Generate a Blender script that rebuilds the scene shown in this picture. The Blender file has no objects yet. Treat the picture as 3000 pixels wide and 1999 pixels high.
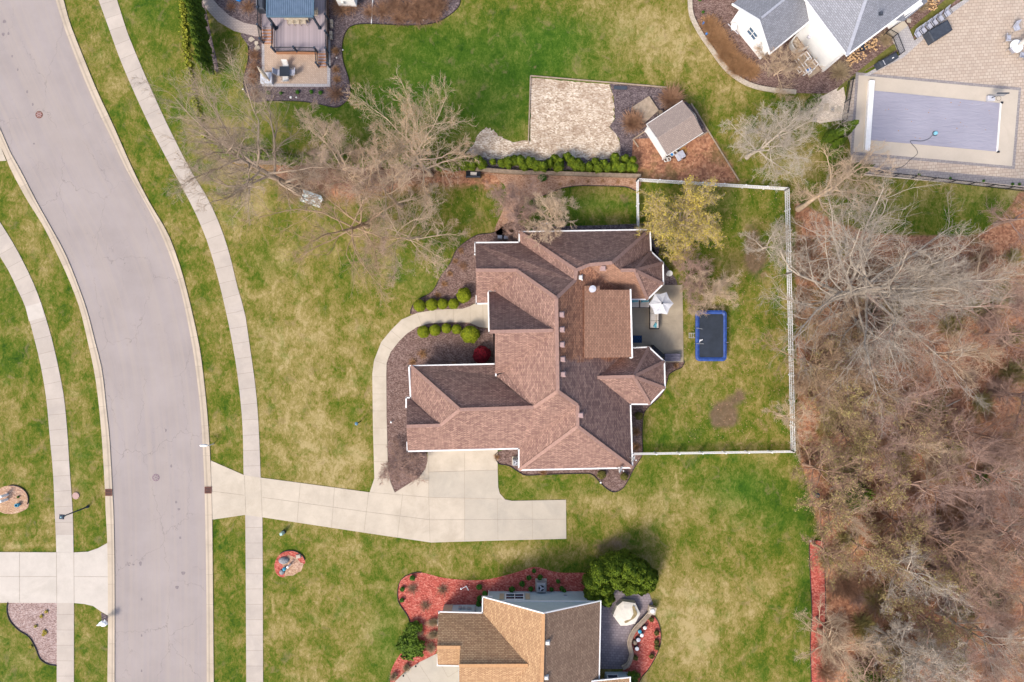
import bpy, math, random
import numpy as np
from mathutils import Vector
R = math.radians
H = 66.67          # camera height, metres; the ground shows at 30 photo pixels per metre
sc = bpy.context.scene
C = sc.collection
# ---------------- camera, sky, sun, exposure ----------------
cam = bpy.data.objects.new('camera', bpy.data.cameras.new('camera'))
C.objects.link(cam); sc.camera = cam
cam.location = (0, 0, H); cam.rotation_euler = (0, 0, 0)
cam.data.sensor_width = 36; cam.data.lens = 24.0; cam.data.clip_end = 1500; cam.data.clip_start = 1
SUN_EL, SUN_AZ = R(47), R(222)      # sun low in the south-west behind thin cloud
wd = bpy.data.worlds.new('World'); sc.world = wd; wd.use_nodes = True
wn = wd.node_tree; wn.nodes.clear()
sky = wn.nodes.new('ShaderNodeTexSky'); sky.sky_type = 'NISHITA'; sky.sun_disc = False
sky.sun_elevation = SUN_EL; sky.sun_rotation = SUN_AZ; sky.air_density = 1.0; sky.dust_density = 3.0; sky.ozone_density = 0.6
bg = wn.nodes.new('ShaderNodeBackground'); bg.inputs['Strength'].default_value = 0.15
wo = wn.nodes.new('ShaderNodeOutputWorld')
wn.links.new(sky.outputs[0], bg.inputs[0]); wn.links.new(bg.outputs[0], wo.inputs[0])
sl = bpy.data.lights.new('sun', 'SUN'); sl.energy = 1.9; sl.angle = R(15); sl.color = (1.0, 0.93, 0.84)
so = bpy.data.objects.new('sun', sl); C.objects.link(so)
sdir = Vector((math.sin(SUN_AZ) * math.cos(SUN_EL), math.cos(SUN_AZ) * math.cos(SUN_EL), math.sin(SUN_EL)))
so.rotation_euler = (-sdir).to_track_quat('-Z', 'Y').to_euler(); so.location = (-60, -60, 80)
sc.view_settings.view_transform = 'Standard'; sc.view_settings.look = 'None'
sc.view_settings.gamma = 1.0; sc.view_settings.exposure = 0.82; sc.view_settings.use_curve_mapping = False
sc.cycles.max_bounces = 5; sc.cycles.diffuse_bounces = 2; sc.cycles.glossy_bounces = 2; sc.cycles.transmission_bounces = 3
rng = np.random.default_rng(7); random.seed(7)

# ---------------- helpers ----------------
def W(px, py, z=0.0):
    """point of real height z whose plan position was measured at this photo pixel"""
    k = (H - z) / H / 30.0
    return Vector(((px - 1500) * k, -(py - 1000) * k, z))
def XY(px, py, z=0.0):
    p = W(px, py, z); return (p.x, p.y)
def smooth(pts, n=5, closed=True):
    out = []; m = len(pts); rngi = range(m if closed else m - 1)
    for i in rngi:
        if closed: p = [pts[(i + k - 1) % m] for k in range(4)]
        else: p = [pts[max(0, min(m - 1, i + k - 1))] for k in range(4)]
        for s in range(n):
            t = s / n; a = []
            for c in range(len(pts[0])):
                p0, p1, p2, p3 = p[0][c], p[1][c], p[2][c], p[3][c]
                a.append(.5 * ((2*p1) + (-p0+p2)*t + (2*p0-5*p1+4*p2-p3)*t*t + (-p0+3*p1-3*p2+p3)*t**3))
            out.append(tuple(a))
    if not closed: out.append(tuple(pts[-1]))
    return out
def area(p): return sum(p[i][0]*p[(i+1)%len(p)][1]-p[(i+1)%len(p)][0]*p[i][1] for i in range(len(p)))/2
def ccw(p): return list(p) if area(p) > 0 else list(p)[::-1]
def offset(poly, d):
    p = ccw(poly); n = len(p); out = []
    for i in range(n):
        a, b, c = Vector(p[i-1]), Vector(p[i]), Vector(p[(i+1) % n])
        e1 = (b-a).normalized(); e2 = (c-b).normalized()
        n1 = Vector((-e1.y, e1.x)); n2 = Vector((-e2.y, e2.x)); m = n1+n2
        if m.length < 1e-3: m = n1
        m.normalize(); k = d / max(.45, m.dot(n1)); out.append(tuple(b+m*k))
    return out
class MB:
    def __init__(s): s.v = []; s.f = []; s.uv = None
    def add(s, vs, fs):
        o = len(s.v); s.v += [tuple(v) for v in vs]; s.f += [tuple(i+o for i in f) for f in fs]; return s
    def box(s, c, d, rz=0.0, M=None):
        x, y, z = d[0]/2, d[1]/2, d[2]/2; cr, sr = math.cos(rz), math.sin(rz)
        vs = []
        for a, b, e in ((-x,-y,-z),(x,-y,-z),(x,y,-z),(-x,y,-z),(-x,-y,z),(x,-y,z),(x,y,z),(-x,y,z)):
            q = Vector((a*cr-b*sr, a*sr+b*cr, e))
            if M: q = M @ Vector((a, b, e))
            vs.append((c[0]+q.x, c[1]+q.y, c[2]+q.z))
        return s.add(vs, [(3,2,1,0),(4,5,6,7),(0,1,5,4),(1,2,6,5),(2,3,7,6),(3,0,4,7)])
    def bbox(s, c, d, rz=0.0, b=.03):
        """box with a bevelled top"""
        x, y, h = d[0]/2, d[1]/2, d[2]/2
        pl = [(-x,-y),(x,-y),(x,y),(-x,y)]; cr, sr = math.cos(rz), math.sin(rz); vs = []
        for z, k in ((-h, 0), (h-b, 0), (h, b)):
            for a, e in pl:
                a2 = a-math.copysign(k, a); e2 = e-math.copysign(k, e)
                vs.append((c[0]+a2*cr-e2*sr, c[1]+a2*sr+e2*cr, c[2]+z))
        fs = [(3,2,1,0),(8,9,10,11)]
        for r in (0, 4):
            for i in range(4): fs.append((r+i, r+(i+1)%4, r+4+(i+1)%4, r+4+i))
        return s.add(vs, fs)
    def prism(s, poly, z0, z1, bottom=False):
        p = ccw(poly); n = len(p)
        vs = [(a[0], a[1], z0) for a in p]+[(a[0], a[1], z1) for a in p]
        fs = [tuple(range(n, 2*n))]+[(i, (i+1) % n, n+(i+1) % n, n+i) for i in range(n)]
        if bottom: fs.append(tuple(range(n-1, -1, -1)))
        return s.add(vs, fs)
    def sheet(s, poly, z):
        p = ccw(poly); return s.add([(a[0], a[1], z) for a in p], [tuple(range(len(p)))])
    def bar(s, a, b, w, h):
        """box from a to b, w wide and h high (h hangs below the points)"""
        a, b = Vector(a), Vector(b); d = (b-a)
        if d.length < 1e-4: return s
        d.normalize(); u = Vector((0, 0, 1)) if abs(d.z) < .95 else Vector((1, 0, 0))
        l = u.cross(d).normalized()*w/2; t = d.cross(l).normalized()*h/2
        vs = [a-l-t, a+l-t, a+l+t, a-l+t, b-l-t, b+l-t, b+l+t, b-l+t]
        return s.add(vs, [(3,2,1,0),(4,5,6,7),(0,1,5,4),(1,2,6,5),(2,3,7,6),(3,0,4,7)])
    def tube(s, pts, r, n=6):
        P = [Vector(p) for p in pts]; m = len(P); vs = []
        for i, p in enumerate(P):
            d = (P[min(m-1, i+1)]-P[max(0, i-1)]).normalized()
            a = d.cross(Vector((.31, .52, .8))).normalized(); b = d.cross(a)
            rr = r[i] if isinstance(r, (list, tuple)) else r
            for k in range(n):
                t = 2*math.pi*k/n; vs.append(p+a*math.cos(t)*rr+b*math.sin(t)*rr)
        fs = [(i*n+k, i*n+(k+1) % n, (i+1)*n+(k+1) % n, (i+1)*n+k) for i in range(m-1) for k in range(n)]
        fs += [tuple(range(n-1, -1, -1)), tuple((m-1)*n+k for k in range(n))]
        return s.add(vs, fs)
    def lathe(s, c, prof, n=16, sx=1, sy=1):
        """profile (r,z) turned about the vertical through c"""
        vs = [(c[0]+r*math.cos(2*math.pi*k/n)*sx, c[1]+r*math.sin(2*math.pi*k/n)*sy, c[2]+z) for r, z in prof for k in range(n)]
        m = len(prof)
        fs = [(i*n+k, i*n+(k+1) % n, (i+1)*n+(k+1) % n, (i+1)*n+k) for i in range(m-1) for k in range(n)]
        fs += [tuple(range(n-1, -1, -1)), tuple((m-1)*n+k for k in range(n))]
        return s.add(vs, fs)
    def ball(s, c, r, sz=1.0, n=12):
        return s.lathe(c, [(max(.002, r*math.sin(math.pi*i/8)), -r*sz*math.cos(math.pi*i/8)) for i in range(9)], n)
    def build(s, name, m, parent=None, loc=None, sm=False):
        me = bpy.data.meshes.new(name)
        o = bpy.data.objects.new(name, me); C.objects.link(o)
        off = Vector((0, 0, 0))
        if parent is not None: off = world(parent); o.parent = parent
        elif loc is not None: off = Vector(loc); o.location = off
        me.from_pydata([(v[0]-off.x, v[1]-off.y, v[2]-off.z) for v in s.v], [], s.f)
        if s.uv is not None:
            ul = me.uv_layers.new(name='UVMap')
            for i, l in enumerate(me.loops): ul.data[i].uv = s.uv[l.vertex_index]
        me.materials.append(m)
        if sm: me.polygons.foreach_set('use_smooth', [True]*len(me.polygons))
        me.update(); return o
def world(o):
    p = Vector(o.location)
    while o.parent: o = o.parent; p += Vector(o.location)
    return p
LABELS = {}
def tag(o, label, cat, group=None, kind=None):
    if label: o['label'] = label
    if cat: o['category'] = cat
    if group: o['group'] = group
    if kind: o['kind'] = kind
    return o
def thing(name, label, cat, loc=(0, 0, 0), group=None, rz=0):
    o = bpy.data.objects.new(name, None); C.objects.link(o); o.location = loc; o.rotation_euler = (0, 0, rz)
    o.empty_display_size = .2
    return tag(o, label, cat, group)
def solo(name, mb, m, label, cat, loc, group=None, sm=False):
    return tag(mb.build(name, m, None, loc, sm), label, cat, group)
def struct(name, mb, m): 
    return tag(mb.build(name, m), None, None, None, 'structure')
def kids(o, allo): return [c for c in allo if c.parent == o]
def dup(root, loc, rz=0, scale=None, label=None, group=None, tree=None):
    r = root.copy(); C.objects.link(r); r.location = loc; r.rotation_euler = (0, 0, rz)
    if scale is not None: r.scale = scale if isinstance(scale, tuple) else (scale,)*3
    if label: r['label'] = label
    if group: r['group'] = group
    for ch in list(root.children):
        c = ch.copy(); C.objects.link(c); c.parent = r
        for g in list(ch.children):
            d = g.copy(); C.objects.link(d); d.parent = c
    return r
def fast(name, V, Q, m, parent=None, smooth_=False):
    me = bpy.data.meshes.new(name); V = np.asarray(V, dtype=np.float32); Q = np.asarray(Q, dtype=np.int32)
    me.vertices.add(len(V)); me.vertices.foreach_set('co', V.ravel())
    me.loops.add(Q.size); me.loops.foreach_set('vertex_index', Q.ravel())
    me.polygons.add(len(Q)); k = Q.shape[1]
    me.polygons.foreach_set('loop_start', np.arange(0, Q.size, k, dtype=np.int32))
    me.polygons.foreach_set('loop_total', np.full(len(Q), k, dtype=np.int32))
    if smooth_: me.polygons.foreach_set('use_smooth', [True]*len(Q))
    me.update(calc_edges=True); me.materials.append(m)
    o = bpy.data.objects.new(name, me); C.objects.link(o)
    if parent is not None: o.parent = parent
    return o

# ---------------- materials ----------------
def mk(name, rough=.85, spec=.3):
    m = bpy.data.materials.new(name); m.use_nodes = True; nt = m.node_tree
    b = nt.nodes['Principled BSDF']; b.inputs['Roughness'].default_value = rough
    b.inputs['Specular IOR Level'].default_value = spec
    return m, nt, b
def nd(nt, t, **kw):
    n = nt.nodes.new(t)
    for k, v in kw.items():
        if hasattr(n, k): setattr(n, k, v)
    return n
def lk(nt, a, b): nt.links.new(a, b)
def noise(nt, vec, scale, detail=3, rough=.6, dist=0.0):
    n = nt.nodes.new('ShaderNodeTexNoise'); n.inputs['Scale'].default_value = scale
    n.inputs['Detail'].default_value = detail; n.inputs['Roughness'].default_value = rough; n.inputs['Distortion'].default_value = dist
    lk(nt, vec, n.inputs['Vector']); return n.outputs[0]
def ramp(nt, fac, stops, interp='LINEAR'):
    n = nt.nodes.new('ShaderNodeValToRGB'); cr = n.color_ramp; cr.interpolation = interp
    while len(cr.elements) < len(stops): cr.elements.new(.5)
    for e, (p, c) in zip(cr.elements, stops):
        e.position = p; e.color = (*c, 1) if len(c) == 3 else c
    lk(nt, fac, n.inputs[0]); return n.outputs[0]
def math_(nt, op, a, b=None, c=None, clamp=False):
    n = nt.nodes.new('ShaderNodeMath'); n.operation = op; n.use_clamp = clamp
    for i, v in enumerate((a, b, c)):
        if v is None: continue
        if isinstance(v, (int, float)): n.inputs[i].default_value = v
        else: lk(nt, v, n.inputs[i])
    return n.outputs[0]
def mix(nt, fac, a, b, mode='MIX'):
    n = nt.nodes.new('ShaderNodeMix'); n.data_type = 'RGBA'; n.blend_type = mode
    for i, v in ((0, fac), (6, a), (7, b)):
        if isinstance(v, (int, float)): n.inputs[i].default_value = v
        elif isinstance(v, tuple): n.inputs[i].default_value = (*v, 1)
        else: lk(nt, v, n.inputs[i])
    return n.outputs[2]
def pos(nt): return nt.nodes.new('ShaderNodeNewGeometry').outputs['Position']
def mapv(nt, vec, scale=(1, 1, 1), rz=0.0, loc=(0, 0, 0)):
    n = nt.nodes.new('ShaderNodeMapping'); n.inputs['Scale'].default_value = scale
    n.inputs['Rotation'].default_value = (0, 0, rz); n.inputs['Location'].default_value = loc
    lk(nt, vec, n.inputs[0]); return n.outputs[0]
def bump(nt, b, h, strength=.4, dist=.05):
    n = nt.nodes.new('ShaderNodeBump'); n.inputs['Strength'].default_value = strength; n.inputs['Distance'].default_value = dist
    lk(nt, h, n.inputs['Height']); lk(nt, n.outputs[0], b.inputs['Normal'])
def pm(name, c1, c2=None, scale=4.0, detail=4, rough=.85, spec=.3, bmp=0.0, metal=0.0, lo=.35, hi=.65, dist=.03):
    """paint-like material: two colours mottled by world-space noise"""
    m, nt, b = mk(name, rough, spec); b.inputs['Metallic'].default_value = metal
    if c2 is None: c2 = tuple(x*.86 for x in c1)
    n = noise(nt, pos(nt), scale, detail, .65)
    lk(nt, ramp(nt, n, [(lo, c2), (hi, c1)]), b.inputs['Base Color'])
    if bmp: bump(nt, b, n, bmp, dist)
    return m
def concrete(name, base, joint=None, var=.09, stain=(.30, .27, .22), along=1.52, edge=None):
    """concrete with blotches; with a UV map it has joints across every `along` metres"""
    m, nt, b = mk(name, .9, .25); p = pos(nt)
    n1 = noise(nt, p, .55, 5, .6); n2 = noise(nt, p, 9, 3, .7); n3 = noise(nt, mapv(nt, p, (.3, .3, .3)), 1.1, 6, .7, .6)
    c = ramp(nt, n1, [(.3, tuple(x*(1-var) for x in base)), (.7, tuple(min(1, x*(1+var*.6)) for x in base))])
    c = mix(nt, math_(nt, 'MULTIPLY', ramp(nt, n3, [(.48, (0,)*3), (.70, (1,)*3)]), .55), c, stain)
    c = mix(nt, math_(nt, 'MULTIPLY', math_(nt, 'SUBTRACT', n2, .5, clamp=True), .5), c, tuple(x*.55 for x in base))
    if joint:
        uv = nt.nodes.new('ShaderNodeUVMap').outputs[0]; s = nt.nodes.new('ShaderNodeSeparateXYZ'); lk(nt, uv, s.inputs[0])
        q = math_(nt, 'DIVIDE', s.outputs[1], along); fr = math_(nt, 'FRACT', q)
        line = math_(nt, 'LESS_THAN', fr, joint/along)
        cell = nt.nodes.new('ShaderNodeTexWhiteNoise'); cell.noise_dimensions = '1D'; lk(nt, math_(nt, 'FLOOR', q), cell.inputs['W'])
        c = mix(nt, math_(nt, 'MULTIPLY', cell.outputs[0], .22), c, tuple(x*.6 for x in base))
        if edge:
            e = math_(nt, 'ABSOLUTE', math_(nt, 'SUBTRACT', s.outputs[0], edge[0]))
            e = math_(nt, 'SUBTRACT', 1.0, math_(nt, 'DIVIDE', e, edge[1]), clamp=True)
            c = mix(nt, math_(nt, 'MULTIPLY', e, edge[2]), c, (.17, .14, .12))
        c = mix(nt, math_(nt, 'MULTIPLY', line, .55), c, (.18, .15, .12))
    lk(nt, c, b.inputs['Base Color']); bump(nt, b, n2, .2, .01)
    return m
def paver(name, c1, c2, mortar, bw, bh, rz=0.0, mw=.012, offset_=.5, blotch=.3):
    m, nt, b = mk(name, .88, .25); p = pos(nt)
    t = nt.nodes.new('ShaderNodeTexBrick'); t.offset = offset_
    lk(nt, mapv(nt, p, (1, 1, 1), rz), t.inputs['Vector'])
    t.inputs['Color1'].default_value = (*c1, 1); t.inputs['Color2'].default_value = (*c2, 1); t.inputs['Mortar'].default_value = (*mortar, 1)
    t.inputs['Scale'].default_value = 1; t.inputs['Mortar Size'].default_value = mw; t.inputs['Mortar Smooth'].default_value = .2
    t.inputs['Brick Width'].default_value = bw; t.inputs['Row Height'].default_value = bh; t.inputs['Bias'].default_value = 0
    n = noise(nt, p, .8, 5, .65)
    c = mix(nt, math_(nt, 'MULTIPLY', ramp(nt, n, [(.4, (0,)*3), (.75, (1,)*3)]), blotch), t.outputs[0], tuple(x*.55 for x in c1))
    lk(nt, c, b.inputs['Base Color']); bump(nt, b, t.outputs[1], -.25, .01)
    return m
def shingle(name, c1, c2, dark, zone=None):
    m, nt, b = mk(name, .93, .15); p = pos(nt)
    uv = nt.nodes.new('ShaderNodeUVMap').outputs[0]
    t = nt.nodes.new('ShaderNodeTexBrick'); lk(nt, uv, t.inputs['Vector']); t.offset = .37; t.offset_frequency = 2
    t.inputs['Color1'].default_value = (*c1, 1); t.inputs['Color2'].default_value = (*c2, 1); t.inputs['Mortar'].default_value = (*dark, 1)
    t.inputs['Scale'].default_value = 1; t.inputs['Mortar Size'].default_value = .024; t.inputs['Mortar Smooth'].default_value = .5
    t.inputs['Brick Width'].default_value = .31; t.inputs['Row Height'].default_value = .147; t.inputs['Bias'].default_value = -.1
    n = noise(nt, mapv(nt, uv, (3.6, 6.5, 1)), 1.3, 2, .6); n2 = noise(nt, p, .5, 4, .6)
    c = mix(nt, math_(nt, 'MULTIPLY', ramp(nt, n, [(.45, (0,)*3), (.68, (1,)*3)]), .3), t.outputs[0], c2)
    c = mix(nt, math_(nt, 'MULTIPLY', ramp(nt, n2, [(.35, (0,)*3), (.75, (1,)*3)]), .22), c, dark)
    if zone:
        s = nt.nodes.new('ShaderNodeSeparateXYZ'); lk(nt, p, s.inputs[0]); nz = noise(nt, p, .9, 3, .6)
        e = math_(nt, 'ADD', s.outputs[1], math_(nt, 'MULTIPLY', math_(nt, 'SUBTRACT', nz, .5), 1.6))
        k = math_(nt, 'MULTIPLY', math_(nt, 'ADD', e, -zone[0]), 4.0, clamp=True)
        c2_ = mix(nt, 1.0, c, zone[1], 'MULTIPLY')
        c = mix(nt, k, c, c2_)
    lk(nt, c, b.inputs['Base Color']); bump(nt, b, t.outputs[1], -.5, .015)
    return m
def mulch(name, cols, scale=9, dead=None):
    m, nt, b = mk(name, .95, .1); p = pos(nt)
    v = nt.nodes.new('ShaderNodeTexVoronoi'); v.inputs['Scale'].default_value = scale; v.inputs['Randomness'].default_value = 1
    lk(nt, mapv(nt, p, (1, 1.7, 1), .6), v.inputs['Vector'])
    s = nt.nodes.new('ShaderNodeSeparateColor'); lk(nt, v.outputs['Color'], s.inputs[0])
    n = noise(nt, p, 1.6, 6, .7)
    f = math_(nt, 'ADD', math_(nt, 'MULTIPLY', s.outputs[0], .55), math_(nt, 'MULTIPLY', n, .62), clamp=True)
    c = ramp(nt, f, [(i/(len(cols)-1)*.8+.1, q) for i, q in enumerate(cols)])
    if dead:
        n3 = noise(nt, p, .45, 4, .65)
        c = mix(nt, math_(nt, 'MULTIPLY', ramp(nt, n3, [(.45, (0,)*3), (.65, (1,)*3)]), .6), c, dead)
    lk(nt, c, b.inputs['Base Color']); bump(nt, b, v.outputs[0], .6, .04)
    return m
M = {}
M['kerb'] = concrete('kerb_concrete', (.50, .41, .31), .03, .10, (.30, .25, .19), 2.9, (.24, .12, .45))
M['walk'] = concrete('sidewalk_concrete', (.46, .395, .335), .035, .12, (.33, .29, .26), 1.5)
M['drive'] = concrete('driveway_concrete', (.49, .42, .33), None, .12, (.34, .28, .21))
M['drive_w'] = concrete('new_concrete', (.50, .445, .385), None, .09, (.38, .335, .28))
M['slab_grey'] = concrete('grey_concrete', (.435, .38, .305), None, .08, (.33, .30, .25))
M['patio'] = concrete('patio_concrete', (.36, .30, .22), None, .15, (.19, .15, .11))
M['pooldeck'] = concrete('pool_deck_concrete', (.50, .43, .35), None, .06, (.42, .36, .29))
M['joint'] = pm('joint_dark', (.30, .245, .185))
M['white'] = pm('white_paint', (.80, .79, .78), (.72, .71, .70), 3)
M['offwhite'] = pm('off_white_paint', (.68, .66, .62), (.58, .56, .53), 3)
M['siding_w'] = pm('white_siding', (.78, .78, .77), (.72, .72, .72), 1.5)
M['siding_b'] = pm('pale_blue_siding', (.42, .50, .52), (.38, .46, .48), 1.5)
M['siding_m'] = pm('grey_siding', (.40, .42, .44), (.34, .36, .38), 1.5)
M['shutter'] = pm('tan_shutter', (.46, .38, .27))
M['glass'] = pm('window_glass', (.035, .06, .10), (.02, .035, .06), 2, rough=.08, spec=.8)
M['glass_b'] = pm('blue_window_glass', (.10, .17, .25), (.06, .10, .16), 2, rough=.1, spec=.8)
M['black'] = pm('black_metal', (.018, .02, .026), (.012, .013, .017), 6, rough=.5)
M['navy'] = pm('dark_slate_paint', (.035, .05, .075), (.025, .035, .055), 6, rough=.6)
M['char'] = pm('charcoal_cover', (.055, .065, .085), (.035, .042, .058), 3, rough=.7, bmp=.3)
M['grey'] = pm('grey_metal', (.33, .33, .34), (.25, .25, .26), 6, rough=.55)
M['lgrey'] = pm('light_grey_fabric', (.50, .50, .54), (.44, .44, .48), 6)
M['sling'] = pm('grey_sling_fabric', (.42, .43, .50), (.36, .37, .43), 8)
M['pink'] = pm('pinkish_vent_paint', (.40, .27, .25), (.33, .225, .21), 5)
M['rust'] = pm('rusty_iron', (.20, .075, .05), (.10, .045, .035), 9, rough=.8, bmp=.4)
M['ironp'] = pm('purplish_iron', (.24, .16, .18), (.16, .11, .13), 9, rough=.7)
M['lidpink'] = pm('pink_lid', (.45, .29, .25), (.40, .26, .23), 5)
M['teal'] = pm('teal_fabric', (.03, .25, .33), (.20, .45, .50), 9)
M['cream'] = pm('cream_cushion', (.66, .59, .52), (.58, .52, .46), 4)
M['wicker'] = pm('dark_wicker', (.07, .055, .055), (.04, .03, .03), 20, bmp=.5)
M['bluepad'] = pm('blue_vinyl', (.03, .075, .27), (.015, .038, .15), 3.0, 5, rough=.45, bmp=.5, lo=.3, hi=.6)
M['mat'] = pm('black_mat', (.028, .036, .052), (.02, .026, .036), 1.0)
M['canvas'] = pm('white_canvas', (.62, .62, .64), (.50, .50, .52), 1.6, 5, bmp=.3)
M['cover'] = pm('cream_cover', (.66, .61, .52), (.58, .53, .45), 2.5, 5, bmp=.5, dist=.08)
M['dirtw'] = pm('dirty_water', (.30, .23, .12), (.20, .15, .07), 6)
M['wood'] = pm('weathered_wood', (.40, .31, .23), (.26, .20, .14), 3, 6)
M['cedar'] = pm('brown_trim_wood', (.40, .20, .11), (.33, .165, .09), 4)
M['stone'] = pm('tan_stone', (.50, .43, .34), (.33, .28, .22), 5, 6, bmp=.5)
M['rock'] = pm('grey_rock', (.30, .30, .30), (.16, .16, .17), 5, 7, bmp=.8, dist=.1)
M['wallst'] = pm('sandy_wall_block', (.47, .38, .28), (.37, .30, .22), 6, 5, bmp=.4)
M['block'] = pm('weathered_retaining_timber', (.30, .23, .17), (.19, .14, .10), 3, 6, bmp=.4)
M['edging'] = pm('black_plastic_edging', (.035, .03, .03))
M['blueglz'] = pm('blue_glaze', (.05, .33, .46), (.03, .22, .33), 4, rough=.25)
M['bright'] = pm('bright_blue_plastic', (.02, .22, .62))
M['yellow'] = pm('yellow_paint', (.75, .55, .02))
M['orange'] = pm('orange_brown_leaves', (.48, .25, .08), (.30, .15, .05), 9)
M['green_s'] = pm('short_green_leaves', (.06, .17, .012), (.03, .09, .008), 9)
M['box'] = pm('boxwood_leaves', (.23, .26, .006), (.12, .155, .006), 5, 5)
M['arb'] = pm('arborvitae_leaves', (.105, .165, .008), (.045, .085, .008), 3, 6)
M['arbl'] = pm('light_arborvitae_leaves', (.17, .22, .010), (.07, .12, .008), 3, 6)
M['arbd'] = pm('deep_arborvitae_leaves', (.15, .20, .008), (.05, .095, .005), 4, 6)
M['gold'] = pm('golden_low_leaves', (.28, .27, .02), (.13, .16, .015), 3, 5)
M['red'] = pm('red_leaves', (.26, .008, .018), (.11, .005, .012), 6)
M['olive'] = pm('olive_leaves', (.16, .14, .03), (.09, .085, .02), 5)
M['ylw'] = pm('yellow_spring_leaves', (.47, .36, .06), (.28, .235, .045), 1.3, 4, lo=.3, hi=.6)
M['budl'] = pm('pale_budding_leaves', (.40, .33, .12), (.27, .23, .08), 1.3)
M['buds'] = pm('orange_buds', (.46, .26, .12), (.34, .20, .10), 2)
M['budp'] = pm('pink_buds', (.42, .27, .24), (.32, .21, .19), 2)
M['bark'] = pm('grey_bark', (.46, .355, .265), (.28, .205, .15), 2.5, 5)
M['barkb'] = pm('brown_bark', (.43, .295, .185), (.29, .19, .12), 2.5, 5)
M['barkw'] = pm('red_brown_bark', (.42, .265, .185), (.27, .165, .115), 2.5, 5)
M['barko'] = pm('oak_bark', (.50, .425, .345), (.29, .235, .185), 2.5, 5)
M['barkp'] = pm('pale_bark', (.55, .47, .385), (.40, .33, .26), 2.5, 5)
M['barkm'] = pm('mauve_bark', (.43, .285, .225), (.29, .185, .145), 2.5, 5)
M['barkt'] = pm('tan_bark', (.61, .455, .32), (.44, .32, .215), 2.0, 5)
M['dry'] = pm('dry_stems', (.46, .27, .165), (.30, .165, .10), 4, 5)
M['dryo'] = pm('orange_dry_stems', (.52, .30, .15), (.36, .20, .10), 4, 5)
M['dryg'] = pm('tan_dry_stems', (.56, .43, .27), (.38, .29, .18), 4, 5)
M['heads'] = pm('dried_flower_heads', (.58, .38, .20), (.42, .26, .13), 9)
M['mulch'] = mulch('dark_bark_mulch', [(.055, .032, .027), (.105, .064, .053), (.17, .108, .092), (.27, .19, .165)])
M['mulchd'] = mulch('wet_dark_mulch', [(.035, .027, .029), (.072, .053, .055), (.125, .095, .098), (.22, .175, .17)])
M['mulchp'] = mulch('pinkish_bark_mulch', [(.11, .065, .055), (.22, .145, .125), (.33, .235, .21), (.45, .35, .32)])
M['mulcho'] = mulch('orange_brown_mulch', [(.13, .07, .045), (.27, .15, .095), (.38, .225, .15), (.46, .30, .21)])
M['mulchr'] = mulch('red_dyed_mulch', [(.10, .025, .02), (.29, .06, .045), (.41, .095, .07), (.52, .20, .15)], 7)
M['litterb'] = mulch('woodchip_litter', [(.13, .07, .05), (.28, .165, .115), (.42, .26, .18), (.56, .40, .29)], 8, (.40, .25, .13))
M['pebble'] = mulch('pale_stalk_litter', [(.13, .08, .05), (.34, .25, .175), (.53, .425, .32), (.70, .61, .50)], 6, (.27, .18, .12))
M['gravel'] = mulch('tan_gravel', [(.30, .22, .17), (.48, .38, .30), (.62, .52, .42), (.74, .64, .54)], 12)
M['pav_tan'] = paver('tan_patio_pavers', (.50, .41, .33), (.43, .34, .27), (.27, .21, .17), .42, .31, R(-4), .022)
M['pav_grey'] = paver('grey_border_pavers', (.26, .23, .23), (.31, .28, .27), (.17, .15, .15), .34, .25, R(-4), .015)
M['pav_sm'] = paver('small_tan_pavers', (.50, .38, .29), (.42, .31, .23), (.27, .20, .16), .24, .13, R(45), .012)
M['pav_path'] = paver('path_pavers', (.44, .36, .31), (.37, .31, .28), (.24, .20, .18), .30, .16, 0, .014)
M['pav_edge'] = paver('light_grey_edge_pavers', (.46, .43, .42), (.38, .36, .36), (.24, .22, .22), .22, .22, 0, .014)
M['pav_purp'] = paver('grey_violet_pavers', (.27, .225, .235), (.20, .165, .175), (.13, .105, .11), .34, .25, R(3), .016)
M['sh_main'] = shingle('brown_pink_shingles', (.42, .26, .20), (.205, .118, .098), (.09, .052, .046))
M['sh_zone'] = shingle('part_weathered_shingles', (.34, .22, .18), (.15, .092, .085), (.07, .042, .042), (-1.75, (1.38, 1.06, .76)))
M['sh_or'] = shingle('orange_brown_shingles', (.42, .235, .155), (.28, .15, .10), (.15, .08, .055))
M['sh_tan'] = shingle('tan_orange_shingles', (.52, .335, .185), (.33, .19, .105), (.19, .11, .06))
M['sh_brn'] = shingle('brown_shingles', (.37, .25, .17), (.23, .145, .10), (.11, .07, .05))
M['sh_grey'] = shingle('grey_shingles', (.30, .305, .34), (.21, .215, .24), (.14, .145, .165))
M['sh_shed'] = shingle('shed_shingles', (.37, .295, .255), (.29, .23, .20), (.21, .165, .145))
M['cap'] = pm('ridge_cap_shingles', (.33, .20, .16), (.25, .15, .12), 6)
M['capg'] = pm('grey_ridge_caps', (.34, .35, .40), (.28, .29, .33), 6)
M['capt'] = pm('tan_ridge_caps', (.52, .29, .14), (.42, .23, .11), 6)
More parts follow.
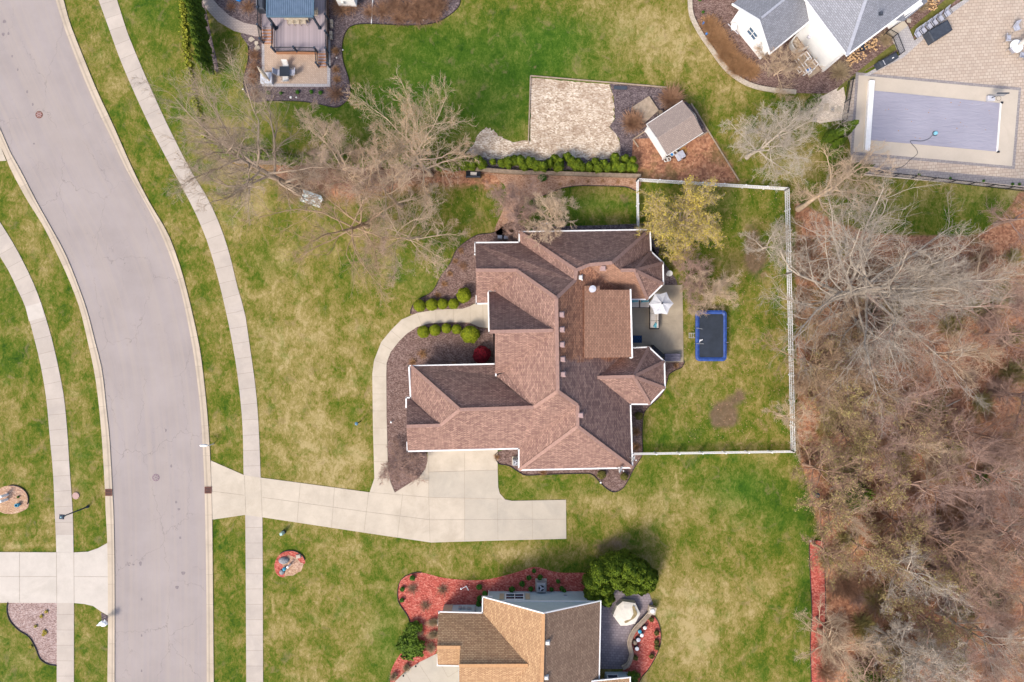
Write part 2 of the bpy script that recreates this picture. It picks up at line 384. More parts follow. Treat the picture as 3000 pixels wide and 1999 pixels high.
# ---------------- ground ----------------
def ground_material():
    m, nt, b = mk('lawn_and_litter', .95, .1); p = pos(nt)
    a = nt.nodes.new('ShaderNodeAttribute'); a.attribute_name = 'tone'
    s = nt.nodes.new('ShaderNodeSeparateColor'); lk(nt, a.outputs['Color'], s.inputs[0])
    dry, deep_green, dirt, lit = s.outputs[0], s.outputs[1], s.outputs[2], a.outputs['Alpha']
    nf = noise(nt, mapv(nt, p, (1.25, .85, 1), .3), 3.4, 7, .78, .9); nm = noise(nt, mapv(nt, p, (1.15, .9, 1)), .62, 7, .62, .7); nl = noise(nt, p, .16, 4, .6, .4); nx = noise(nt, p, 19, 3, .7)
    def cen(n, k): return math_(nt, 'MULTIPLY', math_(nt, 'SUBTRACT', n, .5), k)
    f = math_(nt, 'ADD', dry, cen(nf, 1.55)); f = math_(nt, 'ADD', f, cen(nm, 1.3)); f = math_(nt, 'ADD', f, cen(nl, .9)); f = math_(nt, 'ADD', f, cen(nx, .5), clamp=True)
    g = ramp(nt, f, [(0.0, (.018, .048, .005)), (.22, (.046, .087, .006)), (.42, (.096, .117, .011)), (.58, (.165, .142, .030)), (.78, (.258, .202, .070)), (1.0, (.36, .28, .13))])
    lg = ramp(nt, math_(nt, 'ADD', f, cen(nf, .5), clamp=True), [(0, (.018, .056, .005)), (.45, (.046, .104, .008)), (.8, (.105, .145, .02)), (1, (.19, .19, .05))])
    c = mix(nt, deep_green, g, lg)
    nb = noise(nt, mapv(nt, p, (1, 1, 1), loc=(31, 7, 0)), .75, 6, .7, .8)
    c = mix(nt, math_(nt, 'MULTIPLY', ramp(nt, nb, [(.56, (0,)*3), (.70, (1,)*3)]), .55), c, (.235, .165, .085))
    ng = noise(nt, mapv(nt, p, (1, 1, 1), loc=(3, 57, 0)), .42, 6, .68, .6)
    c = mix(nt, math_(nt, 'MULTIPLY', ramp(nt, ng, [(.54, (0,)*3), (.68, (1,)*3)]), .6), c, lg)
    v = nt.nodes.new('ShaderNodeTexVoronoi'); v.inputs['Scale'].default_value = 5.5; lk(nt, p, v.inputs['Vector'])
    sv = nt.nodes.new('ShaderNodeSeparateColor'); lk(nt, v.outputs['Color'], sv.inputs[0])
    n5 = noise(nt, p, .35, 5, .7); n6 = noise(nt, p, 2.2, 5, .7)
    ff = math_(nt, 'ADD', math_(nt, 'MULTIPLY', sv.outputs[0], .38), math_(nt, 'MULTIPLY', n6, .7), clamp=True)
    L = ramp(nt, ff, [(.12, (.12, .05, .03)), (.4, (.27, .118, .068)), (.62, (.44, .21, .115)), (.85, (.58, .335, .20)), (1, (.66, .44, .30))])
    L = mix(nt, math_(nt, 'MULTIPLY', ramp(nt, n5, [(.5, (0,)*3), (.62, (1,)*3)]), .55), L, (.10, .105, .03))
    L = mix(nt, math_(nt, 'MULTIPLY', ramp(nt, noise(nt, p, .17, 4, .6), [(.42, (1,)*3), (.55, (0,)*3)]), .35), L, (.09, .055, .045))
    ml = math_(nt, 'MULTIPLY', math_(nt, 'ADD', math_(nt, 'SUBTRACT', lit, .5), cen(nm, .9)), 2.6); ml = math_(nt, 'ADD', ml, .5, clamp=True)
    c = mix(nt, ml, c, L)
    md = math_(nt, 'MULTIPLY', math_(nt, 'ADD', math_(nt, 'SUBTRACT', dirt, .5), cen(nm, 1.1)), 2.4); md = math_(nt, 'ADD', md, .5, clamp=True)
    D = ramp(nt, n6, [(.3, (.09, .052, .038)), (.6, (.17, .105, .078)), (.8, (.30, .21, .16))])
    c = mix(nt, math_(nt, 'MULTIPLY', md, .8), c, D)
    lk(nt, c, b.inputs['Base Color']); bump(nt, b, nf, .7, .06)
    return m
def gauss(X, Y, px, py, rx, ry, a=0.0):
    dx, dy = X-px, Y-py; c, s = math.cos(R(a)), math.sin(R(a))
    u, v = (dx*c+dy*s)/rx, (-dx*s+dy*c)/ry
    return np.exp(-(u*u+v*v))
def build_ground():
    xs = np.concatenate([[-600, -250, -120, -80, -62], np.arange(-54, 54.01, .45), [62, 80, 120, 250, 600]])
    ys = np.concatenate([[-600, -250, -120, -70, -48], np.arange(-38, 38.01, .45), [48, 70, 120, 250, 600]])
    GX, GY = np.meshgrid(xs, ys); nx, ny = len(xs), len(ys)
    X = GX*30+1500; Y = 1000-GY*30
    dry = np.full(X.shape, .49); deep_green = np.zeros(X.shape); dirt = np.zeros(X.shape); lit = np.zeros(X.shape)
    for q in [(900,1150,150,330,.24),(980,1350,120,90,.18),(880,1000,90,60,.14),(2050,1850,120,90,.1),(800,900,110,140,.10),(1080,820,120,80,.02),(850,620,180,120,.06),
              (1960,130,140,160,.26),(1800,60,120,80,.20),(2130,250,90,70,.16),(2300,100,120,90,.1),
              (2060,1760,150,160,.24),(2000,1900,150,120,.22),(1960,1500,160,60,.16),(1850,1600,110,40,.14),(2130,1480,60,40,.1),  # includes a brown oval, part of the shadow painted north of the evergreens
              (1500,1620,260,26,.2),(1150,1620,160,60,.1),(1000,1850,160,160,.12),(850,1800,110,200,.08),(1230,1950,60,60,.1),
              (2200,1150,60,120,.14),(2060,1130,60,60,.08),(100,600,110,60,.12),(140,760,100,60,.1),(230,1150,28,200,.12),(240,880,40,80,.08),
              (220,1440,40,28,.3),(60,1565,120,10,.35),(60,1596,120,9,.4),(30,1530,70,14,.28),(330,300,60,60,.08),(480,650,50,90,.08),
              (40,1200,60,120,.1),(2200,440,90,60,.14),(2320,500,60,50,.4),(2990,590,60,60,.4),(1600,1500,120,40,.12),(1780,1480,90,50,.14),
              (700,600,90,120,.14),(640,700,60,110,.1),(230,1870,40,70,.08),(30,1920,60,60,.12),(1700,560,120,14,.05),(2130,1640,90,90,-.1),
              (2240,1640,90,60,-.12),(1980,1290,80,50,-.10),(770,760,60,90,.0)]:
        dry += q[4]*gauss(X, Y, *q[:4])
    for q in [(1350,160,330,120,.85),(1150,330,150,120,.85),(1450,330,130,110,.8),(1600,180,130,100,.45),(1750,240,110,60,.35),(1650,100,150,60,.5),
              (1700,600,200,30,.75),(1600,650,120,25,.7),(2120,600,110,60,.35),(2200,1420,110,60,.7),(2140,1450,90,70,.4),(2290,1520,90,60,.6),(2360,1700,26,260,.6),
              (1980,1290,110,60,.4),(1560,1440,150,35,.35),(1180,790,70,50,.45),(1240,850,50,50,.3),(430,40,110,60,.5),(460,200,60,90,.3),
              (740,320,300,30,.45),(2130,960,30,60,.5),(60,880,90,60,.25),(30,1030,70,90,.3),(200,700,60,60,.2),(1130,1720,60,200,.2),(1140,1900,70,120,.55),  # includes a deeper green strip along the trampoline's right side
              (2900,590,150,50,.45),(2600,600,120,50,.35),(640,1900,14,60,.3),(2060,1150,40,40,.2),(40,1950,90,90,.4),(330,150,50,80,.2),(660,190,60,60,.5),
              (770,1020,20,90,.2),(1000,760,60,120,.1),(1900,1420,160,60,.25),(1500,1490,60,30,.3),(240,1360,40,120,.25),(300,1950,40,120,.3),(780,760,60,60,.3)]:
        deep_green += q[4]*gauss(X, Y, *q[:4])
    for q in [(2125,1205,34,34,.9),(2165,1165,30,26,.75),(2098,1225,22,34,.7),(2140,1235,30,24,.5),(2215,755,38,70,1.0),(2200,700,22,30,.5),
              (1835,600,14,30,.5),(1820,578,16,10,.5),(930,520,110,46,.75),(1180,520,140,30,.6),(860,560,60,60,.5),(1060,500,160,28,.6),(950,620,30,20,.4),
              (1830,1595,110,34,.42),(1760,1600,50,22,.3),(228,1440,26,26,.55),(1880,1720,60,60,0),(620,470,30,60,.3),(640,200,12,120,.3),(2240,1250,40,50,.4),(2260,900,30,60,.35),  # first two ovals paint the south patio evergreens' cast shadow; the rest is soil
              (1095,1425,24,22,.3),(1300,1596,30,8,.4)]:
        dirt += q[4]*gauss(X, Y, *q[:4])
    xb = np.interp(Y, [500, 560, 700, 1330, 1400, 1500, 1590, 2100], [2330, 2330, 2330, 2335, 2362, 2385, 2412, 2412])
    yb = np.interp(X, [2300, 2350, 2450, 2560, 2700, 2870, 2930, 2990, 3200], [560, 600, 650, 685, 692, 690, 640, 560, 560])
    lit += np.clip((X-xb)/22+.5, 0, 1)*np.clip((Y-yb)/22+.5, 0, 1)
    for q in [(2450,1200,60,60,-.55),(2420,1260,40,40,-.5),(2650,1060,50,60,-.25),(2850,780,40,40,-.15),(2380,960,30,40,-.4)]:
        lit += q[4]*gauss(X, Y, *q[:4])
    def pmask(poly, soft):
        d = np.full(X.shape, 1e9); ins = np.zeros(X.shape, bool)
        for (x0, y0), (x1, y1) in zip(poly, poly[1:]+poly[:1]):
            ex, ey = x1-x0, y1-y0; t = np.clip(((X-x0)*ex+(Y-y0)*ey)/(ex*ex+ey*ey+1e-9), 0, 1)
            d = np.minimum(d, np.hypot(X-x0-t*ex, Y-y0-t*ey))
            if y0 != y1: ins ^= ((y0 > Y) != (y1 > Y)) & (X < ex*(Y-y0)/ey+x0)
        return np.clip(np.where(ins, d, -d)/soft+.5, 0, 1)
    lit += .95*pmask([(1846,400),(1900,392),(2000,405),(2077,384),(2118,440),(2152,500),(2172,540),(2060,540),(1868,528),(1862,478),(1830,470)], 26)
    lit += .80*pmask([(700,478),(1000,484),(1300,490),(1480,505),(1470,560),(1300,545),(1150,575),(980,600),(880,570),(790,520)], 60)
    for q in [(2330,520,40,40,.3),(1340,515,120,16,.5),(960,480,260,14,.4)]: lit += q[4]*gauss(X, Y, *q[:4])
    V = np.stack([GX.ravel(), GY.ravel(), np.zeros(X.size)], 1)
    i = np.arange((nx-1)*(ny-1)); r, c = i//(nx-1), i % (nx-1); a = r*nx+c
    Q = np.stack([a, a+1, a+nx+1, a+nx], 1)
    o = fast('ground', V, Q, ground_material()); o['kind'] = 'structure'
    at = o.data.color_attributes.new('tone', 'FLOAT_COLOR', 'POINT')
    col = np.clip(np.stack([dry.ravel(), deep_green.ravel(), dirt.ravel(), lit.ravel()], 1), 0, 1).astype(np.float32)
    at.data.foreach_set('color', col.ravel())
build_ground()

def asphalt():
    m, nt, b = mk('worn_asphalt', .9, .25); p = pos(nt)
    n1 = noise(nt, p, .25, 5, .6); n2 = noise(nt, p, 14, 4, .75); uv = nt.nodes.new('ShaderNodeUVMap').outputs[0]
    st = noise(nt, mapv(nt, uv, (2.2, .05, 1)), 1.0, 4, .6); st2 = noise(nt, mapv(nt, uv, (.8, .12, 1), loc=(4, 2, 0)), 1.0, 5, .7)
    c = ramp(nt, n1, [(.3, (.285, .243, .226)), (.7, (.345, .297, .279))])
    c = mix(nt, math_(nt, 'MULTIPLY', ramp(nt, st, [(.42, (0,)*3), (.66, (1,)*3)]), .38), c, (.38, .315, .26))
    c = mix(nt, math_(nt, 'MULTIPLY', ramp(nt, st2, [(.55, (0,)*3), (.75, (1,)*3)]), .3), c, (.28, .24, .25))
    c = mix(nt, math_(nt, 'MULTIPLY', n2, .28), c, (.22, .19, .19))
    def cracks(scale, seed, lo, hi, w):
        vn = nt.nodes.new('ShaderNodeTexNoise'); vn.inputs['Scale'].default_value = 1.3; vn.inputs['Detail'].default_value = 4; lk(nt, p, vn.inputs['Vector'])
        va = nt.nodes.new('ShaderNodeVectorMath'); va.operation = 'MULTIPLY_ADD'; lk(nt, vn.outputs[1], va.inputs[0]); va.inputs[1].default_value = (1.1, 1.1, 0)
        lk(nt, mapv(nt, p, (1, .55, 1), loc=seed), va.inputs[2])
        vo = nt.nodes.new('ShaderNodeTexVoronoi'); vo.feature = 'DISTANCE_TO_EDGE'; vo.voronoi_dimensions = '2D'; vo.inputs['Scale'].default_value = scale
        lk(nt, va.outputs[0], vo.inputs['Vector'])
        msk = ramp(nt, noise(nt, p, .22, 3, .6), [(lo, (0,)*3), (hi, (1,)*3)])
        return math_(nt, 'MULTIPLY', math_(nt, 'LESS_THAN', vo.outputs[0], w), msk)
    k = cracks(.22, (3, 1, 0), .36, .52, .0042); k2 = cracks(.75, (9, 5, 0), .52, .60, .008)
    c = mix(nt, math_(nt, 'MULTIPLY', k, .42), c, (.15, .12, .115)); c = mix(nt, math_(nt, 'MULTIPLY', k2, .3), c, (.16, .13, .13))
    lk(nt, c, b.inputs['Base Color']); bump(nt, b, n2, .35, .01)
    return m
M['asphalt'] = asphalt()
def ribbon(name, left, right, z0, z1, m, n=8, ext=25):
    """strip between two measured edges, with distance along it in its UV map"""
    def ex(P):
        P = [Vector(XY(*q)) for q in P]; a = P[0]+(P[0]-P[1]).normalized()*ext; b_ = P[-1]+(P[-1]-P[-2]).normalized()*ext
        return [tuple(a)]+[tuple(q) for q in P]+[tuple(b_)]
    def res(P, k=90):
        P = smooth(P, 6, False); P = [Vector(q) for q in P]; d = [0]
        for i in range(1, len(P)): d.append(d[-1]+(P[i]-P[i-1]).length)
        xs = np.interp(np.linspace(0, d[-1], k), d, [q.x for q in P]); ys = np.interp(np.linspace(0, d[-1], k), d, [q.y for q in P])
        return [Vector((x, y)) for x, y in zip(xs, ys)], d[-1]
    L, dl = res(ex(left)); Rf, dr = res(ex(right), 1500); k = len(L); v = []; uv = []; f = []
    RA = np.array([[q.x, q.y] for q in Rf]); Rr = [Vector(RA[np.argmin(((RA-np.array([q.x, q.y]))**2).sum(1))]) for q in L]; dr = dl
    w = (L[k//2]-Rr[k//2]).length
    for i in range(k):
        s = (dl+dr)/2*i/(k-1)
        v += [(L[i].x, L[i].y, z1), (Rr[i].x, Rr[i].y, z1), (L[i].x, L[i].y, z0), (Rr[i].x, Rr[i].y, z0)]; uv += [(0, s), (w, s), (0, s), (w, s)]
    for i in range(k-1):
        a = i*4; c = a+4; f += [(a, c, c+1, a+1), (a+2, c+2, c, a), (a+1, c+1, c+3, a+3)]
    mb = MB(); mb.v = v; mb.f = f; mb.uv = uv; return mb
rk_o = [(187,0),(204,64),(249,179),(287,271),(332,367),(391,500),(440,596),(491,682),(523,765),(548,851),(582,1000),(596,1096),(609,1223),(617,1351),(622,1500),(624,1659),(627,1999)]
rk_i = [(164,0),(191,86),(239,210),(287,322),(335,421),(372,500),(424,592),(472,685),(504,765),(533,860),(562,1000),(577,1102),(590,1223),(599,1395),(602,1500),(606,1755),(607,1999)]
lk_i = [(-90,200),(0,376),(29,443),(61,500),(105,586),(153,672),(191,742),(223,819),(255,908),(279,1000),(300,1086),(312,1191),(322,1287),(330,1430),(334,1510),(337,1690),(337,1999)]
lk_o = [(-112,230),(0,424),(34,500),(80,586),(128,663),(172,752),(204,822),(236,908),(258,1000),(277,1086),(290,1179),(300,1287),(309,1437),(311,1500),(316,1600),(318,1800),(316,1999)]
struct('road', ribbon('road', lk_i, rk_i, 0, .012, M['asphalt']), M['asphalt'])
struct('kerb', ribbon('kerb', rk_i, rk_o, 0, .09, M['kerb']), M['kerb'])
struct('kerb', ribbon('kerb', lk_i, lk_o, 0, .09, M['kerb']), M['kerb'])
sw_l = [(289,0),(319,83),(354,179),(399,284),(450,392),(507,500),(568,615),(606,704),(625,765),(644,835),(666,930),(680,1000),(698,1112),(711,1249),(714,1392),(719,1509),(722,1999)]
sw_r = [(343,0),(371,89),(411,188),(453,284),(497,379),(559,500),(606,577),(644,659),(673,746),(695,838),(717,915),(730,1000),(749,1137),(758,1250),(764,1400),(769,1516),(771,1999)]
struct('sidewalk', ribbon('sidewalk', sw_l, sw_r, -.05, .045, M['walk']), M['walk'])
sl_l = [(-60,660),(0,752),(29,800),(57,860),(77,905),(103,1000),(121,1077),(137,1175),(147,1287),(156,1383),(161,1500),(164,1563),(167,1700),(167,1999)]
sl_r = [(-40,590),(0,651),(41,717),(73,777),(99,832),(121,889),(137,940),(154,1000),(172,1080),(188,1166),(198,1271),(204,1367),(212,1478),(215,1563),(217,1760),(217,1999)]
struct('sidewalk', ribbon('sidewalk', sl_l, sl_r, -.05, .045, M['walk']), M['walk'])
def P(pts, z=0): return [XY(a, b, z) for a, b in pts]
def slab(name, pts, z, m, sm=False): return struct(name, MB().prism(smooth(P(pts)) if sm else P(pts), -.03, z), m)
slab('sidewalk_slab', [(75,899),(121,887),(131,930),(86,942)], .05, M['drive_w'])
slab('sidewalk_slab', [(166,1568),(215,1568),(216,1619),(166,1618)], .05, M['drive_w'])
slab('driveway', [(-500,1616),(217,1619),(258,1617),(287,1607),(316,1591),(325,1600),(326,1800),(319,1805),(297,1792),(274,1776),(249,1770),(217,1767),(-500,1765)], .056, M['drive_w'])
slab('driveway', [(-300,440),(-40,380),(0,424),(19,472),(0,473),(-300,473)], .06, M['drive'])
DRV = [(1253,1324),(1253,1300),(1458,1300),(1458,1420),(1464,1446),(1480,1464),(1500,1468),(1658,1465),(1659,1579),(1500,1583),(1263,1590),(1066,1561),(769,1516),(719,1509),(623,1523),(620,1440),(618,1350),(714,1392),(764,1400),(884,1416),(1082,1443),(1158,1443),(1228,1399),(1247,1373),(1253,1351)]
drv = slab('driveway', DRV, .052, M['drive'])
slab('driveway_slab', [(1256,1384),(1458,1378),(1460,1440),(1470,1462),(1256,1458)], .056, M['slab_grey'])
slab('driveway_slab', [(1361,1464),(1470,1463),(1500,1468),(1657,1466),(1658,1578),(1500,1582),(1361,1586)], .056, M['slab_grey'])
jm = MB()
def jl(z, *pts, w=.02):
    for a, b in zip(pts, pts[1:]): jm.bar(W(*a, z), W(*b, z), w, .004)
for q in [((880,1416),(870,1532)),((980,1430),(971,1547)),((1080,1443),(1066,1561)),((1180,1446),(1164,1575)),((1256,1458),(1260,1590)),((1361,1328),(1361,1586)),
          ((1253,1384),(1459,1378)),((1082,1443),(1256,1458)),((1256,1458),(1470,1463)),((1256,1330),(1256,1458)),((764,1404),(768,1514)),((716,1395),(720,1508)),
          ((1457,1463),(1459,1584)),((1559,1466),(1560,1580)),((620,1440),(716,1452)),((768,1458),(1070,1500)),((1070,1500),(1260,1524)),((1260,1524),(1659,1522))]:
    jl(.06, *q)
for q in [((165,1619),(166,1767)),((0,1690),(165,1690)),((57,1617),(57,1765)),((216,1619),(217,1767)),((-100,1690),(0,1690)),((217,1690),(326,1691))]: jl(.062, *q, w=.025)
struct('driveway_joints', jm, M['joint'])
# oil stains and cracks that sit on the road
om = MB()
for x, y, r, e in [(412,1652,4,2),(537,1680,6,1),(519,1722,5,1.2),(528,1576,3,1.5),(391,1655,3,1),(378,1657,2.5,1),(385,1628,2,1),(415,1756,2.5,2.2),(502,1366,3,1.8),(486,1262,2.5,2.4),
                   (10,102,4,1.6),(13,64,5,1.2),(36,166,2.5,1.8),(52,205,2.5,1.8),(80,270,2.5,2.2),(96,307,2.5,2),(100,422,3,1),(516,1472,3,1.6),(524,1493,4,1),(415,1862,2,2.5),(415,1966,2,2.5),(25,99,3,1.8)]:
    om.sheet([(XY(x+r*math.cos(t)*(1+.25*math.sin(3*t+x)), y+r*e*math.sin(t)*(1+.2*math.cos(2*t)))) for t in np.linspace(0, 2*math.pi, 13)[:-1]], .017)
struct('road_stains', om, pm('oil_stain', (.17, .14, .14), (.24, .20, .20), 8))

# ---------------- beds, edging ----------------
def ragged(q, amp, step=.35):
    g = np.random.default_rng(len(q)); out = []
    for a, b_ in zip(q, q[1:]+q[:1]):
        a, b_ = Vector(a), Vector(b_); m_ = max(1, int((b_-a).length/step))
        for i in range(m_): p_ = a.lerp(b_, i/m_)+Vector(g.normal(0, amp, 2)); out.append(tuple(p_))
    return out
def bed(pts, m, z=.02, sm=True, edge=None, n=4, rag=0):
    q = smooth(P(pts), n) if sm else P(pts)
    if rag:
        r_ = ragged([p_ for p_ in q], rag); q = r_ if rag < .1 else [p_ if p_[0] > 8.5 and p_[1] < 24.6 else (max(p_[0], 1.8), min(p_[1], 25.72-(p_[0]-1.8)*.087)) for p_ in r_]
    o = struct('mulch_bed', MB().sheet(q, z), m)
    if edge:
        mb = MB(); k = len(q); a = edge[0]*n; b_ = edge[1]*n
        for i in range(a, b_): mb.bar((*q[i % k], z+.05), (*q[(i+1) % k], z+.05), .045, .08)
        e = mb.build('bed_edging', M['edging'], None); e['kind'] = 'structure'
    return o
bed([(1500,650),(1448,682),(1404,688),(1372,704),(1337,733),(1318,774),(1292,809),(1276,841),(1260,860),(1225,879),(1209,895),(1203,921),(1222,918),(1276,908),(1356,905),(1375,899),(1394,889),(1440,889),(1470,800),(1560,760),(1560,690)], M['mulch'], edge=(1, 11))
bed([(1434,964),(1404,959),(1375,946),(1324,945),(1260,948),(1222,959),(1193,978),(1171,999),(1145,1032),(1133,1064),(1132,1096),(1133,1223),(1137,1383),(1145,1415),(1158,1443),(1228,1399),(1247,1373),(1253,1351),(1253,1310),(1300,1200),(1500,1100),(1500,980)], M['mulch'], n=5)
slab('path', [(1082,1446),(1097,1402),(1093,1255),(1091,1096),(1096,1057),(1117,1003),(1145,969),(1177,937),(1222,918),(1276,908),(1356,905),(1375,899),(1394,889),(1445,889),(1447,964),(1404,959),(1375,946),(1324,945),(1260,948),(1222,959),(1193,978),(1171,999),(1145,1032),(1133,1064),(1132,1096),(1133,1223),(1137,1383),(1145,1415),(1158,1446)], .06, M['drive'])
jm = MB()
for q in [((1091,1105),(1132,1105)),((1091,1155),(1132,1155)),((1092,1205),(1133,1205)),((1093,1255),(1133,1255)),((1094,1304),(1134,1304)),((1096,1353),(1137,1353)),((1097,1402),(1141,1402)),
          ((1096,1057),(1135,1070)),((1119,1010),(1155,1030)),((1145,969),(1178,996)),((1222,918),(1236,955)),((1277,908),(1277,947)),((1328,906),(1329,945)),((1377,899),(1378,947)),((1414,890),(1416,960))]: jl(.066, *q)
struct('path_joints', jm, M['joint'])
bed([(1900,1050),(1960,1055),(2002,1058),(1997,1077),(1978,1086),(1959,1099),(1953,1121),(1937,1159),(1895,1198),(1884,1223),(1881,1271),(1882,1325),(1876,1344),(1857,1373),(1841,1405),(1825,1430),(1803,1442),(1784,1437),(1761,1418),(1736,1392),(1707,1388),(1596,1391),(1541,1393),(1519,1383),(1490,1365),(1460,1358),(1458,1325),(1560,1310),(1800,1310),(1810,1100)], M['mulch'], edge=(2, 26))
bed([(1895,700),(1925,745),(1960,790),(1985,836),(1960,880),(1900,900),(1870,850),(1890,760)], M['mulchd'])
bed([(1560,664),(1660,663),(1760,661),(1900,655),(1905,700),(1560,720)], M['mulchd'], sm=False)
bed([(1900,650),(1926,662),(1932,700),(1926,750),(1890,720)], M['mulchd'])
bed([(1290,500),(1435,509),(1500,512),(1700,518),(1866,522),(1866,560),(1832,549),(1750,546),(1691,546),(1643,554),(1596,573),(1560,584),(1520,620),(1500,690),(1450,680),(1480,600),(1482,552),(1462,530),(1435,512)], M['mulcho'], edge=(5, 11))
bed([(1349,-60),(1349,0),(1337,29),(1292,61),(1247,73),(1180,75),(1085,71),(1037,75),(1015,92),(1003,128),(1005,179),(1021,230),(1026,271),(1015,297),(986,316),(941,308),(878,298),(782,297),(750,300),(724,281),(714,239),(727,179),(727,137),(705,99),(750,100),(760,90),(760,-60)], M['mulchd'], edge=(1, 22))
bed([(560,-60),(586,0),(600,120),(628,205),(640,200),(622,120),(606,40),(600,0),(600,-60)], M['mulchd'], .021)
bed([(625,-60),(625,0),(641,19),(673,48),(717,69),(750,75),(775,60),(775,-60)], M['mulchd'], .022)
slab('path', [(575,-40),(591,0),(606,29),(638,64),(686,92),(750,108),(765,108),(765,78),(750,75),(717,69),(673,48),(641,19),(625,0),(610,-40)], .05, M['pav_path'])
# garden plot north
bed([(1554,223),(1784,243),(1787,255),(1798,287),(1801,351),(1785,372),(1815,408),(1819,466),(1548,466),(1548,414)], M['pebble'], .0225, False, rag=.13)
bed([(1370,452),(1385,430),(1400,395),(1420,379),(1442,379),(1461,399),(1500,416),(1560,418),(1560,466),(1420,466)], M['pebble'], .022, rag=.09)
bed([(1784,240),(1908,250),(1955,262),(2000,292),(2040,320),(2076,386),(2050,400),(1855,408),(1850,474),(1815,470),(1815,408),(1785,372),(1801,351),(1798,287)], M['mulchd'], .018, False)
bed([(1530,458),(1860,460),(1862,500),(1230,500),(1190,480),(1370,452)], M['mulchd'], .017, False)
tm = MB()
for a, b_ in [((1554,223),(1954,257)),((1554,223),(1548,420)),((2025,304),(2076,386)),((2076,386),(2048,402)),((1855,409),(1889,386)),((1855,409),(1870,432)),((2076,386),(2165,530))]:
    tm.bar(W(*a, .10), W(*b_, .10), .10, .14)
e = tm.build('timber_edging', M['wood'], None); e['kind'] = 'structure'
# south house beds
bed([(1235,1678),(1203,1682),(1177,1697),(1166,1722),(1168,1764),(1196,1808),(1202,1850),(1190,1895),(1165,1928),(1145,1971),(1146,2040),(1158,2040),(1160,1999),(1196,1961),(1276,1917),(1300,1850),(1450,1800),(1760,1800),(1760,1700),(1723,1680),(1637,1678),(1583,1664),(1557,1663),(1500,1681),(1413,1700),(1308,1695)], M['mulchr'], edge=(0, 6))
bed([(1903,1800),(1921,1811),(1934,1843),(1935,1882),(1924,1917),(1900,1960),(1876,1990),(1860,2040),(1835,2040),(1825,1958),(1846,1930),(1842,1880),(1870,1830)], M['mulchr'], edge=(0, 8))
bed([(2370,1600),(2376,1587),(2392,1583),(2408,1587),(2414,1600),(2416,1668),(2418,1800),(2419,1999),(2419,2100),(2376,2100),(2376,1999),(2373,1882),(2378,1802),(2373,1690)], M['mulchr'], edge=(0, 14))
slab('path', [(1345,1900),(1276,1917),(1230,1940),(1196,1961),(1158,1996),(1130,2060),(1400,2060),(1400,1900)], .045, M['slab_grey'])
jm = MB()
for q in [((1230,1950),(1262,1999)),((1277,1920),(1312,1985)),((1312,1985),(1349,1962)),((1190,1975),(1210,2010))]: jl(.05, *q)
struct('path_joints', jm, M['joint'])
struct('mulch_bed', MB().sheet(smooth(P([(804,1660),(812,1634),(832,1618),(858,1614),(882,1624),(894,1646),(886,1656),(860,1662),(845,1680),(830,1692),(812,1684)])), .02), M['mulchr'])
struct('mulch_bed', MB().sheet(ragged(P([(828,1640),(850,1626),(868,1640),(888,1656),(884,1676),(862,1686),(838,1690),(832,1668)]), .08), .024), M['litterb'])
struct('mulch_bed', MB().sheet(smooth(P([(-13,1465),(0,1432),(35,1424),(70,1436),(83,1465),(80,1490),(40,1506),(0,1500)])), .02), M['litterb'])
for c_, rr, a0, a1 in [((35,1464),(48,41),-100,25),((850,1652),(45,38),-130,-15)]:
    mb = MB(); pp = [W(c_[0]+rr[0]*math.cos(R(t)), c_[1]+rr[1]*math.sin(R(t)), .07) for t in range(a0, a1, 6)]
    for a, b_ in zip(pp, pp[1:]): mb.bar(a, b_, .06, .1)
    e = mb.build('bed_edging', M['edging']); e['kind'] = 'structure'
bed([(24,1765),(167,1767),(167,1950),(140,1945),(118,1929),(105,1897),(86,1866),(57,1847),(32,1821),(22,1792)], M['mulchp'], .02, False, edge=None)
mb = MB(); q = smooth(P([(167,1950),(140,1945),(118,1929),(105,1897),(86,1866),(57,1847),(32,1821),(22,1792),(24,1765)]), 4, False)
for a, b_ in zip(q, q[1:]): mb.bar((*a, .07), (*b_, .07), .05, .09)
e = mb.build('bed_edging', M['edging']); e['kind'] = 'structure'
bed([(297,1795),(317,1806),(318,1822),(298,1826)], M['mulchd'], .02, False)
bed([(1990,-60),(2022,0),(2022,45),(2050,110),(2120,200),(2170,245),(2250,268),(2400,275),(2440,268),(2490,235),(2640,145),(2830,-10),(2860,-60)], M['mulch'], .019)
# stone border along the big north-east bed
mb = MB(); q = smooth(P([(2018,-30),(2020,0),(2024,45),(2046,92),(2082,145),(2120,197),(2162,233),(2204,254),(2260,266),(2330,272)]), 3, False)
for i, (a, b_) in enumerate(zip(q, q[1:])): mb.bar((*a, .14+.01*(i % 3)), (*b_, .14+.01*(i % 3)), .42, .17)
solo('border_wall', mb, M['stone'], 'curved border of tan stones between the north lawn and the mulch bed by the white house', 'garden wall', W(2120,197))
bed([(2392,292),(2470,250),(2480,300),(2470,352),(2400,362),(2380,350)], M['gravel'], .021, False)
bed([(2540,500),(3100,548),(3100,566),(2530,514)], M['gravel'], .021, False)
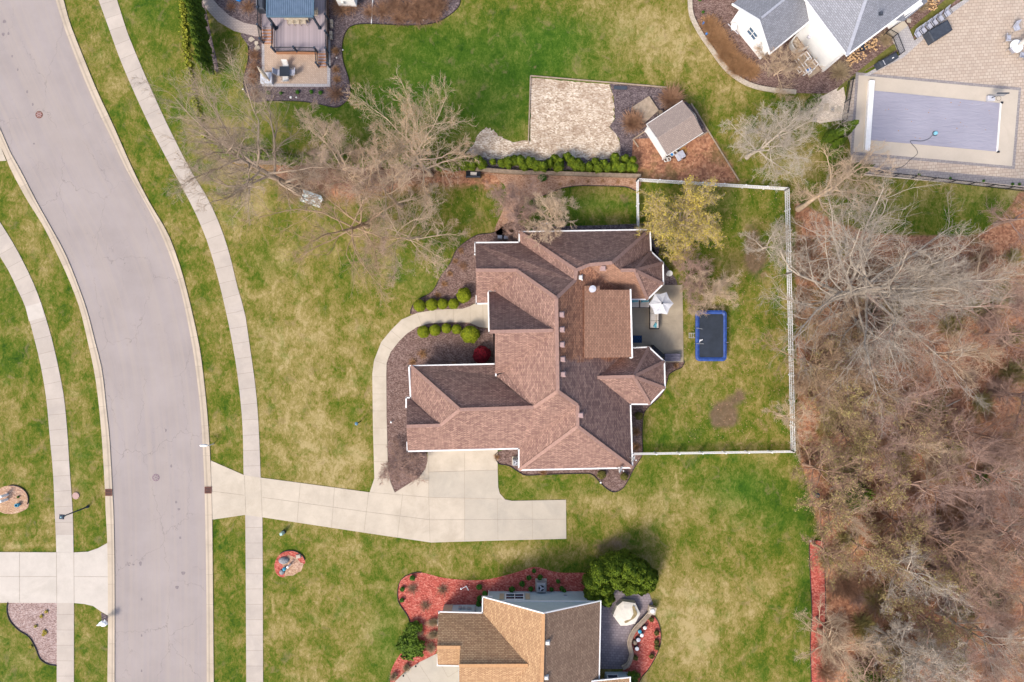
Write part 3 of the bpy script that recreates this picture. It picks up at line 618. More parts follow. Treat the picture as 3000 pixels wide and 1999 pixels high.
# patios and pool surround
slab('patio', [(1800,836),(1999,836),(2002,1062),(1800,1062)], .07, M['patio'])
jm = MB(); jl(.076, (1852,949),(2001,948)); jl(.076, (1916,949),(1917,1062)); jl(.076, (1916,836),(1916,949)); jl(.076,(1852,1000),(1916,1000),w=.015)
struct('patio_joints', jm, M['joint'])
slab('patio', [(767,129),(768,255),(968,256),(968,100),(820,100)], .05, M['pav_edge'])
slab('patio', [(775,129),(776,246),(959,247),(959,100),(820,100)], .054, M['pav_sm'])
slab('patio', [(1740,1740),(1800,1722),(1902,1740),(1913,1768),(1905,1790),(1875,1826),(1848,1866),(1844,1888),(1848,1917),(1840,1942),(1822,1960),(1740,1960)], .05, M['pav_purp'])
PV = [(2824,-60),(2824,0),(2773,32),(2680,118),(2640,163),(2531,223),(2492,238),(2480,300),(2470,360),(2490,420),(2495,498),(2540,502),(3000,546),(3200,560),(3200,-60)]
slab('patio', PV, .05, M['pav_tan'])
slab('patio', [(2507,213),(2991,258),(2972,497),(2491,454)], .054, M['pav_grey'])
slab('patio', [(2515,222),(2983,266),(2964,488),(2499,446)], .06, M['pooldeck'])
slab('patio', [(2560,487),(3100,534),(3100,556),(2545,504)], .056, M['pav_grey'])
slab('patio', [(2824,-60),(2838,-60),(2838,4),(2785,42),(2692,128),(2645,170),(2531,230),(2526,223),(2640,160),(2680,118),(2773,32),(2824,0)], .056, M['pav_edge'])
for x, y, w, h, c in [(2404,317,11,16,'rock'),(2422,313,13,19,'wallst'),(2440,321,10,15,'rock'),(2458,320,14,17,'stone'),(2386,352,14,12,'rock'),(2663,61,12,12,'stone'),(2737,5,12,12,'stone')]:
    solo('stepping_stone', MB().bbox(W(x, y, .05), (w/30, h/30, .08), R(-5)), M[c], 'square flat stepping stone laid near the white house and the pool fence', 'stepping stone', W(x, y), 'stepping stones by the white house')
# concrete strip at the top right corner & stepping stones by the deck
for x, y, r in [(737,117,8),(752,129,8),(754,143,9)]:
    c = W(x, y); solo('flagstone', MB().prism([(c.x+r/30*math.cos(t)*(1+.3*math.sin(t*2+x)), c.y+r/30*math.sin(t)) for t in (0,1.1,2.2,3.4,4.6)], 0, .07), M['stone'], 'pale angular flagstone in the mulch left of the deck steps', 'stepping stone', c, 'flagstones by the deck')
# narrow band of grass between the mulch and the upper patio
bed([(2832,-60),(2800,2),(2740,45),(2700,85),(2655,125),(2600,165),(2560,190),(2500,232),(2492,240),(2470,256),(2452,268),(2462,252),(2520,205),(2590,150),(2640,112),(2690,66),(2745,20),(2790,-20),(2800,-60)], pm('thin_grass', (.16,.15,.035), (.09,.095,.02), 2.5, 6, .95), .026)
# ---------------- plants: generators ----------------
def tubes(PP, RR, k):
    """PP (B,S,3) branch points, RR (B,S) radii -> vertices and quads of k-sided tubes"""
    B, S, _ = PP.shape
    T = np.empty_like(PP); T[:, 1:-1] = PP[:, 2:]-PP[:, :-2]; T[:, 0] = PP[:, 1]-PP[:, 0]; T[:, -1] = PP[:, -1]-PP[:, -2]
    T /= np.linalg.norm(T, axis=2, keepdims=True)+1e-9
    A = np.cross(T, np.array([.31, .52, .79])); A /= np.linalg.norm(A, axis=2, keepdims=True)+1e-9; Bn = np.cross(T, A)
    an = np.arange(k)*2*np.pi/k
    V = PP[:, :, None, :]+RR[:, :, None, None]*(A[:, :, None, :]*np.cos(an)[None, None, :, None]+Bn[:, :, None, :]*np.sin(an)[None, None, :, None])
    base = (np.arange(B)*S*k)[:, None, None]; s = (np.arange(S-1)*k)[None, :, None]; j = np.arange(k)[None, None, :]; j2 = (np.arange(k)+1) % k
    q = np.stack(np.broadcast_arrays(base+s+j, base+s+j2[None, None, :], base+s+k+j2[None, None, :], base+s+k+j), -1)
    return V.reshape(-1, 3), q.reshape(-1, 4)
def join(parts):
    V, Q, o = [], [], 0
    for v, q in parts: V.append(v); Q.append(q+o); o += len(v)
    return np.concatenate(V), np.concatenate(Q)
def grow(g, P0, D0, L0, R0, S, wob, trop, tip=.35):
    """B branches from P0 along D0"""
    B = len(P0); P = np.empty((B, S+1, 3)); P[:, 0] = P0; d = D0.copy()
    for s in range(1, S+1):
        d = d+g.normal(0, wob, (B, 3)); d[:, 2] += trop; d /= np.linalg.norm(d, axis=1, keepdims=True)
        P[:, s] = P[:, s-1]+d*(L0/S)[:, None]
    t = np.linspace(0, 1, S+1)[None, :]
    return P, np.maximum(R0[:, None]*(1-(1-tip)*t), .004)
def children(g, P, Rr, L, n, a0, a1, l0, l1, rk, t0=.2, up=.15, rmin=.008):
    B, S1, _ = P.shape; idx = np.repeat(np.arange(B), n)
    t = (np.tile(np.arange(n), B)+g.uniform(0, 1, B*n))/n*(1-t0)+t0; f = np.clip(t, 0, .999)*(S1-1); i = f.astype(int); w = (f-i)[:, None]
    p = P[idx, i]*(1-w)+P[idx, i+1]*w; d = P[idx, i+1]-P[idx, i]; d /= np.linalg.norm(d, axis=1, keepdims=True)+1e-9
    q = g.normal(0, 1, (B*n, 3)); q -= d*(q*d).sum(1, keepdims=True); q /= np.linalg.norm(q, axis=1, keepdims=True)+1e-9
    a = np.radians(g.uniform(a0, a1, B*n))[:, None]; nd_ = d*np.cos(a)+q*np.sin(a); nd_[:, 2] += up; nd_ /= np.linalg.norm(nd_, axis=1, keepdims=True)
    l = L[idx]*g.uniform(l0, l1, B*n)*(1.15-.6*t); r = np.maximum((Rr[idx, i]*(1-w[:, 0])+Rr[idx, i+1]*w[:, 0])*rk, rmin)
    return p, nd_, l, r
def leafq(g, c, size, flat=.4):
    """quads round centres c"""
    n = len(c); nrm = g.normal(0, 1, (n, 3)); nrm[:, 2] = np.abs(nrm[:, 2])+flat; nrm /= np.linalg.norm(nrm, axis=1, keepdims=True)
    a = np.cross(nrm, g.normal(0, 1, (n, 3))); a /= np.linalg.norm(a, axis=1, keepdims=True)+1e-9; b = np.cross(nrm, a)
    s = (size*g.uniform(.6, 1.4, n))[:, None]
    V = np.stack([c-a*s-b*s*.5, c+a*s-b*s*.5, c+a*s+b*s*.5, c-a*s+b*s*.5], 1).reshape(-1, 3)
    return V, np.arange(n*4).reshape(n, 4)
def tree_geo(seed, Ht, Rc, nl=9, th=.25, r0=.22, spread=(35, 62), dens=(8, 8, 5), lean=(0, 0), leafn=0, leafs=.05, wob=.13, tw=.0075, kup=.10):
    g = np.random.default_rng(seed); S = 7
    tip = np.array([lean[0], lean[1], Ht*.72])
    tP = np.stack([tip*(s/S)**np.array([1.3, 1.3, 1]) for s in range(S+1)]); tP[1:, :2] += g.normal(0, .12, (S, 2)).cumsum(0)*.6
    tR = r0*.8*(1-.78*np.linspace(0, 1, S+1)); tR[0] *= 1.35
    tV = tubes(tP[None], tR[None], 8)
    t = np.linspace(th, .98, nl); f = t*S*.999; i = f.astype(int); w = (f-i)[:, None]
    p = tP[i]*(1-w)+tP[np.minimum(i+1, S)]*w
    az = np.arange(nl)*2.4+g.uniform(0, .7, nl); el = np.radians(90-np.interp(t, [th, 1], [spread[1], spread[0]])+g.uniform(-8, 8, nl))
    D = np.stack([np.cos(az)*np.cos(el), np.sin(az)*np.cos(el), np.sin(el)], 1)
    L = np.minimum(Rc/np.maximum(np.cos(el), .3), (Ht-p[:, 2])/np.maximum(np.sin(el), .25)*1.05)*g.uniform(.85, 1.12, nl); r = np.interp(t, [th, 1], [r0*.36, r0*.18])
    P1, R1 = grow(g, p, D, L, r, 8, wob, .03, .22); lim = tubes(P1, R1, 6)
    p2, d2, l2, r2 = children(g, P1, R1, L, dens[0], 18, 46, .34, .66, .55, .15, kup, .014); P2, R2 = grow(g, p2, d2, l2, r2, 6, wob*1.7, .04, .3)
    p3, d3, l3, r3 = children(g, P2, R2, l2, dens[1], 18, 50, .34, .66, .55, .12, kup, .009); P3, R3 = grow(g, p3, d3, l3, r3, 4, wob*2.0, .04, .4)
    p4, d4, l4, r4 = children(g, P3, R3, l3, dens[2]+1, 18, 55, .35, .75, .6, .1, kup, tw); P4, R4 = grow(g, p4, d4, np.maximum(l4, .28), np.minimum(r4, tw*1.2), 2, wob*2.2, .03, .5)
    cr = join([tubes(P2, R2, 4), tubes(P3, R3, 3), tubes(P4, R4, 3)])
    lv = None
    if leafn:
        pool = np.concatenate([P4[:, 1:].reshape(-1, 3), P3[:, 2:].reshape(-1, 3)]); c = pool[g.integers(0, len(pool), leafn)]+g.normal(0, .06, (leafn, 3)); lv = leafq(g, c, leafs)
    return join([tV, lim]), cr, lv
def tree(name, label, px, py, bark, leaf=None, group=None, cat='tree', rz=0, sc_=1.0, **kw):
    t = thing(name, label, cat, W(px, py), group, rz)
    a, b, l = tree_geo(**kw)
    fast('trunk', a[0], a[1], M[bark], t, True); fast('crown', b[0], b[1], M[bark], t)
    if l is not None: fast('foliage', l[0], l[1], M[leaf], t)
    t.scale = (sc_,)*3
    return t
def blob_geo(seed, n, rx, ry, rz, leaf, cone=0.0, lumps=.16, k=7, thick=.16, core=.86):
    """foliage over a lumpy ellipsoid (or cone) standing on z=0, with a leafy core"""
    g = np.random.default_rng(seed); lc = g.normal(0, 1, (k*4, 3)); lc /= np.linalg.norm(lc, axis=1, keepdims=True)
    def surf(d):
        dots = d@lc.T; bumpv = np.exp((dots-1)*14).max(1); r = 1-lumps+lumps*1.6*bumpv
        p = d*r[:, None]
        if cone:
            z01 = (p[:, 2]+1)/2; tap = np.clip(1.12-cone*z01, .05, 2)*np.where(z01 < .12, .75, 1); p[:, 0] *= tap; p[:, 1] *= tap
        return p*np.array([rx, ry, rz])+np.array([0, 0, rz])
    d = g.normal(0, 1, (n, 3)); d[:, 2] = np.where((d[:, 2] < -.3), -d[:, 2], d[:, 2]); d /= np.linalg.norm(d, axis=1, keepdims=True)
    c = surf(d); ctr = np.array([0, 0, rz]); c = ctr+(c-ctr)*(1-g.uniform(0, thick, n)**1.0)[:, None]
    nrm = d*np.array([1/rx, 1/ry, 1/rz])*min(rx, rz)+g.normal(0, .45, (n, 3)); nrm /= np.linalg.norm(nrm, axis=1, keepdims=True)
    a = np.cross(nrm, g.normal(0, 1, (n, 3))); a /= np.linalg.norm(a, axis=1, keepdims=True); b = np.cross(nrm, a); s = (leaf*g.uniform(.5, 1.3, n))[:, None]
    V = np.stack([c-a*s-b*s*.55, c+a*s-b*s*.55, c+a*s+b*s*.55, c-a*s+b*s*.55], 1).reshape(-1, 3); Q = np.arange(n*4).reshape(n, 4)
    u, v = 18, 12; th = np.linspace(.02, np.pi-.02, v); ph = np.arange(u)*2*np.pi/u
    gd = np.stack([np.outer(np.sin(th), np.cos(ph)), np.outer(np.sin(th), np.sin(ph)), np.outer(np.cos(th), np.ones(u))], -1).reshape(-1, 3)
    cv = ctr+(surf(gd)-ctr)*core
    q = [(i*u+j, i*u+(j+1) % u, (i+1)*u+(j+1) % u, (i+1)*u+j) for i in range(v-1) for j in range(u)]
    return join([(V, Q), (cv, np.array(q)[:, ::-1])])
def tuft_geo(seed, n, r, h, w=.012, S=3, k=3, droop=-.12, sub=0):
    """stems fanning out from one root"""
    g = np.random.default_rng(seed); az = g.uniform(0, 2*np.pi, n); el = np.radians(np.degrees(np.arctan2(h, r))+g.normal(0, 22, n)).clip(R(8), R(88))
    D = np.stack([np.cos(az)*np.cos(el), np.sin(az)*np.cos(el), np.sin(el)], 1); P0 = np.zeros((n, 3)); P0[:, :2] = g.normal(0, r*.12, (n, 2))
    L = np.minimum(r/np.maximum(np.cos(el), .2), h/np.maximum(np.sin(el), .2))*g.uniform(.6, 1.1, n)
    P, Rr = grow(g, P0, D, L, np.full(n, w), S, .12, droop/S, .5); parts = [tubes(P, Rr, k)]
    if sub:
        p2, d2, l2, r2 = children(g, P, Rr, L, sub, 15, 50, .25, .5, .7, .3, .1, w*.6); P2, R2 = grow(g, p2, d2, l2, r2, 2, .15, 0, .5); parts.append(tubes(P2, R2, 3))
    V, Q = join(parts); V[:, 2] = np.maximum(V[:, 2], .01); return V, Q
PROTO = {}
def plant(key, geo, mat, name, label, cat, loc, group=None, rz=0, s=1.0):
    """one-mesh plant: the first of a key builds the mesh, the rest share it"""
    if key not in PROTO:
        V, Q = geo(); o = fast(name, V, Q, M[mat]); PROTO[key] = o.data
    else:
        o = bpy.data.objects.new(name, PROTO[key]); C.objects.link(o)
    o.location = loc; o.rotation_euler = (0, 0, rz); o.scale = s if isinstance(s, tuple) else (s, s, s)
    return tag(o, label, cat, group)

# boxwood balls beside the front walk
for row, pts in (('above', [(1232,897,16),(1267,894,16),(1298,892,14),(1330,892,14)]), ('below', [(1243,973,16),(1276,968,15),(1309,963,13),(1339,966,13)])):
    for i, (x, y, r) in enumerate(pts):
        q = r/30*1.14
        plant('box', lambda: blob_geo(3, 5200, 1, 1, .92, .05, lumps=.09, k=10, thick=.12), 'box', 'boxwood_ball', f'clipped round yellow-green boxwood, {["leftmost","second from the left","third from the left","rightmost"][i]} in the row {row} the curved front walk', 'shrub', W(x, y, 0), 'clipped boxwood balls along the front walk', i*1.3, (q, q, q*.95))
plant('boxb', lambda: blob_geo(5, 6500, .78, .78, .72, .05, lumps=.14, thick=.12), 'box', 'boxwood_bush', 'larger loose yellow-green shrub by the house corner above the front walk', 'shrub', W(1362, 868), None, 0, .95)
plant('boxb', None, 'box', 'boxwood_bush', 'largest round yellow-green shrub, at the right end of the row below the front walk', 'shrub', W(1379, 979), None, 2, 1.15)
plant('redb', lambda: blob_geo(8, 6500, .86, .86, .7, .06, lumps=.10, thick=.15), 'red', 'barberry_bush', 'round deep red shrub in the mulch beside the garage wall', 'shrub', W(1412, 1040))
# arborvitae screen, top left
for i in range(13):
    y = -14+i*19.5; x = 592+.17*max(y, 0)+(i % 2)*3
    plant(f'arb{i%3}', lambda: blob_geo(20+i, 4200, .58, .58, 2.3, .075, cone=.9, lumps=.14, thick=.2), 'arb', 'arborvitae', 'tall dark green arborvitae in the tight screen beside the upper sidewalk', 'evergreen', W(x, y), 'arborvitae screen at the top left', i*1.7, (1, 1, .9+.2*random.random()))
g0 = np.random.default_rng(5)
t = np.linspace(0, 1, 1700); gx = np.interp(t, [0,.35,.6,.8,1], [533,548,572,600,660]); gy = np.interp(t, [0,.35,.6,.8,1], [-10,150,300,400,455])
cc = np.stack([(gx+g0.normal(0, 5, t.size)-1500)/30, (1000-gy-g0.normal(0, 4, t.size))/30, g0.uniform(.05, .35, t.size)], 1)
v, q = leafq(g0, cc, .09); o = fast('groundcover', v, q, M['gold']); tag(o, 'yellow-green groundcover edging the lawn left of the arborvitae screen', 'groundcover', None, 'stuff')
# hedge along the retaining wall
hp = [(1222,472,13),(1240,462,12),(1252,478,15),(1272,468,13),(1286,482,16),(1300,458,11),(1306,476,14),(1322,460,12),(1330,482,17),(1350,465,14),(1362,480,17),(1384,484,15),(1374,462,9),(1400,470,14),(1413,482,13),(1444,474,9),
      (1470,478,11),(1489,476,15),(1506,470,13),(1524,472,15),(1536,486,13),(1552,476,16),(1572,486,14),(1592,488,14),(1610,478,12),(1625,466,12),(1636,488,14),(1640,474,11),(1662,460,12),(1674,474,13),(1690,482,16),(1703,490,12),
      (1726,488,12),(1742,476,12),(1752,490,14),(1768,482,13),(1780,490,12),(1800,462,12),(1802,484,15),(1820,490,14),(1830,465,11),(1840,484,15),(1852,470,10),(1856,492,12)]
for i, (x, y, r) in enumerate(hp):
    h = .55+.35*random.random(); fx, fy = 1500+(x-1500)*(1-h/H), 1000+(y-1000)*(1-h*1.4/H)
    plant(f'hb{i%4}', lambda: blob_geo(40+i, 2600, 1, 1, 1.2, .105, cone=.28, lumps=.2, thick=.16), 'arbl', 'globe_arborvitae', 'bright green rounded shrub in the dense hedge above the retaining wall', 'shrub', W(fx, fy), 'bright green hedge along the retaining wall', i*2.1, (r/30*1.12, r/30*1.12, h))
for i in range(24):
    x = 662+i*23.5+random.uniform(-6, 6); y = 446+min(30, (x-662)*.14)+random.uniform(-6, 6)
    plant(f'hc{i%3}', lambda: blob_geo(60+i, 1500, 1, 1, .9, .12, cone=.2, lumps=.25, thick=.4, core=.7), 'arbl', 'hedge_shrub', 'yellow-green shrub half hidden under the bare trees left of the bright hedge', 'shrub', W(x, y), 'shrubs under the bare trees', i, (.62, .55, .5))
# arborvitae by the pool and the woods evergreen
for x, y, h, r, s in [(2354,350,3.4,.62,1),(2356,330,3.6,.6,2),(2360,312,3.2,.55,3),(2412,418,4.6,.85,4),(2440,402,4.8,.85,5),(2420,440,3.8,.75,6),(2425,462,3.0,.7,7),(2478,505,3.2,.6,8),(2500,512,3.8,.6,9),(2452,498,2.6,.6,10)]:
    plant(f'pa{s%3}', lambda: blob_geo(80+s, 3600, 1, 1, 1, .085, cone=.8, lumps=.16, thick=.2), 'arb', 'arborvitae', 'dark green pointed arborvitae ' + ('by the stepping stones left of the pool fence' if s < 4 else 'in the clump at the lower left corner of the pool yard'), 'evergreen', W(x, y), 'arborvitae ' + ('left of the pool gate' if s < 4 else 'at the pool yard corner'), s*1.3, (r, r, h/2))
# big evergreens round the south patio
big = [(1738,1712,1.0,3.4),(1760,1682,1.2,3.8),(1795,1668,1.35,4.2),(1832,1660,1.35,4.2),(1866,1676,1.2,3.8),(1895,1692,1.1,3.4),(1744,1745,1.0,2.8),(1778,1755,.8,2.2),(1812,1700,1.1,3.0),(1850,1714,1.0,2.8),(1875,1722,.85,2.5),(1770,1722,1.0,3.0),(1900,1712,.8,2.2),(1838,1728,.6,1.9)]
for i, (x, y, r, h) in enumerate(big):
    k = 1-h*.62/H; fx, fy = 1500+(x-1500)*k, 1000+(y-1000)*k
    plant(f'be{i%4}', lambda: blob_geo(100+i, 9500, 1, 1, 1, .062, cone=.30, lumps=.24, k=9, thick=.12), 'arbd', 'arborvitae', 'large deep green billowing arborvitae above the violet paved patio', 'evergreen', W(fx, fy), 'evergreens curving round the south patio', i*1.1, (r, r, h/2))
# small green plants
for pts, lab, grp, rr in ([(789,274),(824,275),(873,272),(914,272),(941,274)], 'small bright green perennial in the mulch below the brick patio', 'green perennials below the brick patio', .2), \
        ([(1210,1692,),(1180,1724),(1179,1757)], 'round light green clump at the left edge of the red mulch bed', 'green clumps at the left of the red bed', .22), \
        ([(1420,1737),(1406,1750),(1401,1765),(1404,1774)], 'dense green shrub against the pale blue wall of the south house', 'green shrubs at the blue wall corner', .26), \
        ([(1405,1718),(1500,1724),(1530,1709),(1550,1691),(1555,1724),(1564,1671),(1582,1689),(1615,1725),(1634,1702),(1645,1722),(1652,1730)], 'small green shrub in the red mulch around the air conditioner', 'small green shrubs in the red bed', .25), \
        ([(2690,514),(2782,524),(2879,532),(2964,541),(2984,541)], 'small bright green plant in the gravel strip below the pool patio', 'green plants in the gravel strip', .16), \
        ([(2049,2),(2059,38)], 'small light green plant in the mulch beside the stone border', 'green plants by the stone border', .17):
    for x, y in pts: plant('gp', lambda: blob_geo(130, 500, 1, 1, .9, .22, lumps=.25, thick=.6, core=.6), 'green_s', 'green_plant', lab, 'plant', W(x, y), grp, x, (rr*random.uniform(.85, 1.25),)*3)
for x, y in [(1907,1812),(1922,1852),(1922,1879),(1923,1895),(1908,1920),(1868,1977),(1860,1925)]:
    plant('op', lambda: blob_geo(131, 420, 1, 1, .8, .25, lumps=.3, thick=.8, core=.4), 'olive', 'olive_plant', 'loose olive green perennial in the red mulch right of the seat wall', 'plant', W(x, y), 'olive perennials by the seat wall', x, .27)
plant('gj', lambda: blob_geo(133, 3600, 1, 1, .45, .11, lumps=.35, thick=.7, core=.5), 'arb', 'juniper', 'wide spreading bright green juniper left of the south house', 'shrub', W(1205, 1890), None, 0, (1.35, 1.15, 1.0))
plant('gj', None, 'arb', 'juniper', 'smaller spreading green juniper joining the wide one from above', 'shrub', W(1212, 1838), None, 2, (.7, .9, .9))
plant('sh', lambda: blob_geo(134, 1200, 1, 1, .8, .1, lumps=.2, thick=.3, core=.8), 'green_s', 'rhododendron', 'lone dark green shrub in the orange mulch below the retaining wall', 'shrub', W(1588, 524), None, 0, .42)
for x, y, r, l in [(1870,1218,.42,'round olive shrub in the mulch strip along the back wall'),(1761,1389,.46,'olive shrub at the left of the lower mulch lobe near the dishes'),(1827,1395,.40,'olive shrub at the right of the lower mulch lobe near the dishes')]:
    plant('ol', lambda: blob_geo(135, 1500, 1, 1, .85, .09, lumps=.15, thick=.4, core=.8), 'olive', 'olive_shrub', l, 'shrub', W(x, y), None, x, r)
plant('dg', lambda: blob_geo(136, 2500, 1, 1, .9, .09, lumps=.3, thick=.5, core=.6), 'arb', 'holly_bush', 'dark green shrub under the corner of the south house roof', 'shrub', W(1850, 1975), None, 0, .6)
plant('we', lambda: blob_geo(137, 4500, 1, 1, .8, .055, lumps=.35, thick=.7, core=.5), 'arb', 'juniper_tree', 'lone dark green evergreen at the woodland edge below the fence corner', 'evergreen', W(2480, 1440), None, 0, (1.75, 1.6, 1.7))
for x, y, s in [(2510,1975,1.6),(2600,1960,1.3),(2560,2000,1.5),(2890,1745,.9),(2860,1400,.8)]:
    plant('we', None, 'arb', 'cedar_bush', 'dull green evergreen among the bare trees of the woodland', 'evergreen', W(x, y), 'evergreens inside the woodland', x, s)
# dried plants
dry = lambda: tuft_geo(150, 260, 1, .8, .018)
for x, y, r in [(1351,736,.34),(1334,766,.32),(1318,803,.36),(1302,833,.36),(1283,865,.36),(1238,1038,.5),(1209,1062,.42),(1330,1068,.3),(1863,1265,.5),(1863,1309,.5),(1592,1384,.42),(1981,1072,.34),(984,152,.48),(985,206,.45),(988,234,.48),(1455,1340,.35)]:
    plant('dry', dry, 'dryo', 'dried_grass', 'tuft of orange-brown dried ornamental grass in the mulch bed', 'grass clump', W(x, y), 'dried grass tufts in the mulch beds', x, r)
for x, y, r, l in [(1357,781,.5,'pale dried perennial with fanned stems left of the house corner'),(984,277,.95,'round pinkish bare shrub at the lower right of the deck bed'),(679,22,.55,'orange dried grass inside the curved paver path'),(727,24,.8,'tan twiggy shrub inside the curved paver path')]:
    plant('twig', lambda: tuft_geo(151, 150, 1, .8, .010, sub=6), 'dry', 'bare_shrub', l, 'shrub', W(x, y), None, x, r)
for x, y, r in [(1000,30,1.0),(1030,20,.9),(1122,35,1.1),(1155,20,1.0),(1190,30,1.2),(1230,25,1.3),(1265,15,1.3),(1225,55,1.1),(1085,40,.8),(747,165,.7),(745,205,.8),(742,235,.8),(748,280,.6),(1290,20,1.0),(1170,58,1.0),(1270,48,1.0)]:
    plant('twig2', lambda: tuft_geo(152, 170, 1, .8, .010, sub=7), 'dry', 'bare_shrub', 'brown twiggy bare shrub in the dark mulch around the deck', 'shrub', W(x, y), 'bare shrubs around the deck', x*2, r)
for x, y, r, l in [(1853,362,1.15,'dense reddish-brown dried grass clump left of the wooden ramp'),(1965,295,1.25,'dense reddish-brown dried grass clump above the shed')]:
    plant('dense', lambda: tuft_geo(153, 900, 1, .9, .016), 'dry', 'dried_grass', l, 'grass clump', W(x, y), None, x, r)
for i, (x, y) in enumerate([(2072,75),(2088,92),(2100,112),(2112,132),(2126,152),(2142,170),(2158,188),(2176,205),(2196,212),(2090,118),(2120,168),(2150,205)]):
    plant('hdg', lambda: tuft_geo(154, 420, 1, .9, .012, sub=3), 'dryg' if i % 3 else 'dryo', 'dormant_grass', 'orange-tan dormant grass in the long mass beside the stone border', 'grass clump', W(x, y), 'dormant grasses beside the stone border', i, .95)
for x, y, r, l in [(2457,214,1.05,'rounded tan bare shrub near the pool yard gate'),(2592,118,.75,'orange-tan fan of dried grass beside the black stair rail'),(2700,20,.6,'thin dried grass under the corner of the white house')]:
    plant('tan', lambda: tuft_geo(155, 420, 1, .75, .014, sub=2), 'dryg', 'bare_shrub', l, 'shrub', W(x, y), None, x, r)
for x, y in [(1209,1725),(1297,1728),(1246,1775)]:
    plant('gryt', lambda: tuft_geo(156, 170, 1, .7, .010, sub=5), 'barkb', 'dormant_shrub', 'thin grey-brown dormant shrub in the red mulch left of the south house', 'shrub', W(x, y), 'dormant shrubs in the red bed', x, .6)
for x, y, sx, sy in [(1274,1822,.45,1.0),(1274,1858,.45,1.0),(1262,1895,.6,.5),(1192,1954,.45,.4),(1154,1980,.5,.4),(1228,1848,.5,.4)]:
    plant('hay', lambda: tuft_geo(157, 520, 1, .9, .016), 'dryg', 'dried_grass', 'khaki dried grass clump along the west wall of the south house', 'grass clump', W(x, y), 'dried grasses along the south house', x, (sx, sy, .7))
for i, (x, y) in enumerate([(1641,541),(1676,532),(1722,532),(1764,531),(1810,534),(1849,536),(1633,558)]):
    plant('cut', lambda: tuft_geo(158, 200, 1, .25, .025), 'dryo', 'cut_grass_stub', 'cut-back ring of grass stubble in the orange mulch strip', 'grass clump', W(x, y), 'cut-back grass rings below the retaining wall', i, .27)
# heads of dried hydrangea
def heads(seed, n, r, h):
    g = np.random.default_rng(seed); V = []; Q = []; parts = []
    for k in range(n):
        a = g.uniform(0, 6.28); d = r*math.sqrt(g.uniform()); z = h*g.uniform(.6, 1)
        mb = MB(); mb.ball((d*math.cos(a), d*math.sin(a), z), g.uniform(.06, .11), .7, 6)
        parts += [mb]
    m = MB()
    for p in parts: m.add(p.v, p.f)
    for k in range(n//2):
        a = g.uniform(0, 6.28); d = r*math.sqrt(g.uniform()); m.tube([(0, 0, 0), (d*.6*math.cos(a), d*.6*math.sin(a), h*.5), (d*math.cos(a), d*math.sin(a), h*.8)], .012, 3)
    return m
for x, y, n, r, l in [(2500,164,55,.95,'large clump of dried tan hydrangea heads at the corner of the white house'),(2545,138,45,.75,'clump of dried tan hydrangea heads beside the dark tub'),(2718,17,50,.8,'clump of dried tan hydrangea heads near the upper patio edge'),(2484,188,25,.5,'small clump of dried tan hydrangea heads above the bare round shrub')]:
    o = heads(x, n, r, .8).build('hydrangea', M['heads'], None); o.location = W(x, y); tag(o, l, 'shrub')

# ---------------- trees ----------------
def T(label, px, py, bark, seed, Ht, Rc, leaf=None, name='bare_tree', group=None, cat='tree', **kw):
    return tree(name, label, px, py, bark, leaf, group, cat, seed=seed, Ht=Ht, Rc=Rc, **kw)
T('large grey bare tree with a thick leaning trunk reaching over the upper sidewalk', 872, 562, 'bark', 11, 13.5, 5.8, nl=16, th=.26, r0=.40, lean=(-3.2, 1.4), dens=(11, 10, 6), spread=(22, 68))
T('brown bare tree with dark low limbs over the left of the front lawn', 1075, 662, 'barkb', 12, 10.5, 6.0, nl=12, th=.2, r0=.32, lean=(-.5, -1.8), dens=(9, 8, 5), spread=(35, 75))
T('pinkish tan bare tree between the two larger bare trees behind the bench', 1062, 548, 'barkt', 13, 10, 2.9, leaf='budp', leafn=1600, leafs=.03, nl=12, r0=.25, lean=(-.8, .4), dens=(7, 7, 5))
T('orange-budded bare tree leaning up and left over the deep green north lawn', 1262, 512, 'barkt', 14, 11.5, 4.2, leaf='buds', leafn=3600, leafs=.03, nl=17, r0=.26, lean=(-1.4, 1.5), dens=(9, 8, 6), spread=(22, 66))
T('salmon-twigged tree spreading over the brown ground right of the striped bench', 1175, 605, 'barkt', 15, 9.0, 4.0, leaf='budp', leafn=2200, leafs=.03, nl=10, r0=.25, lean=(-.6, .3), dens=(8, 7, 5), spread=(35, 75))
T('slim tan bare tree above the striped bench with upward forked limbs', 1012, 478, 'barkt', 16, 9.5, 2.3, nl=10, r0=.2, lean=(-.8, .6), dens=(7, 7, 6), leaf='budp', leafn=1500, leafs=.03)
T('low salmon-budded tree over the lawn left of the house', 1225, 700, 'barkt', 17, 7.5, 4.4, leaf='budp', leafn=3000, leafs=.03, nl=10, r0=.2, lean=(-1.2, -.6), dens=(8, 8, 6), spread=(45, 80))
T('pale crab apple with curled branches left of the house corner', 1508, 640, 'barkm', 18, 6.0, 2.7, nl=12, th=.2, r0=.2, lean=(-.2, .5), dens=(8, 8, 7), spread=(30, 78), wob=.22, tw=.010)
T('pale crab apple with curled branches hanging over the north roof edge', 1562, 612, 'barkt', 19, 7.6, 2.4, nl=10, th=.45, r0=.24, lean=(1.9, -2.4), dens=(8, 8, 7), spread=(30, 80), wob=.22, tw=.010)
T('yellow-leafed tree at the house corner inside the white fence', 1970, 668, 'barkt', 20, 7.0, 3.3, leaf='ylw', leafn=21000, leafs=.042, nl=22, th=.18, r0=.2, dens=(9, 8, 6), spread=(30, 78), name='budding_tree')
T('small mauve-twigged tree beside the round bird bath', 2012, 815, 'barkm', 21, 4.8, 2.2, nl=11, th=.15, r0=.13, dens=(8, 8, 6), spread=(30, 80), wob=.2)
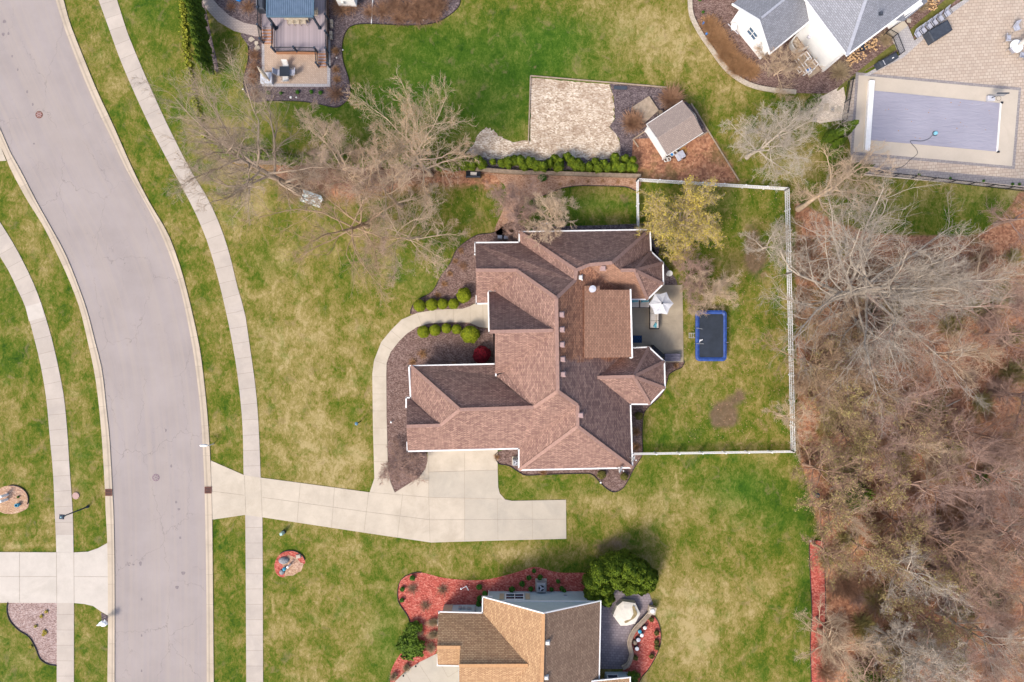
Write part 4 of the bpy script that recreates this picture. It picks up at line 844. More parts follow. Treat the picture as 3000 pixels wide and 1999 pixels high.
T('small tan-twigged tree above the trampoline', 2060, 862, 'barkt', 22, 5.0, 2.4, nl=11, th=.2, r0=.14, dens=(8, 8, 6), spread=(30, 80), wob=.2)
T('cream-twigged bare tree on the lawn left of the pool evergreens', 2188, 462, 'barkp', 23, 10.5, 3.5, nl=15, r0=.22, lean=(.4, .6), dens=(9, 9, 6), spread=(25, 62), wob=.17)
T('tan bare tree with one long trunk leaning over the evergreens by the pool', 2338, 614, 'barkt', 24, 10.5, 2.9, nl=13, th=.3, r0=.30, lean=(1.7, 2.0), dens=(8, 8, 6), spread=(22, 60))
T('huge spreading pale grey oak right of the white fence', 2432, 868, 'barko', 25, 13.5, 9.2, nl=22, th=.2, r0=.52, lean=(.6, .2), dens=(11, 8, 5), spread=(28, 80), wob=.13, tw=.009)
T('dense tan-twigged tree leaning over the fence below the huge oak', 2345, 1058, 'barkb', 26, 9.0, 4.6, nl=16, th=.15, r0=.2, lean=(.3, -.4), dens=(10, 9, 7), spread=(25, 72), wob=.1)
T('olive-tinted multi-stem tree over the fence right of the bare soil patch', 2400, 1165, 'barkb', 27, 7.5, 3.8, leaf='budl', leafn=5000, leafs=.04, nl=14, th=.12, r0=.16, dens=(8, 8, 6), spread=(25, 72))
T('small grey bare tree over the dark patch inside the fence', 2222, 735, 'barkp', 28, 6.5, 2.4, nl=9, r0=.13, dens=(7, 7, 5), spread=(30, 75))
T('thin tan tree over the fence near its lower right corner', 2275, 1215, 'barkt', 29, 6.5, 2.4, nl=9, r0=.12, dens=(7, 7, 5), spread=(30, 75))
T('sprawling bare shrub-tree in the mulch tip between walkway and driveway', 1177, 1367, 'barkm', 30, 2.6, 2.1, nl=12, th=.08, r0=.08, dens=(8, 7, 5), spread=(45, 84), cat='tree', name='bare_tree', tw=.008)
T('thin tan shrub-tree over the mulch beside the white railings', 2268, 222, 'barkt', 31, 3.2, 2.6, nl=10, th=.1, r0=.1, dens=(8, 8, 6), spread=(45, 84), tw=.009)
T('bright white-grey dead tree near the bottom of the woodland', 2562, 1838, 'barkp', 32, 9.0, 3.0, nl=14, th=.3, r0=.22, dens=(9, 8, 6), spread=(20, 75), wob=.16, tw=.012)
T('pinkish-grey spreading tree at the right edge beside the leaf clearing', 2905, 1150, 'barkm', 33, 12, 4.6, nl=15, th=.25, r0=.28, lean=(.6, 0), dens=(9, 9, 6), spread=(25, 72))
T('grey tree with one long dark trunk leaning to the right edge', 2815, 1480, 'bark', 34, 13, 4.2, nl=13, th=.45, r0=.32, lean=(3.4, -2.6), dens=(9, 8, 6), spread=(25, 70))
# woodland: five kinds of tree, shared meshes
W_PROTO = []
for k, (bk, sd, Ht, Rc, nl, lf, ln) in enumerate([('barkm', 51, 10.5, 3.6, 13, None, 0), ('barkw', 52, 11.5, 3.2, 12, None, 0), ('barkw', 53, 8.0, 2.8, 13, 'budl', 1200), ('barkt', 54, 7.5, 3.0, 12, None, 0), ('barkp', 55, 10.0, 3.0, 11, None, 0), ('barkw', 56, 6.0, 2.4, 12, 'budl', 2400)]):
    W_PROTO.append(dict(bk=bk, kw=dict(seed=sd, Ht=Ht, Rc=Rc, nl=nl, th=.22, r0=.2, dens=(8, 6, 4), spread=(22, 72), leafn=ln, leafs=.045), lf=lf, root=None))
KIND = ['mauve-grey bare woodland tree', 'reddish-brown bare woodland tree', 'brown woodland tree with faint olive buds', 'tan bare woodland tree', 'pale grey bare woodland tree', 'low olive budding woodland tree']
WT = [(2480,1060,5),(2560,1010,0),(2680,1040,1),(2800,960,3),(2900,900,0),(2960,820,3),(2620,1180,0),(2700,1250,2),(2560,1290,5),(2480,1340,3),(2620,1330,0),(2740,1330,3),(2840,1300,0),(2950,1290,1),
      (2450,1400,2),(2560,1440,4),(2640,1430,5),(2730,1440,0),(2920,1400,0),(2475,1530,5),(2540,1540,3),(2620,1540,0),(2710,1560,5),(2790,1600,1),(2890,1640,0),(2960,1560,0),(2480,1660,2),(2510,1660,3),(2600,1650,5),(2690,1690,4),
      (2780,1710,5),(2860,1760,0),(2950,1740,3),(2485,1780,2),(2700,1800,5),(2790,1860,5),(2880,1880,4),(2960,1900,0),(2490,1900,3),(2700,1920,2),(2800,1970,0),(2640,1980,5),(2500,1940,3),(3020,1650,0),(3040,1420,4),(3050,1200,1),(3060,1800,0),(3040,980,0),
      (2760,860,3),(2850,1040,3),(2640,920,5),(2990,690,3),(3070,620,0),(2900,2050,1),(2600,2060,0),(2750,2080,3)]
g0 = np.random.default_rng(9)
for x, y, k in [q for i, q in enumerate(WT) if i % 6 != 3]:
    w = W_PROTO[k]; kf = .90; fx, fy = 1500+(x-1500)*kf, 1000+(y-1000)*kf; s = float(g0.uniform(.72, 1.12))
    zone = ('uppermost part' if y < 1100 else 'middle part' if y < 1480 else 'lower part' if y < 1780 else 'lowest part')+(' near the lawn' if x < 2620 else ' towards the right edge' if x > 2850 else '')
    lab, grp = KIND[k]+', '+zone, ['bare mauve-grey', 'bare reddish-brown', 'olive-budded', 'bare tan', 'bare pale', 'low olive'][k]+' trees of the woodland, '+zone
    if w['root'] is None: w['root'] = tree('woodland_tree', lab, fx, fy, w['bk'], w['lf'], grp, **w['kw'])
    else: dup(w['root'], W(fx, fy), float(g0.uniform(0, 6.28)), s, lab, grp)
# woodland undergrowth
UG = [('ub', 'dry', 'brown twiggy bush on the leaf-covered woodland floor', 'brown bushes of the woodland floor', .011), ('ug', 'budl', 'low olive-yellow bush on the woodland floor', 'olive bushes of the woodland floor', .012), ('um', 'barkm', 'mauve-grey brush on the woodland floor', 'mauve brush of the woodland floor', .012)]
for i in range(180):
    x = float(g0.uniform(2350, 3010)); y = float(g0.uniform(720, 1990))
    if y > 1330 and x < 2430 or (x > 2700 and x < 2860 and 980 < y < 1180): continue
    key, mt, lb, gr, w_ = UG[int(g0.choice([0, 0, 1, 2]))]
    plant(key, (lambda: tuft_geo({'ub': 171, 'ug': 172, 'um': 173}[key], 240, 1, .9, w_, sub=7)), mt, 'woodland_bush', lb, 'bush', W(1500+(x-1500)*.98, 1000+(y-1000)*.98), gr, float(g0.uniform(0, 6)), float(g0.uniform(.7, 1.5)))
for x, y in [(2350,870),(2345,930),(2350,800),(2360,1330),(2352,1120),(2380,1350),(2425,1480),(2435,1620),(2440,1720)]:
    plant('ub', None, 'dry', 'woodland_bush', 'brown twiggy bush at the edge of the woodland by the lawn or fence', 'bush', W(x, y), 'brown bushes at the woodland edge', x, .9)
# fallen limbs
for i, (a, b_, l) in enumerate([((2770,1194),(2814,1172),'pale fallen log lying in the leaf clearing of the woodland'), ((2433,1434),(2468,1423),'short pale fallen branch beside the lone dark evergreen'), ((2690,1289),(2745,1262),'dark fallen branch in the middle of the woodland')]):
    A, B = W(*a, .12), W(*b_, .12); mid = (A+B)/2+Vector((.05, .08, .05))
    solo('fallen_branch', MB().tube([A, mid, B], [.07, .06, .03], 6), M['barkp' if i < 2 else 'barkb'], l, 'fallen branch', W(*a))
# ---------------- buildings ----------------
def roof_faces(faces, name, m, parent):
    """faces given as lists of (pixel x, pixel y, height); the UV map follows each slope"""
    me = bpy.data.meshes.new(name); V = []; F = []; UV = []
    off = world(parent)
    for f in faces:
        pts = [W(*q) if not isinstance(q, Vector) else q for q in f]
        n = Vector((0, 0, 0))
        for i in range(len(pts)):
            a, b_ = pts[i], pts[(i+1) % len(pts)]; n += Vector(((a.y-b_.y)*(a.z+b_.z), (a.z-b_.z)*(a.x+b_.x), (a.x-b_.x)*(a.y+b_.y)))
        if n.z < 0: pts.reverse(); n = -n
        n.normalize(); u = Vector((0, 0, 1)).cross(n)
        u = u.normalized() if u.length > 1e-3 else Vector((1, 0, 0)); v = n.cross(u)
        o = len(V); V += [p-off for p in pts]; UV += [(p.dot(u), p.dot(v)) for p in pts]; F.append(tuple(range(o, o+len(pts))))
    me.from_pydata([tuple(v) for v in V], [], F); ul = me.uv_layers.new(name='UVMap')
    for l in me.loops: ul.data[l.index].uv = UV[l.vertex_index]
    me.materials.append(m); o = bpy.data.objects.new(name, me); C.objects.link(o); o.parent = parent; return o
def caps(edges, m, parent, name='ridge_cap', w=.30):
    mb = MB()
    for a, b_ in edges: mb.bar(W(*a)+Vector((0, 0, .035)), W(*b_)+Vector((0, 0, .035)), w, .05)
    return mb.build(name, m, parent)
def gutters(lines, parent, m='white', w=.13, name='gutter'):
    for ln in lines:
        mb = MB()
        for a, b_ in zip(ln, ln[1:]):
            A, B = W(*a), W(*b_); d = (B-A).normalized()*.06; mb.bar(A-d+Vector((0, 0, .0)), B+d, w, .13)
        mb.build(name, M[m], parent)
def vent(px, py, z, parent, m='pink', s=.42):
    c = W(px, py, z); mb = MB(); mb.bbox((c.x, c.y, c.z+.02), (s, s*.95, .26), 0, .05); mb.box((c.x-.02, c.y, c.z-.06), (s+.12, s+.1, .04)); return mb.build('roof_vent', M[m], parent)
def window(parent, c, u, n, w, h, m='glass', frame='white', grid=1):
    """window centred at c on a wall with direction u and outward normal n"""
    u = Vector(u).normalized(); n = Vector(n).normalized(); c = Vector(c); fr = MB(); z = Vector((0, 0, 1))
    for s in (-1, 1):
        fr.bar(c+u*s*w/2+z*(-h/2)+n*.03, c+u*s*w/2+z*h/2+n*.03, .09, .07)
        fr.bar(c+z*s*h/2-u*(w/2+.04)+n*.03, c+z*s*h/2+u*(w/2+.04)+n*.03, .07, .09)
    for i in range(1, grid): fr.bar(c+u*(-w/2+w*i/grid)-z*h/2+n*.03, c+u*(-w/2+w*i/grid)+z*h/2+n*.03, .06, .05)
    fr.bar(c-u*w/2+n*.03, c+u*w/2+n*.03, .05, .05)
    f = fr.build('window', M[frame], parent); g = MB(); a = c+n*.02
    g.add([a-u*w/2-z*h/2, a+u*w/2-z*h/2, a+u*w/2+z*h/2, a-u*w/2+z*h/2], [(0, 1, 2, 3)]); g.build('pane', M[m], f); return f

# --- main house ---
hs = thing('house', 'large house with brown and pink shingled hip roofs and white gutters in the middle', 'house', W(1560, 1050))
foot = [(1392,712),(1521,711),(1521,680),(1904,674),(1907,738),(1942,771),(1943,833),(1897,878),(1850,878),(1853,1020),(1901,1018),(1946,1060),(1948,1138),(1904,1185),(1847,1185),(1853,1371),(1520,1378),(1520,1315),(1194,1323),(1194,1166),(1203,1166),(1198,1073),(1450,1067),(1449,975),(1432,975),(1430,890),(1396,891)]
fp = [XY(a, b, 3) for a, b in foot]
MB().prism(offset(fp, .45), 0, 2.86).build('wall', M['siding_m'], hs)
MB().prism(offset(fp, .04), 2.84, 2.93, True).build('soffit', M['white'], hs)
P1, P2 = (1630,875,9.0), (1634,1147,9.0); A2, B1 = (1394,793,5.75), (1513,793,5.85); V1 = (1685,822,7.4); R1, R2, R3 = (1688,793,7.35), (1726,777,7.1), (1793,771,7.0)
E1, F1 = (1818,793,6.1), (1860,793,6.0); S1, S2 = (1692,1188,7.35), (1692,1250,7.35); J, K = (1750,1107,5.75), (1856,1104,5.75)
G0, G1 = (1434,973,8.7), (1621,969,8.75); Gj, Gr = (1564,1194,6.65), (1347,1201,6.75); Wg0, Wg1 = (1191,1250,5.5), (1290,1247,5.5); MD = (1635,1052,9.0)
rf = roof_faces([
    [(1392,712,3),(1523,711,3),V1,P1,B1,A2], [A2,B1,(1430,852,4.0),(1430,890,3),(1396,891,3)],
    [(1521,680,3),R1,V1,(1523,711,3)], [(1521,680,3),(1904,674,3),R3,R2,R1], [(1904,674,3),(1907,738,3),E1,R3], [(1907,738,3),F1,E1],
    [(1907,738,3),(1942,771,3),F1], [(1942,771,3),(1943,833,3),F1], [(1943,833,3),(1897,878,3),F1],
    [B1,P1,P2,G1,(1450,855,3.8),(1430,852,4.0)], [G0,G1,(1450,855,3.7),(1432,853,3.7)], [(1450,973,8.7),G1,(1480,1092,4.55),(1450,1097,4.4)],
    [G1,P2,Gj,(1453,1101,4.3),(1480,1092,4.55)], [(1203,1071,3),(1450,1067,3),(1453,1101,3.85),Gj,Gr], [(1203,1073,3),Gr,Wg1,(1203,1168,3)],
    [(1192,1166,3),Wg0,Wg1,(1203,1168,3)], [(1194,1323,3),Wg0,Wg1,Gr,Gj,P2,S1,(1527,1309,3.2),(1520,1315,3)],
    [S1,S2,(1520,1378,3),(1520,1315,3),(1527,1309,3.2)], [S2,(1853,1371,3),(1520,1378,3)],
    [J,K,(1901,1018,3),(1853,1020,3)], [K,(1901,1018,3),(1946,1060,3)], [K,(1946,1060,3),(1948,1138,3)], [K,(1948,1138,3),(1904,1185,3)], [K,(1904,1185,3),(1847,1185,3),J]], 'roof', M['sh_main'], hs)
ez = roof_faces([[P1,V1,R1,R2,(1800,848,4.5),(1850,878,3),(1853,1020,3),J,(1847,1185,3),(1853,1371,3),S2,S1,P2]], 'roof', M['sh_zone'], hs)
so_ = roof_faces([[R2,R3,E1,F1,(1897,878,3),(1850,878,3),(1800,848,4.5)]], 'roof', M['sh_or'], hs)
# raised low-pitch roof over the rear room
ext = [(1712,838,6.98),(1757,838,6.45),(1757,850,6.45),(1847,850,5.4),(1852,1047,5.4),(1712,1050,6.98)]
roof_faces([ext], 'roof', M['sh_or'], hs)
mb = MB(); pv = [W(*q)-Vector((0, 0, .03)) for q in ext]; low = [Vector((p.x-(.25 if i in (3, 4) else 0), p.y, 2.6)) for i, p in enumerate(pv)]
top = [Vector((p.x-(.25 if i in (3, 4) else 0), p.y-(.0), p.z-.02)) for i, p in enumerate(pv)]
for i in range(6):
    j = (i+1) % 6; mb.add([low[i], low[j], top[j], top[i]], [(3, 2, 1, 0)])
mb.build('wall', M['cedar'], hs)
# gable and clerestory walls
mb = MB()
def wallq(mb, *pts): mb.add([W(a, b, z)+Vector(d) for a, b, z, d in pts], [tuple(range(len(pts)))])
wallq(mb, (1396,712,3,(.25,0,-.1)), (1396,891,3,(.25,0,-.1)), (1394,793,5.6,(.35,0,-.15)))
wallq(mb, (1432,853,3.7,(.35,0,-.1)), (1432,973,8.5,(.35,0,0)), (1450,1095,4.4,(0,0,-.1)), (1450,1095,3,(0,0,-.2)), (1432,853,3,(.35,0,-.1)))
wallq(mb, (1450,1095,4.4,(.3,0,-.1)), (1450,975,4.4,(.3,0,-.1)), (1450,975,2.6,(.3,0,0)), (1450,1095,2.6,(.3,0,0)))
wallq(mb, (1194,1166,3,(.25,0,-.1)), (1194,1323,3,(.25,0,-.1)), (1192,1250,5.3,(.35,0,-.1)))
mb.build('wall', M['siding_m'], hs)
caps([(A2,B1),(B1,P1),(P1,P2),(P1,V1),((1521,680,3),R1),(R1,R2),(R2,R3),((1904,674,3),R3),(E1,F1),(F1,(1907,738,3)),(F1,(1942,771,3)),(F1,(1943,833,3)),(F1,(1897,878,3)),
      (G0,G1),(P2,Gj),(Gj,Gr),((1203,1073,3),Gr),(Gr,Wg1),(Wg1,Wg0),(P2,S1),(S1,S2),(S2,(1853,1371,3)),(S2,(1520,1378,3)),(J,K),(K,(1901,1018,3)),(K,(1946,1060,3)),(K,(1948,1138,3)),(K,(1904,1185,3)),(P1,(1622,800,7.9)) if False else (R1,V1)], M['cap'], rf)
g3 = lambda *p: [(a, b, 3.0) for a, b in p]
gutters([g3((1392,738),(1392,712),(1521,711),(1521,680),(1904,674),(1907,738),(1942,771),(1943,833),(1897,878),(1850,878)), g3((1853,1020),(1901,1018),(1946,1060),(1948,1138),(1904,1185),(1847,1185),(1853,1371),(1520,1378),(1520,1315),(1194,1323),(1193,1297)),
         g3((1190,1194),(1190,1166),(1203,1166),(1198,1073),(1450,1067)), g3((1396,868),(1396,891),(1430,890)), [(1453,852,3.8),(1430,852,3.8),(1433,975,3.8),(1450,975,3.8)], [(1449,975,4.4),(1453,1101,4.4)], [(1847,850,5.42),(1852,1047,5.42)]], hs)
vb = MB(); vb.tube([W(1852,1049,5.3), W(1846,1049,5.2), W(1846,1049,3.2)], .06, 6); vb.build('downspout', M['white'], hs)
for x, y, z, m_ in [(1699,814,7.0,'offwhite'),(1645,922,8.75,'pink'),(1646,966,8.75,'pink'),(1646,1010,8.75,'pink'),(1648,1053,8.7,'pink'),(1649,1097,8.7,'pink'),(1701,1217,7.3,'pink'),(1767,786,6.8,'pink')]: vent(x, y, z, rf, m_)
c = W(1735, 848, 7.2); ch = MB(); ch.lathe((c.x, c.y, 6.4), [(.26,0),(.26,.7),(.20,.75),(.20,1.0),(.30,1.0),(.30,1.2),(.10,1.25)], 16); ch.build('chimney_pipe', M['lgrey'], rf, sm=False)
for x, y in [(1690,837),(1688,851),(1686,868),(1712,892),(1728,893)]:
    c = W(x, y, 7.4); MB().sheet([(c.x+.14*math.cos(t), c.y+.2*math.sin(t)) for t in (0,1,2,3,4,5)], 1).add([], []) if False else None
# windows, doors and garage doors on the walls under the eaves
def wside(px, py, u, n, w, h, z=1.5, m='glass', grid=2): 
    c = W(px, py, 3); window(hs, (c.x-n[0]*.45+n[0]*.005, c.y-n[1]*.45+n[1]*.005, z), u, n, w, h, m, 'white', grid)
for x in (1600,1700,1810): wside(x, 678, (1,0,0), (0,1,0), 1.5, 1.3)
for x in (1580,1690,1790): wside(x, 1375, (1,0,0), (0,-1,0), 1.5, 1.3)
for y in (1230,1310): wside(1850, y, (0,1,0), (1,0,0), 1.4, 1.3)
wside(1199, 1120, (0,1,0), (-1,0,0), 1.3, 1.2); wside(1395, 770, (0,1,0), (-1,0,0), 1.6, 1.4); wside(1395, 850, (0,1,0), (-1,0,0), 1.2, 1.4)
wside(1943, 802, (0,1,0), (1,0,0), 1.3, 1.7); wside(1947, 1100, (0,1,0), (1,0,0), 1.5, 1.7)
for x in (1305, 1405):
    c = W(x, 1321, 3); MB().bbox((c.x, c.y+.44, 1.1), (2.7, .06, 2.2), 0, .01).build('garage_door', M['white'], hs)
c = W(1441, 930, 3); MB().box((c.x+.42, c.y, 1.05), (.06, 1.1, 2.1)).build('door', M['red'], hs)
c = W(1850, 960, 3); MB().box((c.x-.43, c.y, 1.05), (.06, 2.4, 2.1)).build('patio_door', M['glass'], hs)

# --- south house ---
s2 = thing('house', 'house with tan and brown shingled gables and pale blue siding at the bottom edge', 'house', W(1590, 1900))
Pk, Pe = (1592,1797,6.7), (1583,2200,6.7)
fp = [(-67/30,-733/30),(245/30,-733/30),(245/30,-40.5),(-13.5+8,-40.5),(-5.0,-40.5),(-5.0,-28.2),(-6.4,-28.2),(-6.4,-25.9),(-67/30-.35,-25.9),(-67/30-.35,-733/30)]
fp = [(-67/30,-733/30),(245/30,-733/30),(245/30,-40.5),(-5.0,-40.5),(-5.0,-30.3),(-6.5,-30.3),(-6.5,-25.75),(-67/30,-25.75)]
MB().prism(fp, 0, 2.62).build('wall', M['siding_b'], s2)
yw = -733/30
MB().add([(-67/30,yw-.002,2.6),(245/30,yw-.002,2.6),(82/30,yw-.002,6.45)], [(0,2,1)]).build('wall', M['siding_b'], s2)
MB().bar((-67/30-.05,yw+.03,2.62),(245/30,yw+.03,2.62),.07,.14).build('trim_board', M['white'], s2)
MB().bar((-67/30-.03,yw+.03,0),(-67/30-.03,yw+.03,2.6),.16,.06).build('corner_board', M['white'], s2)
r2 = roof_faces([[(1414,1749,2.75),Pk,Pe,(1405,2200,2.7),(1420,2090,2.7),(1547,1950,5.8),(1414,1796,2.75)],[(1345,1951,5.8),(1547,1950,5.8),(1420,2090,2.7),(1345,2090,2.7)],
    [(1280,1896,4.75),(1349,1896,4.75),(1345,1950,3.0),(1282,1950,3.0)]], 'roof', M['sh_tan'], s2)
roof_faces([[(1284,1793,2.75),(1414,1796,2.75),(1547,1950,5.8),(1345,1951,5.8),(1349,1896,4.75),(1281,1896,4.75)]], 'roof', M['sh_tan'], s2)
r3 = roof_faces([[Pk,(1760,1762,2.75),(1753,2200,2.75),Pe]], 'roof', M['sh_brn'], s2)
roof_faces([[(1701,1998,3.4),(1846,1985,2.75),(1846,2120,2.75),(1701,2120,4.2)]], 'roof', M['sh_tan'], s2)
caps([(Pk,Pe),((1345,1951,5.8),(1547,1950,5.8)),((1280,1897,4.75),(1349,1897,4.75))], M['capt'], r2)
gutters([[(1441,1749,2.8),(1414,1749,2.8),(1413,1796,2.8),(1286,1793,2.8),(1284,1833,2.8)],[(1418,1750,2.95),(1592,1797,6.75),(1758,1761,2.95)],[(1760,1762,2.8),(1753,2100,2.8)],[(1282,1920,3.0),(1282,1950,3.05),(1345,1951,3.05)],[(1701,1999,3.4),(1846,1985,2.8),(1846,2040,2.8)]], s2, w=.10)
for x, y in [(1604,1884),(1600,1986)]: vent(x, y, 6.5, r3, 'offwhite', .36)
window(s2, (8/30*.98-.0, yw, 1.45), (1,0,0), (0,1,0), 1.72, 1.45, 'glass', 'white', 2)
for x in (-.98, 1.5): MB().bbox((x, yw+.03, 1.45), (.42, .05, 1.45), 0, .01).build('shutter', M['shutter'], s2)
MB().box((5.1, yw+.06, 1.2), (.28, .12, .2)).build('dryer_vent', M['grey'], s2)
MB().prism([(284*.957/30,-32.3),(11.3,-32.3),(11.3,-41),(8.0,-41)], 0, 2.7).build('wall', M['siding_b'], s2)
window(s2, (W(1797,1973,1.5).x, -32.29, 1.4), (1,0,0), (0,1,0), 1.0, 1.5, 'glass', 'white', 1)
window(s2, (8.19, -32.2+.9, 1.4), (0,1,0), (1,0,0), .9, 1.5, 'glass_b')
# meters on the garage wall
for i, (x, d, h) in enumerate([(-5.0,.28,.6),(-4.6,.2,.3),(-4.1,.4,.35),(-3.5,.12,.9)]):
    MB().box((x, -25.66, 1.0+.1*i), (d, .2, h)).build('meter_box', M['grey'], s2)
MB().prism([(-6.62,-25.85),(-5.75,-25.85),(-5.75,-25.72),(-6.62,-25.72)], 0, 2.6).build('corner_board', M['shutter'], s2)

# --- white house, top right ---
s3 = thing('house', 'white-sided two-storey house with slate grey roofs at the top right', 'house', W(2420, 150))
B = W(2410, 208); u1 = Vector((-.6, .8, 0)); u2 = Vector((.8, .6, 0)); up = Vector((0, 0, 1))
def pl(o, a, b_, z=0): q = o+u1*a+u2*b_; return Vector((q.x, q.y, z))
MB().prism([tuple(pl(B, *q).xy) for q in ((0,0),(16,0),(16,18),(0,18))], 0, 5.15).build('wall', M['siding_w'], s3)
mb = MB(); c0 = W(2481, 164, 5.2)
mb.bar(pl(B, -.03, -.03, 0), pl(B, -.03, -.03, 5.1), .18, .18)
mb.build('corner_board', M['white'], s3)
apex = pl(c0, 6.6, 6.6, 10.2); r4 = roof_faces([[c0, pl(c0, 18, 0, 5.2), pl(c0, 11.5, 6.6, 10.2), apex], [c0, apex, pl(c0, 6.6, 16, 10.2), pl(c0, 0, 20, 5.2)], [pl(c0,18,0,5.2),pl(c0,18,20,5.2),pl(c0,11.5,13,10.2),pl(c0,11.5,6.6,10.2)],[apex,pl(c0,11.5,6.6,10.2),pl(c0,11.5,13,10.2),pl(c0,6.6,16,10.2)]], 'roof', M['sh_grey'], s3)
mb = MB(); mb.bar(c0+up*.04, apex+up*.04, .3, .05); mb.build('ridge_cap', M['capg'], r4)
mb = MB(); mb.bar(c0+u1*-.06, pl(c0, 18, 0, 5.2), .13, .13); mb.build('gutter', M['white'], s3)
mb = MB(); mb.bar(c0, pl(c0, 0, 20, 5.2), .13, .13); mb.build('gutter', M['white'], s3)
MB().prism([tuple(q.xy) for q in (pl(c0,.02,.02),pl(c0,18,.02),pl(c0,18,1.2),pl(c0,1.2,1.2),pl(c0,1.2,20),pl(c0,.02,20))], 5.04, 5.12, True).build('soffit', M['white'], s3)
g0_ = W(2139, 68); g1_ = W(2227, 176)
uw = (g1_-g0_); Lw = uw.length; uw.normalize(); un = Vector((-uw.y, uw.x, 0))
if un.y < 0: un = -un
mid = (g0_+g1_)/2
MB().prism([tuple(p.xy) for p in (g0_, g1_, g1_+un*8, g0_+un*8)], 0, 2.85).build('wall', M['siding_w'], s3)
MB().add([g0_+up*2.8, g1_+up*2.8, mid+up*5.0], [(0, 1, 2)]).build('wall', M['siding_w'], s3)
e0, e1, pk = W(2145,13,2.9), W(2255,159,2.9), W(2223,60,5.3)
r5 = roof_faces([[e0, pk, pk+un*9, e0+un*9], [e1, pk, pk+un*5.2+up*0, e1+un*4.75]], 'roof', M['sh_grey'], s3)
mb = MB(); mb.bar(e0, pk, .14, .16); mb.bar(pk, e1, .14, .16); mb.build('rake_board', M['white'], s3)
mb = MB(); mb.bar(e1, e1+un*4.75, .12, .12); mb.build('gutter', M['white'], s3)
MB().box((pk.x+un.x*2.6, pk.y+un.y*2.6, 5.33), (.2, 4.5, .05), math.atan2(un.y, un.x)-math.pi/2).build('ridge_cap', M['capg'], r5)
vent(2263, 50, 4.4, r5, 'char', .36); vent(2314, 10, 4.5, r5, 'char', .36); vent(2582, 40, 7.3, r4, 'char', .25)
nn = -un
window(s3, mid+up*1.9+nn*.004+uw*.1, uw, nn, 1.15, 1.15, 'glass_b', 'white', 2)
window(s3, pl(B, 6.1, 0, 3.9)-u2*.01, u1, -u2, .9, 1.2, 'glass_b', 'white', 2)
for t, a in ((-.9, .9), (1.5, .9)):
    MB().box(pl(B, .0, .0, 0)+u1*0, (.01, .01, .01)).v if False else None
c = pl(B, 3.3, -.06, 1.6); MB().bbox(c, (.3, .3, .25), R(53), .03).build('dryer_vent', M['lgrey'], s3)
# bay with blue window and the lower wall on the pool side
b0, b1 = W(2596, 93), W(2644, 63)
MB().prism([b0.xy[:], b1.xy[:], (b1+u1*1.6+u2*.0).xy[:], (b0+u1*1.6).xy[:]], .5, 3.4, True).build('bay_wall', M['white'], s3)
window(s3, (b0+b1)/2+up*2.4-u1*.01, u2, -u1, 1.4, .9, 'glass_b', 'white', 1)
# concrete window well
q = [W(a, b_, .35) for a, b_ in [(2336,102),(2326,112),(2317,124),(2316,132),(2323,145),(2330,151),(2338,152),(2350,148),(2363,140)]]
mb = MB()
for a, b_ in zip(q, q[1:]): mb.bar(a, b_, .13, .6)
mb.build('window_well', M['offwhite'], s3)
MB().sheet([p.xy[:] for p in q], .04).build('window_well_floor', M['pebble'], s3)

# --- garden shed ---
sh = thing('garden_shed', 'white garden shed with a grey-tan shingle roof beside the orange woodchips', 'shed', W(1965, 390))
z0, z1 = 2.15, 3.0
rfs = roof_faces([[(1894,365,z0),(1999,296,z0),(2033,336.5,z1),(1924,407,z1)], [(1924,407,z1),(2033,336.5,z1),(2060,390,z0),(1954,457,z0)]], 'roof', M['sh_shed'], sh)
wp = [W(1890,386), W(1942,467)]; ud = (wp[1]-wp[0]).normalized(); nnn = Vector((-ud.y, ud.x, 0)); nnn = nnn if nnn.x > 0 else -nnn
wl = (wp[1]-wp[0]).length; dp = 3.85
MB().prism([p.xy[:] for p in (wp[0], wp[1], wp[1]+nnn*dp, wp[0]+nnn*dp)], 0, z0-.05).build('wall', M['siding_w'], sh)
mw = (wp[0]+wp[1])/2
for o_ in (Vector((0,0,0)), nnn*dp): MB().add([wp[0]+o_+up*(z0-.06), wp[1]+o_+up*(z0-.06), mw+o_+up*(z1-.12)], [(0,1,2)]).build('wall', M['siding_w'], sh)
mb = MB()
for a, b_ in (((1894,365,z0),(1924,407,z1)), ((1924,407,z1),(1954,457,z0)), ((1954,457,z0),(2060,390,z0)), ((1894,365,z0),(1999,296,z0))): mb.bar(W(*a), W(*b_), .06, .10)
mb.build('fascia', M['offwhite'], sh)
mb = MB(); mb.bar(wp[0]-nnn*.04, wp[0]-nnn*.04+up*2.05, .14, .1); mb.bar(wp[1]-nnn*.04, wp[1]-nnn*.04+up*2.05, .14, .1); mb.build('corner_board', M['white'], sh)
MB().bbox((wp[1]+nnn*2.0-ud*-.04+up*1.0), (1.3, .07, 1.9), math.atan2(nnn.y, nnn.x), .01).build('door', M['offwhite'], sh)
q = [W(*p, .22) for p in ((1852,314),(1902,282),(1930,324),(1886,363))]
mb = MB(); n_ = 17
for i in range(n_):
    a, b_ = q[0].lerp(q[3], (i+.5)/n_), q[1].lerp(q[2], (i+.5)/n_); mb.bar(a, b_, (q[3]-q[0]).length/n_*.86, .05)
rp = solo('wooden_ramp', mb, M['wood'], 'square weathered plank platform at the door side of the garden shed', 'platform', W(1890,322))
mb = MB(); mb.prism([p.xy[:] for p in q], .03, .18); mb.build('frame', M['barkb'], rp)
roof_faces([[(2622,60,3.4),(2712,-10,3.4),(2718,6,2.6),(2647,64,2.6)]], 'roof', M['sh_grey'], s3)
